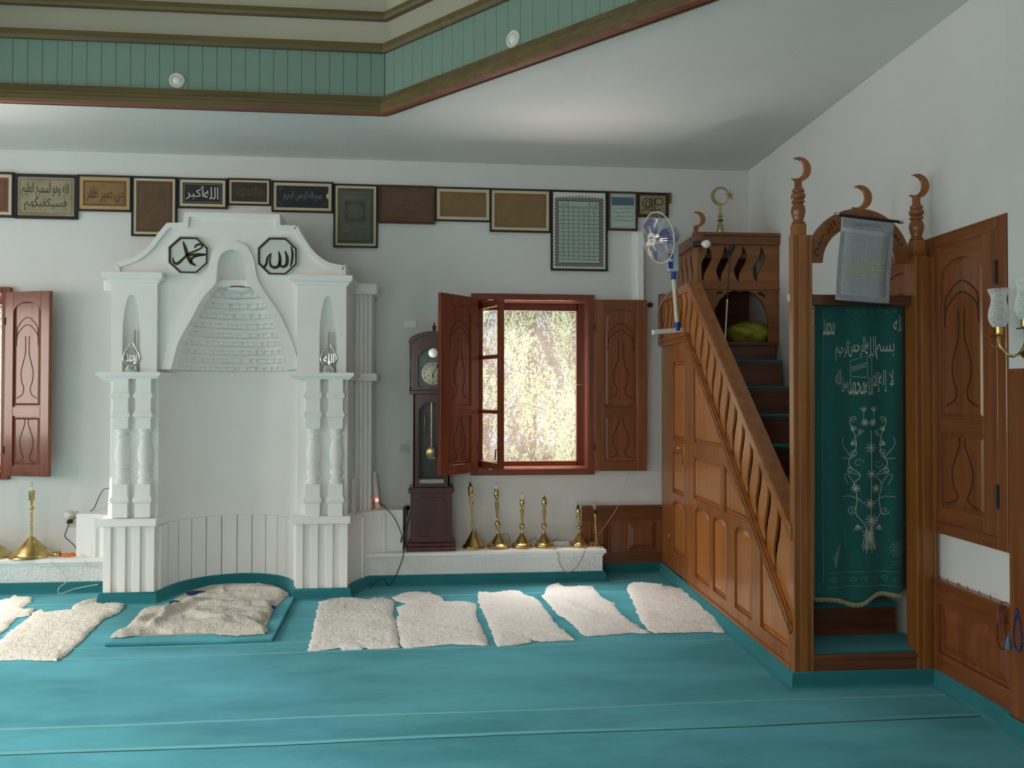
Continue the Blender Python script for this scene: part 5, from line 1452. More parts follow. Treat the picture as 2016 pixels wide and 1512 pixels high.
# white boxed-in pipe in the corner behind the fan
for (p0, p1, d_, nm) in ((1246, 1256, .05, 'wall_trunking'), (1256, 1268, .085, 'wall_trunking')):
    A, B = onY(p0, 456, WY - d_), onY(p1, 592, WY - d_)
    MB().box((A.x, WY - d_, 1.15), (B.x, WY - .001, A.z)).build(nm, 'plaster_fine', label='white boxed-in pipe cover beside the fan, ' + ('left and flatter half' if p0 < 1250 else 'right and deeper half'), cat='pipe cover', group='pipe covers beside the fan', bevel=.004)
p = onY(103, 758, WY); MB().tube([(p.x - .04, WY - .002, p.z + .008), (p.x - .01, WY - .03, p.z + .004), (p.x, WY - .035, p.z - .004)], .004, 6).build('wall_hook', 'iron', label='small iron hook on the wall beside the left shutter', cat='hook')
p = onY(1281, 600, WY - .03); MB().lathe((p.x, WY - .002, p.z), [(.022, 0), (.022, .02), (.012, .035), (.004, .04)], 14, axis=(0, -1, 0)).build('shutter_stop', 'iron', label='round black shutter stop on the wall right of the window', cat='shutter stop', smooth=True)
# ================================================================== things on the ledges
def thin_glass(name, tint=(.9, .94, .95), base=.06, blend=.4):
    m = bpy.data.materials.new(name); m.use_nodes = True; nt = m.node_tree; nt.nodes.clear()
    o = nt.nodes.new('ShaderNodeOutputMaterial'); mx = nt.nodes.new('ShaderNodeMixShader')
    t = nt.nodes.new('ShaderNodeBsdfTransparent'); g = nt.nodes.new('ShaderNodeBsdfGlossy'); g.inputs['Roughness'].default_value = .05
    g.inputs[0].default_value = (1, 1, 1, 1); t.inputs[0].default_value = (*tint, 1)
    lw = nt.nodes.new('ShaderNodeLayerWeight'); lw.inputs[0].default_value = blend
    ad = nt.nodes.new('ShaderNodeMath'); ad.operation = 'MULTIPLY_ADD'; ad.inputs[1].default_value = .8; ad.inputs[2].default_value = base
    nt.links.new(lw.outputs['Facing'], ad.inputs[0]); nt.links.new(ad.outputs[0], mx.inputs[0])
    nt.links.new(t.outputs[0], mx.inputs[1]); nt.links.new(g.outputs[0], mx.inputs[2]); nt.links.new(mx.outputs[0], o.inputs[0])
    MAT[name] = m
thin_glass('bulb_glass'); thin_glass('clock_glass', (.95, .95, .95), .03, .2)
YLp = 6.235
def rope(r0, r1, z0, z1, n=26, bulge=.18):
    """twisted stem as a knobbly profile"""
    return [((r0 + (r1 - r0) * i / n) * (1 + bulge * math.sin(i * 2.1)), z0 + (z1 - z0) * i / n) for i in range(n + 1)]
def table_lamp(pxb, pxt, half_px, py_base, py_top, py_bulb, kind, label, socket='black', bulb=True, yl=YLp):
    pb = onY(pxb, py_base, yl); x, y, z = pb.x, yl, zl
    H = onY(pxt, py_top, yl).z - z; hb = onY(pxt, py_bulb, yl).z - z
    rb = half_px * (pb - CAM).length / F_PX * .985
    lean = (onY(pxt, py_top, yl).x - x) / H
    ax = Vector((lean, 0, 1)).normalized()
    r = thing('table_lamp', label, 'lamp', (x, y, z), group='brass lamps with candle bulbs on the ledges')
    at = lambda h: Vector((x, y, z)) + ax * h
    if kind == 'cone':
        MB().lathe((x, y, z), [(rb * .97, 0), (rb, .006), (rb * .98, .016), (rb * .86, .030), (rb * .80, .034), (rb * .55, .075), (rb * .50, .079), (rb * .28, .120), (rb * .14, .145), (.010, .150)], 28).build('base', 'brass', r, smooth=True)
        MB().lathe((x, y, z), rope(.0085, .0085, .148, H * .70) + [(.010, H * .705), (.017, H * .72), (.019, H * .735), (.016, H * .75)] + rope(.0085, .010, H * .755, H - .075, 10), 12, ax).build('stem', 'brass', r, smooth=True)
        MB().lathe(at(H - .078), [(.010, 0), (.022, .006), (.023, .012), (.020, .014), (.021, .070), (.024, .074), (.024, .078), (.014, .078)], 20, ax).build('cup', 'brass', r, smooth=True)
    elif kind == 'turned':
        MB().lathe((x, y, z), [(rb * .97, 0), (rb, .004), (rb, .022), (rb * .93, .028), (rb * .72, .036), (rb * .66, .042), (rb * .58, .056), (rb * .40, .078), (rb * .24, .098), (rb * .17, .112), (.012, .118)], 28).build('base', 'brass', r, smooth=True)
        h0 = .116; L = H - .116
        prof = [(.012, 0), (.009, .04), (.008, .10), (.012, .12), (.020, .16), (.022, .20), (.020, .24), (.012, .28), (.008, .30), (.009, .36), (.012, .50), (.016, .64), (.017, .68), (.010, .70), (.009, .74), (.013, .76), (.010, .78)]
        MB().lathe(at(h0), [(a, b * L) for a, b in prof], 20, ax).build('stem', 'brass', r, smooth=True)
        MB().lathe(at(h0 + L * .775), [(.010, 0), (.016, L * .02), (.021, L * .07), (.021, L * .11), (.017, L * .16), (.018, L * .20), (.021, L * .222), (.012, L * .222)], 20, ax).build('cup', 'brass', r, smooth=True)
    else:
        MB().lathe((x, y, z), [(rb, 0), (rb, .006), (rb * .8, .012), (rb * .5, .022), (rb * .3, .04), (.010, .055)], 24).build('base', 'brass', r, smooth=True)
        MB().lathe((x, y, z), rope(.010, .009, .052, H - .02, 22) + [(.014, H - .014), (.014, H)], 12, ax).build('stem', 'brass', r, smooth=True)
    gap = hb - H
    if bulb:
        sk = min(.030, gap * .38)
        MB().lathe(at(H - .004), [(.011, 0), (.011, sk), (.008, sk + .004)], 14, ax).build('socket', socket, r, smooth=True)
        bh = gap - sk; br = min(.018, bh * .36)
        MB().lathe(at(H + sk - .002), [(.007, 0), (br * .75, bh * .16), (br, bh * .36), (br * .86, bh * .58), (br * .45, bh * .82), (br * .14, bh * .96), (.0008, bh)], 16, ax).build('bulb', 'bulb_glass', r, smooth=True)
        MB().tube([at(H + sk), at(H + sk + bh * .35), at(H + sk + bh * .35) + Vector((.004, 0, .006)), at(H + sk + bh * .2) + Vector((.005, 0, 0))], .0016, 5).build('filament', 'silver', r)
    return r
table_lamp(932.5, 926, 22.3, 1082, 957.6, 938, 'cone', 'tallest brass lamp with cone foot and twisted stem right beside the clock')
table_lamp(981.5, 977, 22.8, 1082, 962, 944.6, 'turned', 'tall turned brass lamp, second from the clock', 'white_plastic')
table_lamp(1027.5, 1028, 20.5, 1081.5, 982, 963, 'turned', 'middling turned brass lamp with clear bulb, third from the clock', 'white_plastic')
table_lamp(1071, 1071.5, 18.8, 1081, 981.6, 973, 'turned', 'turned brass lamp with a short dark tip instead of a bulb, fourth from the clock', 'black')
table_lamp(1141.5, 1138, 18.5, 1078, 1001, 985, 'turned', 'short turned brass lamp with wide bell foot, second from the ledge end', 'black')
table_lamp(1175, 1171.5, 10.8, 1077, 1011, 986, 'thin', 'thinnest brass lamp with twisted stem at the right end of the ledge')
table_lamp(62, 62.5, 33, 1103, 966, 947, 'cone', 'brass lamp with broad cone foot on the left ledge', 'white_plastic', yl=6.20)
table_lamp(-22, -22, 34, 1101, 966, 947, 'cone', 'brass lamp cut by the left edge, only its foot in view', 'white_plastic', yl=6.20)
# odd things on the left ledge
p = onY(112, 1096, 6.18)
MB().lathe((p.x, 6.18, zl), [(.018, 0), (.026, .004), (.030, .016), (.024, .028), (.030, .036), (.026, .036), (.010, .02)], 20).build('brass_cup', 'brass', label='tiny brass cup lying beside the left lamp foot', cat='cup', smooth=True)
p = onY(136, 1094, 6.18)
m = MB(); n_ = 14
pts = [(p.x + .062 * math.cos(2 * math.pi * i / n_) * (1 + .2 * math.sin(i * 2.3)), 6.18 + .03 * math.sin(2 * math.pi * i / n_)) for i in range(n_)]
m.prism(pts, lambda u, v, d: (u, v, d + .004 * math.sin(u * 90)), zl + .004, zl + .020)
m.build('sweet_packet', 'orange', label='small crumpled orange packet on the left ledge', cat='packet', smooth=40)
# multi-plug strip behind the lamps
p = onY(1103, 1072, 6.27)
r_ = thing('power_strip', 'pale multi-socket extension lying behind the lamps', 'socket strip', (p.x, 6.27, zl))
MB().box((p.x - .075, 6.25, zl), (p.x + .075, 6.30, zl + .035)).build('body', 'white_plastic', r_, bevel=.008)
for i in range(3): MB().lathe((p.x - .05 + .045 * i, 6.275, zl + .034), [(.016, 0), (.016, .002), (.012, .001)], 14).build('outlet', 'grey_plastic', r_)

# ------------------------------------------------------------------ grandfather clock
YC = 6.145
kx = lambda px: onY(px, 850, YC).x
kz_ = lambda py: onY(850, py, YC).z
ck = thing('grandfather_clock', 'tall dark mahogany grandfather clock half hidden by the open shutter', 'clock', (kx(848), YC, zl))
CXc = kx(849.5); YBk = WY - .012
def cbx(hw, za, zb, yf=YC, mat_='clock_wood', nm='case', bev=.004): return MB().box((CXc - hw, yf, za), (CXc + hw, YBk, zb)).build(nm, mat_, ck, bevel=bev)
hb, ht, hh = .166, .146, .166
z_pl1, z_b1, z_w1, z_t1 = kz_(1068), kz_(970), kz_(959), kz_(776)
cbx(.196, zl, zl + .035, YC - .03, nm='plinth'); cbx(.185, zl + .03, z_pl1, YC - .018, nm='plinth_moulding', bev=.012)
cbx(hb, z_pl1, z_b1, nm='base_box'); cbx(hb + .016, z_b1 - .004, z_w1, YC - .014, nm='waist_moulding', bev=.010)
# base panel with scooped corners
fnC = lambda u, v, d: (CXc + u, YC - d, v)
def scoop(hw, za, zb, r0=.03):
    out = []
    for cx, cz2, a0 in ((-hw, za, 90), (hw, za, 180), (hw, zb, 270), (-hw, zb, 0)):
        for i in range(5):
            t = R(a0 - 90 * i / 4)
            out.append((cx + r0 * math.cos(t), cz2 + r0 * math.sin(t)))
    return out
sc = scoop(.125, z_pl1 + .05, z_b1 - .04)
MB().prism(sc, fnC, 0, .008).build('base_panel', 'clock_wood', ck, bevel=.004)
# trunk: frame with an arched glass door
zt_a, zt_b = z_w1, z_t1
wy0, wy1 = kz_(952), kz_(793)
archw = [(-.098, wy0), (.098, wy0), (.098, wy1 - .05)] + [(.098 * math.cos(t) * .86, wy1 - .05 + .055 * math.sin(t)) for t in [math.pi * i / 12 for i in range(0, 13)]] + [(-.098, wy1 - .05)]
MB().prism_holes([(-ht, zt_a), (ht, zt_a), (ht, zt_b), (-ht, zt_b)], [archw], fnC, -.02, 0).build('trunk_front', 'clock_wood', ck, bevel=.003)
for s_ in (-1, 1): MB().box((CXc + s_ * ht, YC + .0, zt_a), (CXc + s_ * (ht - .014), YBk, zt_b)).build('trunk_side', 'clock_wood', ck)
MB().box((CXc - ht, YBk - .015, zt_a), (CXc + ht, YBk, zt_b)).build('trunk_back', 'clock_wood', ck)
MB().prism([(u * .99, v) for u, v in archw], fnC, -.012, -.009).build('trunk_glass', 'clock_glass', ck)
MB().box((CXc - .098, YC + .02, wy0 - .005), (CXc + .098, YC + .12, wy0 + .030)).build('inner_shelf', 'medallion_white', ck)
# pendulum and weight
pz = kz_(893); pxx = kx(849)
pd = bpy.data.objects.new('pendulum', None); C.objects.link(pd); pd.parent = ck; WM[pd.name] = WM[ck.name]
MB().lathe((pxx, YC + .07, pz), [(.001, 0), (.050, .0), (.054, .004), (.050, .008), (.030, .012), (.001, .014)], 32, axis=(0, -1, 0)).build('bob', 'brass', pd, smooth=True)
MB().box((pxx - .004, YC + .072, pz + .04), (pxx + .004, YC + .078, kz_(790))).build('rod', 'brass', pd)
MB().lathe((kx(836), YC + .07, kz_(857)), [(.004, 0), (.007, .005), (.007, .170), (.003, .178)], 12).build('weight', 'brass', ck, smooth=True)
MB().tube([(kx(836), YC + .07, kz_(815)), (kx(836), YC + .07, kz_(795))], .0015, 5).build('chain', 'brass', ck)
# hood
zh0, zh1 = kz_(776), kz_(768)
cbx(hh + .012, zh0 - .002, zh1, YC - .018, nm='hood_moulding', bev=.007)
zc0, zc1 = kz_(672), kz_(652)
hoodp = [(-hh + .01, zh1), (hh - .01, zh1), (hh - .01, zc0)] + [((hh - .01) * math.cos(t), zc0 + (zc1 - zc0) * math.sin(t)) for t in [math.pi * i / 16 for i in range(17)]] + [(-hh + .01, zc0)]
dz0, dz1 = kz_(761), kz_(700)
dop = [(-.108, dz0), (.108, dz0), (.108, dz1)] + [(.085 * math.cos(t), dz1 + .058 * math.sin(t)) for t in [math.pi * i / 12 for i in range(13)]] + [(-.108, dz1)]
MB().prism_holes(hoodp, [dop], fnC, -.03, .004).build('hood_front', 'clock_wood', ck, bevel=.004)
MB().prism(hoodp, fnC, -.24, -.06).build('hood_body', 'clock_wood', ck)
cor = [((hh + .02 + e) * math.cos(t), zc0 - .01 + (zc1 - zc0 + .006 + e) * math.sin(t)) for e in (0,) for t in [math.pi * i / 20 for i in range(21)]] + [((hh - .02) * math.cos(t), zc0 - .012 + (zc1 - zc0 - .022) * math.sin(t)) for t in [math.pi * (20 - i) / 20 for i in range(21)]]
MB().prism(cor, fnC, -.20, .022).build('hood_cornice', 'clock_wood', ck, bevel=.006)
MB().lathe((kx(854), YC + .06, zc1 + .0), [(.014, 0), (.014, .010), (.008, .016), (.014, .026), (.017, .036), (.012, .048), (.005, .056), (.006, .062), (.002, .082)], 16).build('finial', 'clock_wood', ck, smooth=True)
for s_ in (-1, 1): MB().lathe((CXc + s_ * (hh + .002), YC + .005, zh1), [(.009, 0), (.009, .02), (.005, .03), (.008, .12), (.006, .22), (.009, .27), (.009, zc0 - zh1 - .01)], 12).build('column', 'clock_wood', ck, smooth=True)
# dial
MB().prism(dop, fnC, -.062, -.035).build('dial_plate', 'dial_plate', ck)
dcx, dcz = kx(852) - CXc, kz_(735)
dl = MB().lathe((CXc + dcx, YC + .035, dcz), [(.001, 0), (.090, 0), (.092, .004), (.086, .005), (.001, .005)], 40, axis=(0, -1, 0)).build('dial', 'dial', ck, smooth=True)
MB().lathe((CXc + dcx, YC + .035, dz1 + .022), [(.001, 0), (.036, 0), (.036, .005), (.001, .006)], 28, axis=(0, -1, 0)).build('moon_disc', 'silver', ck, smooth=True)
m = MB()
for n_ in range(1, 13):
    t = R(90 - 30 * n_); cx, cz2 = dcx + .070 * math.cos(t), dcz + .070 * math.sin(t); s_ = .0105 if n_ < 10 else .012
    m.flat(textbox(str(n_), cx - s_ * (.6 if n_ < 10 else .9), cz2 - .011, cx + s_ * (.6 if n_ < 10 else .9), cz2 + .011, False), fnC, -.0285)
m.build('numerals', 'ink', ck)
hd = MB(); hd.ribbon([(dcx, dcz), (dcx + .044, dcz + .072)], [.006, .002], fnC, -.026, .001, 1); hd.build('minute_hand', 'ink', ck)
hd = MB(); hd.ribbon([(dcx, dcz), (dcx, dcz - .022), (dcx, dcz - .042)], [.006, .012, .002], fnC, -.027, .001, 4); hd.build('hour_hand', 'ink', ck)
m = MB()
for u in (-.035, .035): m.flat(([(dcx + u + .005 * math.cos(R(i * 45)), dcz - .018 + .005 * math.sin(R(i * 45))) for i in range(8)], [tuple(range(8))]), fnC, -.0285)
m.build('winding_hole', 'ink', ck)
props(ck.children[-1], kind='stuff')

# ------------------------------------------------------------------ cables
def cable(pts, r, m_, label, name='cable', n=8):
    MB().tube(curve3(pts, n), r, 6).build(name, m_, label=label, cat='cable', group='loose cables', smooth=True)
q = lambda px, py, Y: tuple(onY(px, py, Y))
cable([q(214, 962, 5.93), q(203, 965, 6.1), q(192, 985, 6.22), q(184, 1002, 6.30), q(165, 1012, 6.34), q(147, 1020, 6.36), q(138, 1028, 6.36), q(131, 1044, 6.34), q(128, 1056, 6.3), q(138, 1066, 6.28), q(148, 1076, 6.26), q(150, 1083, 6.24)], .0035, 'cable_black', 'black cable curving from the lit light bar down past the left socket')
cable([q(151, 1085, 6.22), q(158, 1092, 6.17), (onY(166, 1098, 6.12).x, 6.12, zl + .004), (onY(167, 1103, 6.06).x, 6.06, zl - .03), q(176, 1117, 6.06), q(190, 1118, 6.06)], .003, 'cable_white', 'thin white cable looping over the front of the left ledge near the niche')
a = onZ(118, 1164, .03)
cable([q(92, 1092, 6.20), (onY(100, 1097, 6.10).x, 6.10, zl + .004), (onY(104, 1104, 6.065).x, 6.065, zl - .04), q(120, 1124, 6.06), q(131, 1144, 6.045), (a.x, 5.99, .06), (a.x, a.y, .012), (a.x + .10, a.y + .03, .04), (a.x + .26, 6.03, .07)], .0032, 'cable_white', 'white cable hanging from the left ledge to the carpet')
cable([q(-6, 1090, 6.3), q(8, 1081, 6.3), q(18, 1088, 6.3), q(32, 1094, 6.25)], .003, 'cable_grey', 'grey cable lying on the left ledge between the two lamp feet')
cable([q(746, 990, 6.24), q(757, 998, 6.14), q(775, 1018, 6.12), q(786, 1040, 6.12), q(792, 1058, 6.13), q(789, 1068, 6.13), q(792, 1050, 6.20), q(800, 1025, 6.34), q(802, 1004, 6.36)], .0035, 'cable_black', 'black cable from the red-lamped bar to the socket by the clock')
b = onZ(738, 1144, .02)
cable([q(793, 1078, 6.14), (onY(794, 1090, 6.07).x, 6.07, zl - .01), q(788, 1112, 6.06), q(778, 1135, 6.05), (b.x + .12, 6.0, .02), (b.x + .08, 6.02, .075), (b.x + .02, 5.99, .055), (b.x - .02, 5.96, .01)], .0035, 'cable_black', 'black cable running from the clock foot down the ledge to the carpet')
cable([q(1091, 1080, 6.12), (onY(1099, 1086, 6.06).x, 6.06, zl - .02), q(1101, 1105, 6.06), q(1108, 1120, 6.055), q(1116, 1127, 6.05), q(1125, 1125, 6.05), q(1140, 1110, 6.06), (onY(1150, 1087, 6.06).x, 6.06, zl - .02), q(1153, 1079, 6.12)], .003, 'cable_grey', 'thin dark cable sagging in a loop down the right ledge front')
cable([q(985, 1053, 6.26), q(997, 1051, 6.3), q(1003, 1058, 6.33), q(1001, 1068, 6.3)], .003, 'cable_grey', 'short grey cable arching behind the second lamp')
cable([q(1040, 1067, 6.28), q(1052, 1059, 6.3), q(1060, 1066, 6.32), q(1080, 1066, 6.32), q(1100, 1060, 6.3)], .003, 'cable_grey', 'grey cable lying behind the middle lamps')
cable([q(1119, 1067, 6.28), q(1105, 1074, 6.2), q(1095, 1079, 6.14), q(1086, 1081, 6.12)], .003, 'cable_white', 'short white lead of the extension strip')
cable([q(1281, 612, 6.36), q(1280, 640, 6.37), q(1275, 760, 6.38), q(1266, 880, 6.38), q(1240, 925, 6.38), q(1219, 990, 6.345), q(1195, 1030, 6.335), q(1178, 1052, 6.30)], .002, 'cable_white', 'thin pale wire running down the wall from the fan to the last lamp')
cable([q(797, 1078, 6.34), q(796, 1050, 6.33), q(801, 1025, 6.33), q(805, 1010, 6.35)], .008, 'grey_plastic', 'thick grey plastic-wrapped lead beside the clock foot')

# ------------------------------------------------------------------ stand fan tied to the pulpit side
PX_ = lambda px, py, x=SX - .035: MR @ rX(px, py, x)
fb_, ft_ = PX_(1333, 640), PX_(1326, 548)
fan = thing('fan', 'white and blue stand fan with clear blades fixed to the pulpit side', 'fan', PX_(1333, 652))
MB().tube([fb_, ft_], .016, 14).build('pole', 'white_plastic', fan, smooth=True)
MB().tube([ft_ + Vector((0, 0, -.01)), ft_ + Vector((0, 0, .045))], .021, 14).build('pole_collar', 'blue_plastic', fan, smooth=True)
MB().tube([fb_ + Vector((0, 0, -.045)), fb_ + Vector((0, 0, .02))], .026, 14).build('foot_collar', 'blue_plastic', fan, smooth=True)
fl0 = fb_ + Vector((-.20, -.02, -.06)); fl1 = fb_ + Vector((.05, .01, -.035))
dv = (fl1 - fl0).normalized(); sd = Vector((-dv.y, dv.x, 0)).normalized()
m = MB()
for t, e in ((0, 1), (1, 1)):
    c_ = fl0 if t == 0 else fl1
    m.v += [c_ + sd * a_ * .022 + Vector((0, 0, b_ * .018)) for a_, b_ in ((-1, -1), (1, -1), (1, 1), (-1, 1))]
m.f += [(0, 1, 5, 4), (1, 2, 6, 5), (2, 3, 7, 6), (3, 0, 4, 7), (0, 3, 2, 1), (4, 5, 6, 7)]
m.build('foot_bar', 'white_plastic', fan, bevel=.004)
cb = ft_ + Vector((-.012, -.01, .05))
m = MB().box(cb + Vector((-.035, -.03, 0)), cb + Vector((.045, .05, .22))); m.build('control_box', 'grey_plastic', fan, bevel=.01)
MB().box(cb + Vector((-.042, -.036, .02)), cb + Vector((-.005, -.028, .14))).build('control_panel', 'blue_plastic', fan, bevel=.003)
MB().box(cb + Vector((-.044, -.040, .075)), cb + Vector((-.010, -.030, .095))).build('label_strip', 'white_plastic', fan)
hc = onY(1296, 468, ft_.y - .06)                 # middle of the guard
ax = Vector((-.92, -.30, -.25)).normalized()      # where it blows
mc = hc - ax * .10
MB().lathe(hc - ax * .17, [(.03, 0), (.058, .01), (.064, .04), (.060, .10), (.040, .115)], 20, ax).build('motor', 'grey_plastic', fan, smooth=True)
MB().tube([cb + Vector((.005, .01, .21)), mc - Vector((0, 0, .03))], .022, 10).build('neck', 'grey_plastic', fan, smooth=True)
e1 = ax.orthogonal().normalized(); e2 = ax.cross(e1)
RG = .200
def ringp(r_, h, n=40): return [hc + ax * h + (e1 * math.cos(2 * math.pi * i / n) + e2 * math.sin(2 * math.pi * i / n)) * r_ for i in range(n)]
gd = MB()
gd.tube(ringp(RG, 0), .0045, 6, closed=True); gd.build('guard_rim', 'white_plastic', fan, smooth=True)
gd = MB()
for i in range(56):
    t = 2 * math.pi * i / 56; d_ = e1 * math.cos(t) + e2 * math.sin(t)
    gd.tube([hc + ax * .062 + d_ * .045, hc + ax * .060 + d_ * .10, hc + ax * .040 + d_ * .165, hc + d_ * RG], .0009, 4, caps=False)
    gd.tube([hc - ax * .062 + d_ * .05, hc - ax * .055 + d_ * .12, hc - ax * .030 + d_ * .18, hc + d_ * RG], .0009, 4, caps=False)
props(gd.build('guard_wires', 'chrome', fan), kind='stuff')
MB().lathe(hc + ax * .058, [(.001, 0), (.052, 0), (.052, .005), (.048, .009), (.001, .010)], 28, ax).build('guard_cap', 'white_plastic', fan, smooth=True)
right = ax.cross(Vector((0, 0, 1))).normalized() * -1; upv = right.cross(ax).normalized()
if upv.z < 0: upv = -upv
fcap = lambda u, v, d: hc + ax * (.0685 + d) + right * u + upv * v
m = MB(); 
for (u0, v0, u1, v1) in ((-.026, .006, .026, .014), (-.018, -.012, .018, -.009), (-.018, -.019, .018, -.016), (-.012, -.026, .012, -.023)): m.flat((rect(u0, v0, u1, v1), [(0, 1, 2, 3)]), fcap, .0005)
m.build('cap_print', 'ink', fan)
for i in range(3):
    t0 = 2 * math.pi * i / 3 + .5; m = MB(); vs, fs = [], []
    for j in range(9):
        f = j / 8; r_ = .03 + .145 * f
        for k_ in range(7):
            g = k_ / 6 - .5; wd = .35 + .75 * math.sin(math.pi * min(1, f * .75 + .2))
            t = t0 + g * wd + .25 * f; vs.append(hc + ax * (.012 + .035 * g) + (e1 * math.cos(t) + e2 * math.sin(t)) * r_)
    fs = [(j * 7 + k_, j * 7 + k_ + 1, (j + 1) * 7 + k_ + 1, (j + 1) * 7 + k_) for j in range(8) for k_ in range(6)]
    m.add(vs, fs).build('blade', 'blade_plastic', fan, smooth=True)
MB().lathe(hc - ax * .01, [(.026, 0), (.028, .02), (.020, .04), (.001, .044)], 18, ax).build('hub', 'grey_plastic', fan, smooth=True)
MB().tube(curve3([cb + Vector((.0, .01, .01)), PX_(1318, 572) , PX_(1310, 585), PX_(1300, 600, SX - .1), onY(1290, 625, 6.33), onY(1284, 660, 6.36), onY(1280, 700, 6.38)], 6), .0028, 6).build('cord', 'cable_white', fan, smooth=True)

# ------------------------------------------------------------------ on the pulpit canopy
zct = zt1 + .006
p = rY(1418, 455, -.42)
bf = thing('crescent_finial', 'brass crescent and star finial standing on the pulpit canopy', 'finial', MR @ Vector((p.x, -.42, zct)))
bx_, by_ = p.x, -.42
zz = lambda py: rY(1418, py, -.42).z
MB(MR).lathe((bx_, by_, zct), [(.035, 0), (.036, .008), (.026, .014), (.020, .030), (.026, .060), (.028, .085), (.020, .115), (.013, .140), (.022, .146), (.024, .156), (.014, .162), (.013, .178), (.020, .184), (.020, .194), (.011, .200), (.010, zz(404) - zct)], 20).build('stem', 'old_brass', bf, smooth=True)
rcr = (zz(368) - zz(404)) / 2; czr = (zz(368) + zz(404)) / 2
n_ = 40; o_, i_ = [], []
for k_ in range(n_ + 1):
    t = R(22) + R(316) * k_ / n_; o_.append((bx_ + rcr * math.cos(t), czr + rcr * math.sin(t)))
    i_.append((bx_ + .012 + rcr * .80 * math.cos(t), czr + rcr * .80 * math.sin(t)))
MB().prism(o_ + i_[::-1], lambda u, v, d: MR @ Vector((u, by_ - d, v)), -.010, .010).build('crescent', 'old_brass', bf, bevel=.003)
st = []
for k_ in range(10):
    t = R(90 + 36 * k_); rr = .042 if k_ % 2 == 0 else .016; st.append((bx_ + rcr + .006 + rr * math.cos(t), czr + .008 + rr * math.sin(t)))
MB().prism(st, lambda u, v, d: MR @ Vector((u, by_ - d, v)), -.004, .004).build('star', 'old_brass', bf)
a = rY(1428, 452, -.40); b = rY(1450, 459, -.25)
MB(MR).tube([(a.x - .02, -.40, zct + .055), (b.x + .05, -.30, zct + .012)], .012, 4).build('wood_wedge', 'walnut_x', label='short dark wooden strip leaning on the brass finial', cat='wood piece')
# bulb on the canopy front
p = rY(1372, 480, ybm - .05); q_ = rY(1386, 484, ybm - .07)
r_ = thing('light_bulb', 'round white bulb in a black holder on the canopy front', 'bulb', MR @ Vector((p.x, ybm - .03, p.z)))
MB(MR).tube([(p.x - .015, ybm - .026, p.z), (p.x + .03, ybm - .06, p.z)], .024, 14).build('holder', 'black', r_, smooth=True)
MB(MR).lathe((p.x + .03, ybm - .06, p.z), [(.012, 0), (.016, .008), (.030, .026), (.033, .042), (.028, .058), (.014, .070), (.001, .074)], 20, axis=(.9, -.4, -.15)).build('globe', 'bulb_white', r_, smooth=True)
# microphone on its thin stand
a, b = rY(1427, 665, ybm - .22), rY(1438, 503, ybm - .06)
r_ = thing('microphone', 'black microphone clipped on a thin stand in front of the canopy', 'microphone', MR @ Vector((a.x, ybm - .22, a.z)))
mid = rY(1431.5, 590, ybm - .14)
MB(MR).tube([(a.x, ybm - .22, a.z - .02), (mid.x, ybm - .14, mid.z)], .008, 10).build('lower_tube', 'silver', r_, smooth=True)
MB(MR).tube([(mid.x, ybm - .14, mid.z), (b.x, ybm - .06, b.z)], .004, 8).build('upper_tube', 'iron', r_, smooth=True)
MB(MR).lathe((b.x - .01, ybm - .07, b.z - .005), [(.010, 0), (.013, .02), (.014, .045), (.022, .055), (.024, .075), (.016, .092), (.001, .096)], 16, axis=(.25, -.1, 1)).build('capsule', 'black', r_, smooth=True)
MB(MR).box((b.x - .035, ybm - .085, b.z + .005), (b.x - .005, ybm - .06, b.z + .04)).build('clip', 'black', r_, bevel=.004)
# yellow bag on the seat
bu, bd_ = MR @ rY(1474, 672, ybm + .18), None
bm_ = bmesh.new(); bmesh.ops.create_icosphere(bm_, subdivisions=4, radius=1)
cbg = MRi @ bu
hw_ = (rY(1519, 660, ybm + .18).x - rY(1430, 660, ybm + .18).x) / 2
vs = []
for v in bm_.verts:
    c_ = v.co; k_ = 1 + .16 * noise.noise(c_ * 1.7) + .07 * noise.noise(c_ * 5 + Vector((3, 1, 0)))
    z = c_.z * k_
    vs.append(MR @ Vector((cbg.x + c_.x * hw_ * k_, ybm + .18 + c_.y * .14 * k_, seat_z + .004 + max(0, (z + .75)) * .100)))
fs = [tuple(x.index for x in f.verts) for f in bm_.faces]; bm_.free()
MB().add(vs, fs).build('bag', 'yellow_bag', label='crumpled yellow bag lying on the pulpit seat under the arch', cat='bag', smooth=True)
a, b = Fp(1547, 600), Fp(1560, 583)
MB(MR).box((rY(1549, 590, yF + .03).x, yF + .02, Fp(1550, 592)[1]), (lx0 + .004, yF + .024, Fp(1550, 578)[1])).build('paper_tag', 'white_paper', label='small cream paper tag sticking out from the left portal post', cat='tag')
# ================================================================== curtain in the portal
YCu = yF + .085
cu0, cu1 = rY(1604, 900, YCu).x, rY(1799, 900, YCu).x
czt, czb = rY(1700, 600, YCu).z, rY(1700, 1172, YCu).z
def fold(u, v):
    k_ = (czt - v) / (czt - czb)
    s_ = (u - cu0) / (cu1 - cu0)
    return (.008 + .010 * k_) * math.sin(s_ * 21 + .6 * k_) * (.35 + .65 * abs(s_ - .5) * 2) + .006 * math.sin(s_ * 6 + 2 * k_) - (.035 * k_ if False else 0) + (.05 * max(0, s_ - .86) / .14)
def CUR(u, v, d=0.0): return MR @ Vector((u, YCu + fold(u, v) - d, v))
def hem(s_): return .020 * math.sin(s_ * 7.0 + 2.2) - .012 * math.cos(s_ * 15) - .02 * (1 - s_)
cur = thing('curtain', 'dark green curtain with silver embroidery hanging in the pulpit portal', 'curtain', MR @ Vector(((cu0 + cu1) / 2, YCu, czb)))
nu, nv = 90, 60
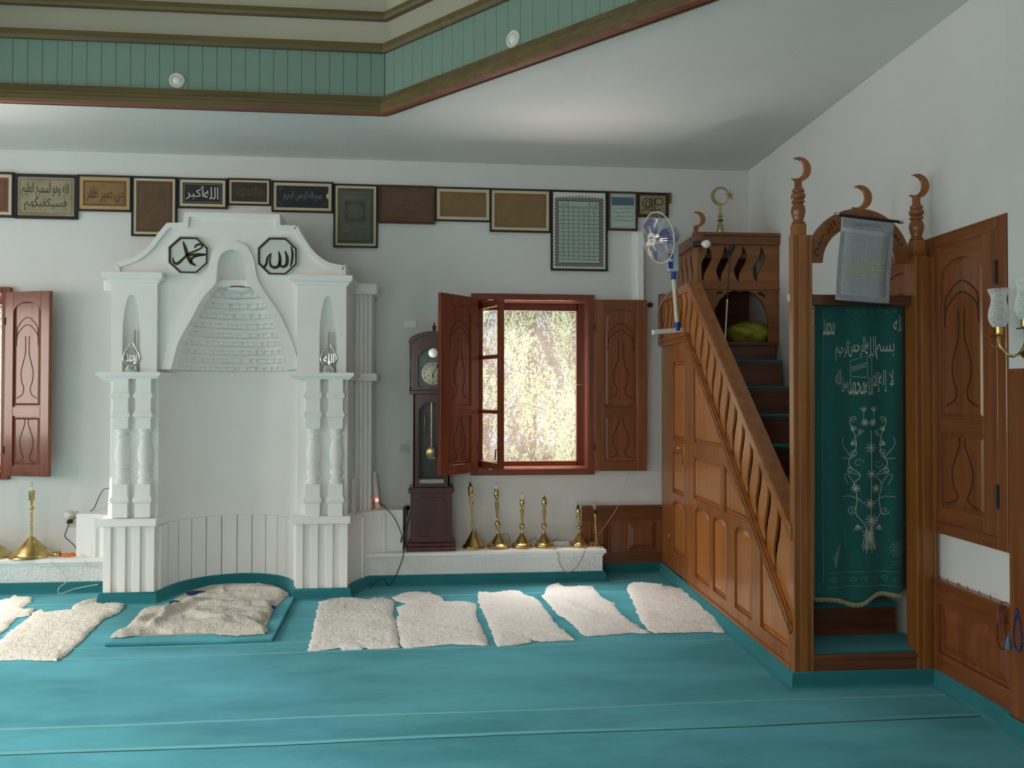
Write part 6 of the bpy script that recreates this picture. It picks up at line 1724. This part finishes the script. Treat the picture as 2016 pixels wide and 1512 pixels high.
vs, fs = [], []
for i in range(nu + 1):
    s_ = i / nu; u = cu0 + (cu1 - cu0) * s_
    for j in range(nv + 1):
        t = j / nv; v = czt + (czb + hem(s_) - czt) * t; vs.append(CUR(u, v))
fs = [(i * (nv + 1) + j, (i + 1) * (nv + 1) + j, (i + 1) * (nv + 1) + j + 1, i * (nv + 1) + j + 1) for i in range(nu) for j in range(nv)]
cl = MB().add(vs, fs).build('cloth', 'curtain_green', cur, smooth=True)
md = cl.modifiers.new('thick', 'SOLIDIFY'); md.thickness = .003
fr = MB(); random.seed(3)
for i in range(230):
    s_ = i / 229; u = cu0 + (cu1 - cu0) * s_; v = czb + hem(s_)
    L = random.uniform(.010, .022); p0 = CUR(u, v, .002); p1 = CUR(u + random.uniform(-.004, .004), v - L, .004)
    fr.tube([p0, p1], .0016, 4)
for i in range(300):
    t = i / 299; v = czt + (czb + hem(0) - czt) * t
    L = random.uniform(.006, .014); p0 = CUR(cu0, v, .001); p1 = CUR(cu0 - L, v - random.uniform(0, .008), .001)
    fr.tube([p0, p1], .0016, 4)
fr.tube([CUR(cu0 + (cu1 - cu0) * i / 60, czb + hem(i / 60), .002) for i in range(61)], .004, 5); fr.tube([CUR(cu0, czt + (czb + hem(0) - czt) * i / 60, .001) for i in range(61)], .004, 5)
props(fr.build('fringe', 'fringe', cur), kind='stuff')
def cE(x, y):            # reference drawing of the embroidery -> curtain plane
    q_ = rY(1560 + x / 3.6, 580 + y / 3.6, YCu); return (q_.x, q_.z)
def ebox(t, x0, y0, x1, y1): a, b = cE(x0, y1), cE(x1, y0); return textbox(t, a[0], a[1], b[0], b[1])
for t, x0, y0, x1, y1 in (('بسم', 590, 345, 712, 462), ('الله', 508, 298, 588, 440), ('الرحمن', 400, 300, 512, 440), ('الرحيم', 303, 325, 402, 468), ('لا إله', 612, 532, 706, 690), ('إلا', 566, 548, 616, 690), ('الله', 508, 585, 566, 712), ('محمد', 402, 590, 508, 712), ('رسول', 346, 575, 402, 690), ('الله', 303, 530, 346, 640), ('محمد', 222, 170, 296, 290), ('الله', 706, 150, 792, 262)):
    MB().flat(ebox(t, x0, y0, x1, y1), CUR, .0035).build('embroidered_word', 'embroidery', cur)
m = MB()
def st_(pts, w_=5.0, n=8): m.ribbon([cE(x, y) for x, y in pts], w_ / 3.6 * .00265, CUR, .0035, n=n)
# the cube between the lines of script
st_([(414, 580), (414, 468), (525, 435), (525, 585)], 3, 1); st_([(525, 435), (556, 452), (556, 575)], 3, 1); st_([(420, 515), (525, 480)], 3, 1); st_([(420, 540), (525, 508)], 3, 1); st_([(414, 580), (525, 588)], 3, 1)
for i in range(6): st_([(424 + 17 * i, 533 - 5 * i), (434 + 17 * i, 518 - 6 * i), (441 + 17 * i, 526 - 5 * i)], 3, 1)
def spiral(cx, cy, r0, a0, turns, sg=1): return [(cx + r0 * (1 - .8 * i / 16) * math.cos(R(a0) + sg * turns * 2 * math.pi * i / 16), cy + r0 * (1 - .8 * i / 16) * math.sin(R(a0) + sg * turns * 2 * math.pi * i / 16)) for i in range(17)]
def flower(cx, cy, r0, n=9):
    for i in range(n):
        a = 2 * math.pi * i / n; st_([(cx, cy), (cx + r0 * math.cos(a), cy + r0 * math.sin(a))], 6, 1)
def leafy(cx, cy, a0, r0):
    for da in (-40, -15, 10, 35): st_([(cx, cy), (cx + r0 * math.cos(R(a0 + da)), cy + r0 * math.sin(R(a0 + da)))], 6, 1)
CX = 535
for sg in (-1, 1):
    X = lambda d: CX + sg * d
    st_([(X(28), 1760), (X(20), 1660), (X(52), 1600), (X(88), 1545), (X(80), 1440), (X(96), 1340), (X(60), 1280), (X(130), 1210), (X(118), 1150), (X(86), 1090), (X(90), 1010), (X(112), 940)], 5)
    st_(spiral(X(98), 880, 24, 90 if sg > 0 else 90, 1.3, -sg), 4, 3); st_([(X(112), 940), (X(126), 905), (X(120), 870)], 4)
    st_([(X(90), 1010), (X(62), 985), (X(60), 955)], 4); st_(spiral(X(58), 975, 20, 0, 1.2, sg), 4, 3)
    st_(spiral(X(100), 1118, 26, 180, 1.3, sg), 4, 3); st_([(X(118), 1150), (X(180), 1060), (X(172), 1010)], 4)
    leafy(X(120), 1060, 200 if sg > 0 else -20, 42); leafy(X(112), 965, 240 if sg > 0 else -60, 38)
    st_([(X(185), 1158), (X(130), 1160), (X(90), 1140)], 4); st_(spiral(X(70), 1195, 34, 0, 1.0, sg), 3, 3)
    st_([(X(60), 1280), (X(140), 1250), (X(120), 1215)], 4); st_(spiral(X(122), 1245, 22, 90, 1.2, -sg), 4, 3)
    st_([(X(96), 1340), (X(140), 1275), (X(165), 1285), (X(140), 1340)], 4)
    st_([(X(185), 1432), (X(110), 1430), (X(30), 1480)], 4)
    st_(spiral(X(118), 1530, 30, 0, 1.3, sg), 4, 3); st_([(X(88), 1545), (X(118), 1560)], 4); leafy(X(80), 1630, 100 if sg > 0 else 80, 40)
    flower(X(90) if sg < 0 else X(52), 1372, 30); leafy(X(36), 830, -90, 36); st_([(X(36), 900), (X(36), 835)], 4); flower(X(28) , 905, 26)
    st_([(X(20), 1660), (X(50), 1790)], 5); st_([(X(10), 1700), (X(22), 1830)], 5)
st_([(CX + 15, 1800), (CX + 14, 1500), (CX + 18, 1200), (CX + 14, 960)], 5)
flower(CX + 12, 1085, 40, 8); flower(CX + 18, 1270, 34, 8); flower(CX + 6, 1480, 36); flower(CX + 20, 1600, 52, 11); flower(CX, 1690, 50, 9)
for a in range(-3, 4): st_([(CX + 4, 1690), (CX + 4 + a * 16, 1800 + 10 * (a % 2))], 5, 1)
m.build('embroidered_flowers', 'embroidery', cur)
m = MB()
# fainter rosettes and borders near the hem
for i in range(12): st_(ring_pts(742 + 46 * math.cos(R(i * 30)), 1800 + 44 * math.sin(R(i * 30)), 15, 14, 10), 4, 1)
for i in range(6): st_(ring_pts(742 + 20 * math.cos(R(i * 60)), 1800 + 19 * math.sin(R(i * 60)), 12, 11, 8), 4, 1)
st_([(700, 1895), (740, 1880), (780, 1900), (820, 1880)], 4); st_([(700, 1915), (750, 1905), (815, 1915)], 4)
for y in (1960, 2060): st_([(250, y + 15), (400, y + 4), (560, y), (830, y + 4)], 4)
for i in range(8): st_(spiral(285 + 74 * i, 2012, 24, 180, 1.2, 1 if i % 2 else -1), 4, 3)
for i in range(6): st_([(300, 1930), (300 + 10 * i - 20, 1850 - 16 * i)], 4, 1)
for i in range(9): st_([(380 + 6 * math.sin(i), 1780 - 14 * i), (360 + 12 * i % 30, 1770 - 14 * i)], 4, 1)
st_([(222, 110), (222, 1200), (226, 2040)], 3, 6); st_([(812, 150), (812, 1200), (806, 2040)], 3, 6)
for i in range(10): st_(spiral(840, 200 + 180 * i, 20, 90, 1.1), 3, 3)
for i in range(8): st_(spiral(400 + 52 * i, 118, 18, 0, 1.1, 1 if i % 2 else -1), 3, 3)
m.build('faint_embroidery', 'embroidery_dim', cur)

# ------------------------------------------------------------------ printed scroll hung on the arch
YS = yF - .045
corn = [rY(x, y, YS) for x, y in ((1645, 590), (1750, 600), (1759, 440), (1656, 428))]
def SCR(u, v, d=0.0):
    a = corn[0].lerp(corn[1], u); b = corn[3].lerp(corn[2], u); p = a.lerp(b, v)
    return MR @ Vector((p.x, YS - d + .02 * (1 - v) ** 2 * 0 + .006 * math.sin(v * 5), p.z))
scr = thing('scroll_poster', 'grey printed scroll with many lines of script hung askew from the arch', 'poster', MR @ corn[0])
def sgrid(u0, v0, u1, v1, nu=4, nv=14):
    vs = [(u0 + (u1 - u0) * i / nu, v0 + (v1 - v0) * j / nv) for i in range(nu + 1) for j in range(nv + 1)]
    return vs, [(i * (nv + 1) + j, (i + 1) * (nv + 1) + j, (i + 1) * (nv + 1) + j + 1, i * (nv + 1) + j + 1) for i in range(nu) for j in range(nv)]
sh = MB().flat(sgrid(0, 0, 1, 1, 4, 20), SCR, 0).build('sheet', 'scroll_paper', scr, smooth=True)
md = sh.modifiers.new('thick', 'SOLIDIFY'); md.thickness = .002
m = MB()
for q_ in ((0, .02, .075, .83), (.925, .02, 1, .83), (.075, .02, .925, .075), (.02, .88, .98, .985)): m.flat(sgrid(*q_), SCR, .0025)
m.build('printed_border', 'scroll_border', scr)
m = MB(); hl = MB(); NL = 30
for i in range(NL):
    v = .825 - (.735) * i / NL
    for j in range(3):
        t = NAMES[(i * 3 + j) % len(NAMES)] + ' ' + NAMES[(i + j * 5) % len(NAMES)]
        m.flat(textbox(t, .10 + .27 * j, v - .018, .355 + .27 * j, v - .002), SCR, .0035)
m.flat(textbox('بسم الله الرحمن الرحيم', .25, .905, .75, .965), SCR, .0035)
m.build('printed_lines', 'scroll_ink', scr)
for v, u0, u1 in ((.50, .50, .86), (.485, .58, .80), (.44, .10, .34), (.425, .48, .84), (.37, .10, .46), (.355, .14, .4), (.33, .5, .84), (.41, .62, .9)): hl.flat(sgrid(u0, v - .012, u1, v, 2, 2), SCR, .003)
hl.build('highlighter_marks', 'highlighter', scr)
t0, t1 = rY(1649, 422, YS), rY(1772, 437, YS)
MB(MR).tube([(t0.x, YS, t0.z), (t1.x, YS, t1.z)], .0075, 10).build('top_rod', 'black', scr, smooth=True)
for a, s_ in ((t0, -1), (t1, 1)): MB(MR).tube([(a.x - s_ * .006, YS, a.z), (a.x + s_ * .014, YS, a.z)], .0095, 10).build('rod_cap', 'silver', scr, smooth=True)
b0, b1 = rY(1645, 593, YS), rY(1753, 602, YS)
MB(MR).tube([(b0.x, YS - .004, b0.z), (b1.x + .006, YS - .004, b1.z)], .007, 10).build('bottom_rod', 'black', scr, smooth=True)

# ================================================================== sheepskins and prayer mat
def pip(p, poly):
    x, y = p; c_ = False; n = len(poly); j = n - 1
    for i in range(n):
        xi, yi = poly[i]; xj, yj = poly[j]
        if (yi > y) != (yj > y) and x < (xj - xi) * (y - yi) / (yj - yi) + xi: c_ = not c_
        j = i
    return c_
def skin(pxs, label, m_, seed, z0=.004, thick=.017, fold_amp=.013, name='sheepskin', folds=()):
    P_ = [onZ(x, y, z0 + .008) for x, y in pxs]; poly = [(p.x, p.y) for p in P_]
    cen = Vector((sum(p[0] for p in poly) / len(poly), sum(p[1] for p in poly) / len(poly)))
    out = []
    n = len(poly)
    for i in range(n):
        a, b = Vector(poly[i]), Vector(poly[(i + 1) % n]); L = (b - a).length; k_ = max(1, int(L / .016))
        t_ = (b - a).normalized(); nn = Vector((-t_.y, t_.x))
        for j in range(k_):
            q_ = a + (b - a) * j / k_
            q_ += nn * (.010 * noise.noise(Vector((q_.x * 14, q_.y * 14, seed))) + .012 * noise.noise(Vector((q_.x * 42, q_.y * 42, seed + 3))))
            out.append((q_.x, q_.y))
    step = .012; x0, x1 = min(p[0] for p in out), max(p[0] for p in out); y0, y1 = min(p[1] for p in out), max(p[1] for p in out)
    rnd = random.Random(seed); inner_, dist = [], []
    O = [Vector(p) for p in out]
    ny = int((y1 - y0) / step)
    for i in range(int((x1 - x0) / step) + 1):
        for j in range(ny + 1):
            p = (x0 + i * step + rnd.uniform(-.004, .004), y0 + j * step + rnd.uniform(-.004, .004))
            if pip(p, out):
                d_ = min((p[0] - q_.x) ** 2 + (p[1] - q_.y) ** 2 for q_ in O) ** .5
                if d_ > .007: inner_.append(p); dist.append(d_)
    pts = [Vector(p) for p in out + inner_]; k_ = len(out)
    V, E_, F_, ov, oe, of = delaunay_2d_cdt(pts, [(i, (i + 1) % k_) for i in range(k_)], [list(range(k_))], 1, 1e-5)
    dd_ = [0.0] * k_ + dist
    vs = []
    for i, p in enumerate(V):
        d_ = dd_[ov[i][0]] if ov[i] else 0
        e = 1 - math.exp(-d_ / .018)
        w_ = noise.noise(Vector((p.x * 3.3 + seed, p.y * 6.5, seed))) + .5 * noise.noise(Vector((p.x * 9, p.y * 14, seed + 2)))
        f_ = noise.noise(Vector((p.x * 34, p.y * 34, seed))) * .006 + noise.noise(Vector((p.x * 70, p.y * 70, seed))) * .006
        z = z0 + e * (thick + fold_amp * max(-.6, w_) + f_)
        for (fa, fb, fw, fh) in folds:
            A_, B_ = onZ(*fa, z0), onZ(*fb, z0); a2, b2 = Vector((A_.x, A_.y)), Vector((B_.x, B_.y)); ab = b2 - a2; t = max(0, min(1, (Vector((p.x, p.y)) - a2).dot(ab) / ab.length_squared))
            dq = (Vector((p.x, p.y)) - (a2 + ab * t)).length; z += e * fh * math.exp(-(dq / fw) ** 2)
        vs.append((p.x, p.y, z))
    m = MB().add(vs, [tuple(f) for f in F_])
    # skirt down to the floor
    o = m.build(name, m_, label=label, cat='sheepskin', group='sheepskins laid on the carpet', smooth=80)
    return o
c4b = lambda l: [(580 + x / 2.29, 1080 + y / 2.29) for x, y in l]
c3b = lambda l: [(x / 2.965, 1080 + y / 2.965) for x, y in l]
skin(c4b([(112, 235), (165, 222), (215, 210), (270, 218), (330, 230), (400, 222), (450, 235), (443, 290), (460, 350), (475, 440), (400, 446), (330, 447), (315, 441), (300, 450), (215, 452), (202, 442), (130, 452), (60, 458), (75, 385), (95, 300), (100, 270)]), 'square-ended white sheepskin, first to the right of the prayer mat', 'wool', 1)
skin(c4b([(440, 218), (490, 198), (545, 188), (590, 195), (615, 188), (622, 203), (670, 220), (675, 238), (750, 235), (822, 245), (815, 285), (835, 335), (858, 385), (875, 432), (700, 425), (640, 432), (490, 445), (477, 430), (468, 380), (457, 310), (470, 290), (456, 260), (520, 247), (455, 232)]), 'white sheepskin with a neck flap at the back, second right of the mat', 'wool', 2)
skin(c4b([(828, 190), (880, 196), (930, 190), (985, 185), (1015, 187), (1035, 205), (1085, 218), (1110, 240), (1180, 335), (1265, 408), (1190, 412), (1110, 415), (1075, 408), (1060, 420), (980, 430), (915, 437), (900, 420), (880, 345), (840, 265), (825, 225)]), 'slanted white sheepskin below the window, middle one of the right-hand five', 'wool', 3)
skin(c4b([(1140, 165), (1195, 152), (1215, 170), (1280, 172), (1345, 167), (1355, 185), (1385, 215), (1440, 245), (1470, 290), (1540, 340), (1605, 378), (1520, 375), (1400, 385), (1320, 390), (1300, 385), (1250, 335), (1220, 310), (1190, 297), (1145, 245), (1118, 215)]), 'white sheepskin with folded back corner, second from the pulpit', 'wool', 4, folds=(((1110, 1190), (1170, 1215), .03, .015),))
skin(c4b([(1497, 180), (1512, 155), (1560, 165), (1600, 165), (1700, 168), (1735, 180), (1780, 185), (1840, 235), (1900, 300), (1943, 375), (1850, 370), (1740, 374), (1620, 376), (1585, 355), (1550, 300), (1525, 235)]), 'white sheepskin with rolled back edge, nearest to the pulpit', 'wool', 5, folds=(((1237, 1156), (1300, 1160), .03, .03),))
skin(c3b([(170, 400), (185, 375), (245, 345), (262, 370), (350, 360), (425, 358), (420, 330), (490, 300), (570, 290), (605, 320), (735, 315), (700, 365), (600, 410), (520, 490), (450, 555), (390, 610), (330, 650), (240, 645), (150, 640), (0, 645), (-110, 640), (-60, 580), (0, 530), (110, 440)]), 'cream sheepskin lying diagonally left of the prayer mat', 'wool_warm', 6, folds=(((142, 1200), (195, 1182), .03, .02),))
skin(c3b([(-320, 560), (-240, 450), (-120, 350), (0, 300), (45, 292), (90, 270), (120, 282), (190, 282), (180, 310), (125, 340), (150, 352), (200, 345), (170, 385), (100, 395), (40, 460), (-60, 540), (-180, 600)]), 'cream sheepskin cut by the left edge of the view', 'wool_warm', 7)
# prayer mat of the same carpet, with a printed rug and a rumpled hide on it
mt = [onZ(x, y, .022) for x, y in ((205, 1268), (537, 1257), (582, 1172))]
fl4 = mt[0] + (mt[2] - mt[1]); MATP = [(mt[0].x, mt[0].y), (mt[1].x, mt[1].y), (mt[2].x, mt[2].y), (fl4.x + .10, fl4.y)]
MB().prism(MATP, lambda u, v, d: (u, v, d), .001, .022).build('prayer_mat', 'carpet', label='thick teal carpet mat lying in front of the niche', cat='mat', bevel=.008)
rg = thing('rug', 'cream rug with dark blue patches peeping out under the rumpled hide', 'rug', onZ(440, 1200, .022))
rp = [onZ(x, y, .026) for x, y in c3b([(700, 510), (1010, 300), (1100, 250), (1230, 212), (1350, 203), (1480, 203), (1590, 212), (1690, 262), (1600, 350), (1540, 485), (1200, 497)])]
MB().prism([(p.x, p.y) for p in rp], lambda u, v, d: (u, v, d), .0225, .027).build('cloth', 'cream_cloth', rg, bevel=.002)
for (x, y, a, b) in ((1020, 318, 34, 16), (1150, 262, 64, 16), (1540, 243, 44, 16), (1592, 342, 18, 10), (940, 482, 18, 8), (1165, 480, 22, 6)):
    q_ = [onZ(*c3b([(x + a * math.cos(R(i * 20)), y + b * math.sin(R(i * 20)))])[0], .0275) for i in range(18)]
    MB().prism([(p.x, p.y) for p in q_], lambda u, v, d: (u, v, d), .0265, .0285).build('blue_patch', 'blue_cloth', rg)
skin(c3b([(645, 512), (690, 490), (730, 465), (790, 400), (860, 350), (940, 340), (1000, 345), (1080, 292), (1170, 268), (1230, 232), (1300, 228), (1350, 225), (1450, 208), (1540, 207), (1580, 225), (1640, 258), (1680, 266), (1600, 305), (1570, 325), (1595, 345), (1580, 390), (1505, 430), (1540, 455), (1565, 475), (1540, 492), (1380, 502), (1290, 495), (1170, 482), (1020, 492), (940, 492), (920, 482), (780, 502), (710, 512)]),
     'rumpled greyish hide heaped on the teal mat before the niche', 'wool_grey', 8, z0=.028, thick=.030, fold_amp=.030,
     folds=(((275, 1232), (400, 1190), .03, .035), ((300, 1240), (330, 1215), .03, .03), ((428, 1150), (440, 1172), .022, .022), ((380, 1215), (440, 1228), .03, .03), ((490, 1168), (555, 1172), .03, .02)))

# ------------------------------------------------------------------ prayer beads on the right wainscot
def beads(px, y0, y1, material, tassel, label, nb_=33):
    x = -.062
    A, B = rX(px, y0, x), rX(px, y1, x)
    r = thing('prayer_beads', label, 'beads', MR @ B, group='prayer beads hung on the wainscot')
    h = A.z - B.z; w_ = h * .13
    m = MB(MR); cz_ = (A.z + B.z) / 2
    loop = [(x - .002, A.y + w_ * math.sin(2 * math.pi * i / nb_) * (1 - .55 * math.cos(2 * math.pi * i / nb_)), cz_ + h / 2 * math.cos(2 * math.pi * i / nb_)) for i in range(nb_)]
    bm = MB(MR)
    for p in loop: bm.lathe((p[0], p[1], p[2] - .0055), [(.001, 0), (.0048, .0025), (.0058, .0055), (.0048, .0085), (.001, .011)], 8)
    props(bm.build('bead_string', material, r, smooth=True), kind='stuff')
    m.tube(loop, .0012, 4, closed=True); m.build('cord', 'cable_black', r)
    t = MB(MR); tx = rX(tassel[0], tassel[1], x - .006)
    for i in range(16):
        a = 2 * math.pi * i / 16
        t.tube([(x - .004, tx.y, tx.z + .03), (x - .008 + .004 * math.cos(a), tx.y + .004 * math.sin(a), tx.z + .01), (x - .008 + .010 * math.cos(a), tx.y + .012 * math.sin(a), tx.z - .035)], .0016, 4)
    props(t.build('tassel', 'tassel_blue' if 'blue' in material else 'bead_red', r), kind='stuff')
    MB(MR).tube([(-.03, A.y, A.z + .006), (x - .006, A.y, A.z + .010)], .0022, 6).build('nail', 'iron', r)
beads(1972, 1190, 1277, 'bead_red', (1966, 1212), 'dark red prayer beads hanging on the right wainscot')
beads(2003, 1203, 1280, 'bead_blue', (1985, 1262), 'blue prayer beads with pale tassel near the right edge')
for i, px in enumerate((1850, 1866, 1886, 1890, 1905, 1928, 1950)):
    a = rX(px, 1137 + (px - 1839) * .372, -.03)
    MB(MR).tube([(-.026, a.y, a.z - .01), (-.032, a.y, a.z + .020)], .0018, 5).build('nail', 'iron', label='small bare nail along the top of the right wainscot', cat='nail', group='bare nails on the wainscot')

# ------------------------------------------------------------------ wall sconce with etched glass shades
scn = thing('wall_sconce', 'brass wall sconce with two etched glass tulip shades at the right edge', 'sconce', MR @ Vector((-.06, PY - .12, 1.5)))
xs = -.16
def shade(px, py_top, py_bot, x):
    a, b = rX(px, py_top, x), rX(px, py_bot, x); h = a.z - b.z
    base = Vector((x, (a.y + b.y) / 2, b.z))
    prof = [(.24, 0), (.34, .06), (.44, .18), (.47, .30), (.44, .45), (.36, .60), (.33, .72), (.37, .84), (.46, .95), (.50, 1.0), (.485, 1.0), (.445, .94), (.355, .84), (.315, .72), (.345, .60), (.425, .45), (.455, .30), (.425, .18), (.33, .07), (.22, .02)]
    # open shade: turned wall with thickness
    seg = 28; vs, fs = [], []
    for r_, q_ in prof:
        for k_ in range(seg): t = 2 * math.pi * k_ / seg; vs.append(base + Vector((r_ * h * .53 * math.cos(t), r_ * h * .53 * math.sin(t), q_ * h)))
    for i in range(len(prof) - 1):
        for k_ in range(seg): fs.append((i * seg + k_, i * seg + (k_ + 1) % seg, (i + 1) * seg + (k_ + 1) % seg, (i + 1) * seg + k_))
    m = MB(MR); m.add(vs, fs); m.build('shade', 'etched_glass', scn, smooth=True)
    MB(MR).lathe(base - Vector((0, 0, .042)), [(.030, 0), (.034, .004), (.020, .008), (.015, .012), (.015, .044)], 18).build('candle_cup', 'brass', scn, smooth=True)
    return base
bs1 = shade(1966, 569, 644, xs)
bs2 = shade(2018, 550, 628, xs - .02)
hub_ = Vector((-.075, PY - .10, bs1.z - .11))
MB(MR).tube(curve3([tuple(bs1 - Vector((0, 0, .042))), tuple(bs1 + Vector((.0, -.01, -.085))), tuple(bs1 + Vector((.02, -.05, -.13))), tuple(hub_)], 6), .006, 8).build('arm', 'brass', scn, smooth=True)
MB(MR).tube(curve3([tuple(bs2 - Vector((0, 0, .042))), tuple(bs2 + Vector((.0, -.0, -.10))), tuple(hub_)], 6), .006, 8).build('arm', 'brass', scn, smooth=True)
MB(MR).tube(curve3([tuple(bs1 + Vector((0, .05, -.07))), tuple(bs1 + Vector((0, .02, -.09))), tuple(bs1 + Vector((.01, -.03, -.10)))], 6), [.002] * 3 + [.003] * 10, 6).build('leaf_scroll', 'brass', scn, smooth=True)
MB(MR).lathe(tuple(hub_ + Vector((.02, 0, 0))), [(.045, -.03), (.045, -.02), (.03, 0), (.02, .01)], 20, axis=(-1, 0, 0)).build('wall_plate', 'brass', scn, smooth=True)

# ================================================================== outside: a sunlit conifer behind the window
random.seed(11)
MB().add([(-14, WY + .36, -.25), (14, WY + .36, -.25), (14, 26, -.25), (-14, 26, -.25)], [(0, 1, 2, 3)]).build('ground_outside', 'earth', kind='structure')
def tree(cx, cy, hw, dp, top, label, nplume, nleaf, yfront):
    r = thing('conifer_tree', label, 'tree', (cx, cy, -.25), group='conifers outside the windows')
    MB().tube([(cx, cy + .9, -.25), (cx + .05, cy + .9, top * .4), (cx, cy + .9, top * .8)], [.13, .09, .03], 10).build('trunk', 'bark', r, smooth=True)
    for nm, mt_, share, back in (('foliage', 'leaf', 1.0, 0.0), ('inner_foliage', 'leaf_shaded', 2.6, .5)):
        vs, fs = [], []
        for i in range(int(nplume * share)):
            z0 = random.uniform(-.2, top - .4); k_ = 1 - .65 * max(0, z0 / top)
            x = cx + random.uniform(-hw, hw) * k_; y = cy - dp * k_ * random.uniform(.3 if back == 0 else -.2, 1.0 if back == 0 else .4)
            d_ = Vector((random.uniform(-.35, .35), random.uniform(-.45, .1), 1)).normalized(); L = random.uniform(.5, 1.1)
            s1 = d_.orthogonal().normalized(); s2 = d_.cross(s1)
            for j in range(nleaf):
                t = random.random(); a = random.uniform(0, 6.283); rr = .15 * (1 - t) ** .6 * random.uniform(.2, 1)
                p = Vector((x, y, z0)) + d_ * L * t + (s1 * math.cos(a) + s2 * math.sin(a)) * rr
                g = (d_ + (s1 * math.cos(a) + s2 * math.sin(a)) * random.uniform(.2, .9)).normalized(); h = g.orthogonal().normalized()
                h = (h * math.cos(a * 3) + g.cross(h) * math.sin(a * 3)); l_, w_ = random.uniform(.028, .058), random.uniform(.007, .013)
                n = len(vs); vs += [p, p + g * l_ * .5 + h * w_, p + g * l_, p + g * l_ * .5 - h * w_]; fs.append((n, n + 1, n + 2, n + 3))
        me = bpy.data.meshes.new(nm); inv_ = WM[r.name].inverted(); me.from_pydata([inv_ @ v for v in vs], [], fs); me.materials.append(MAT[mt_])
        o = bpy.data.objects.new(nm, me); C.objects.link(o); o.parent = r; WM[o.name] = WM[r.name]; o['kind'] = 'stuff'
tree(1.35, 11.0, 2.3, 1.5, 5.6, 'pale green sunlit conifer filling the open window', 300, 170, 8.2)
tree(-5.6, 11.0, 2.1, 1.4, 5.4, 'sunlit conifer outside the left window', 220, 90, 8.4)
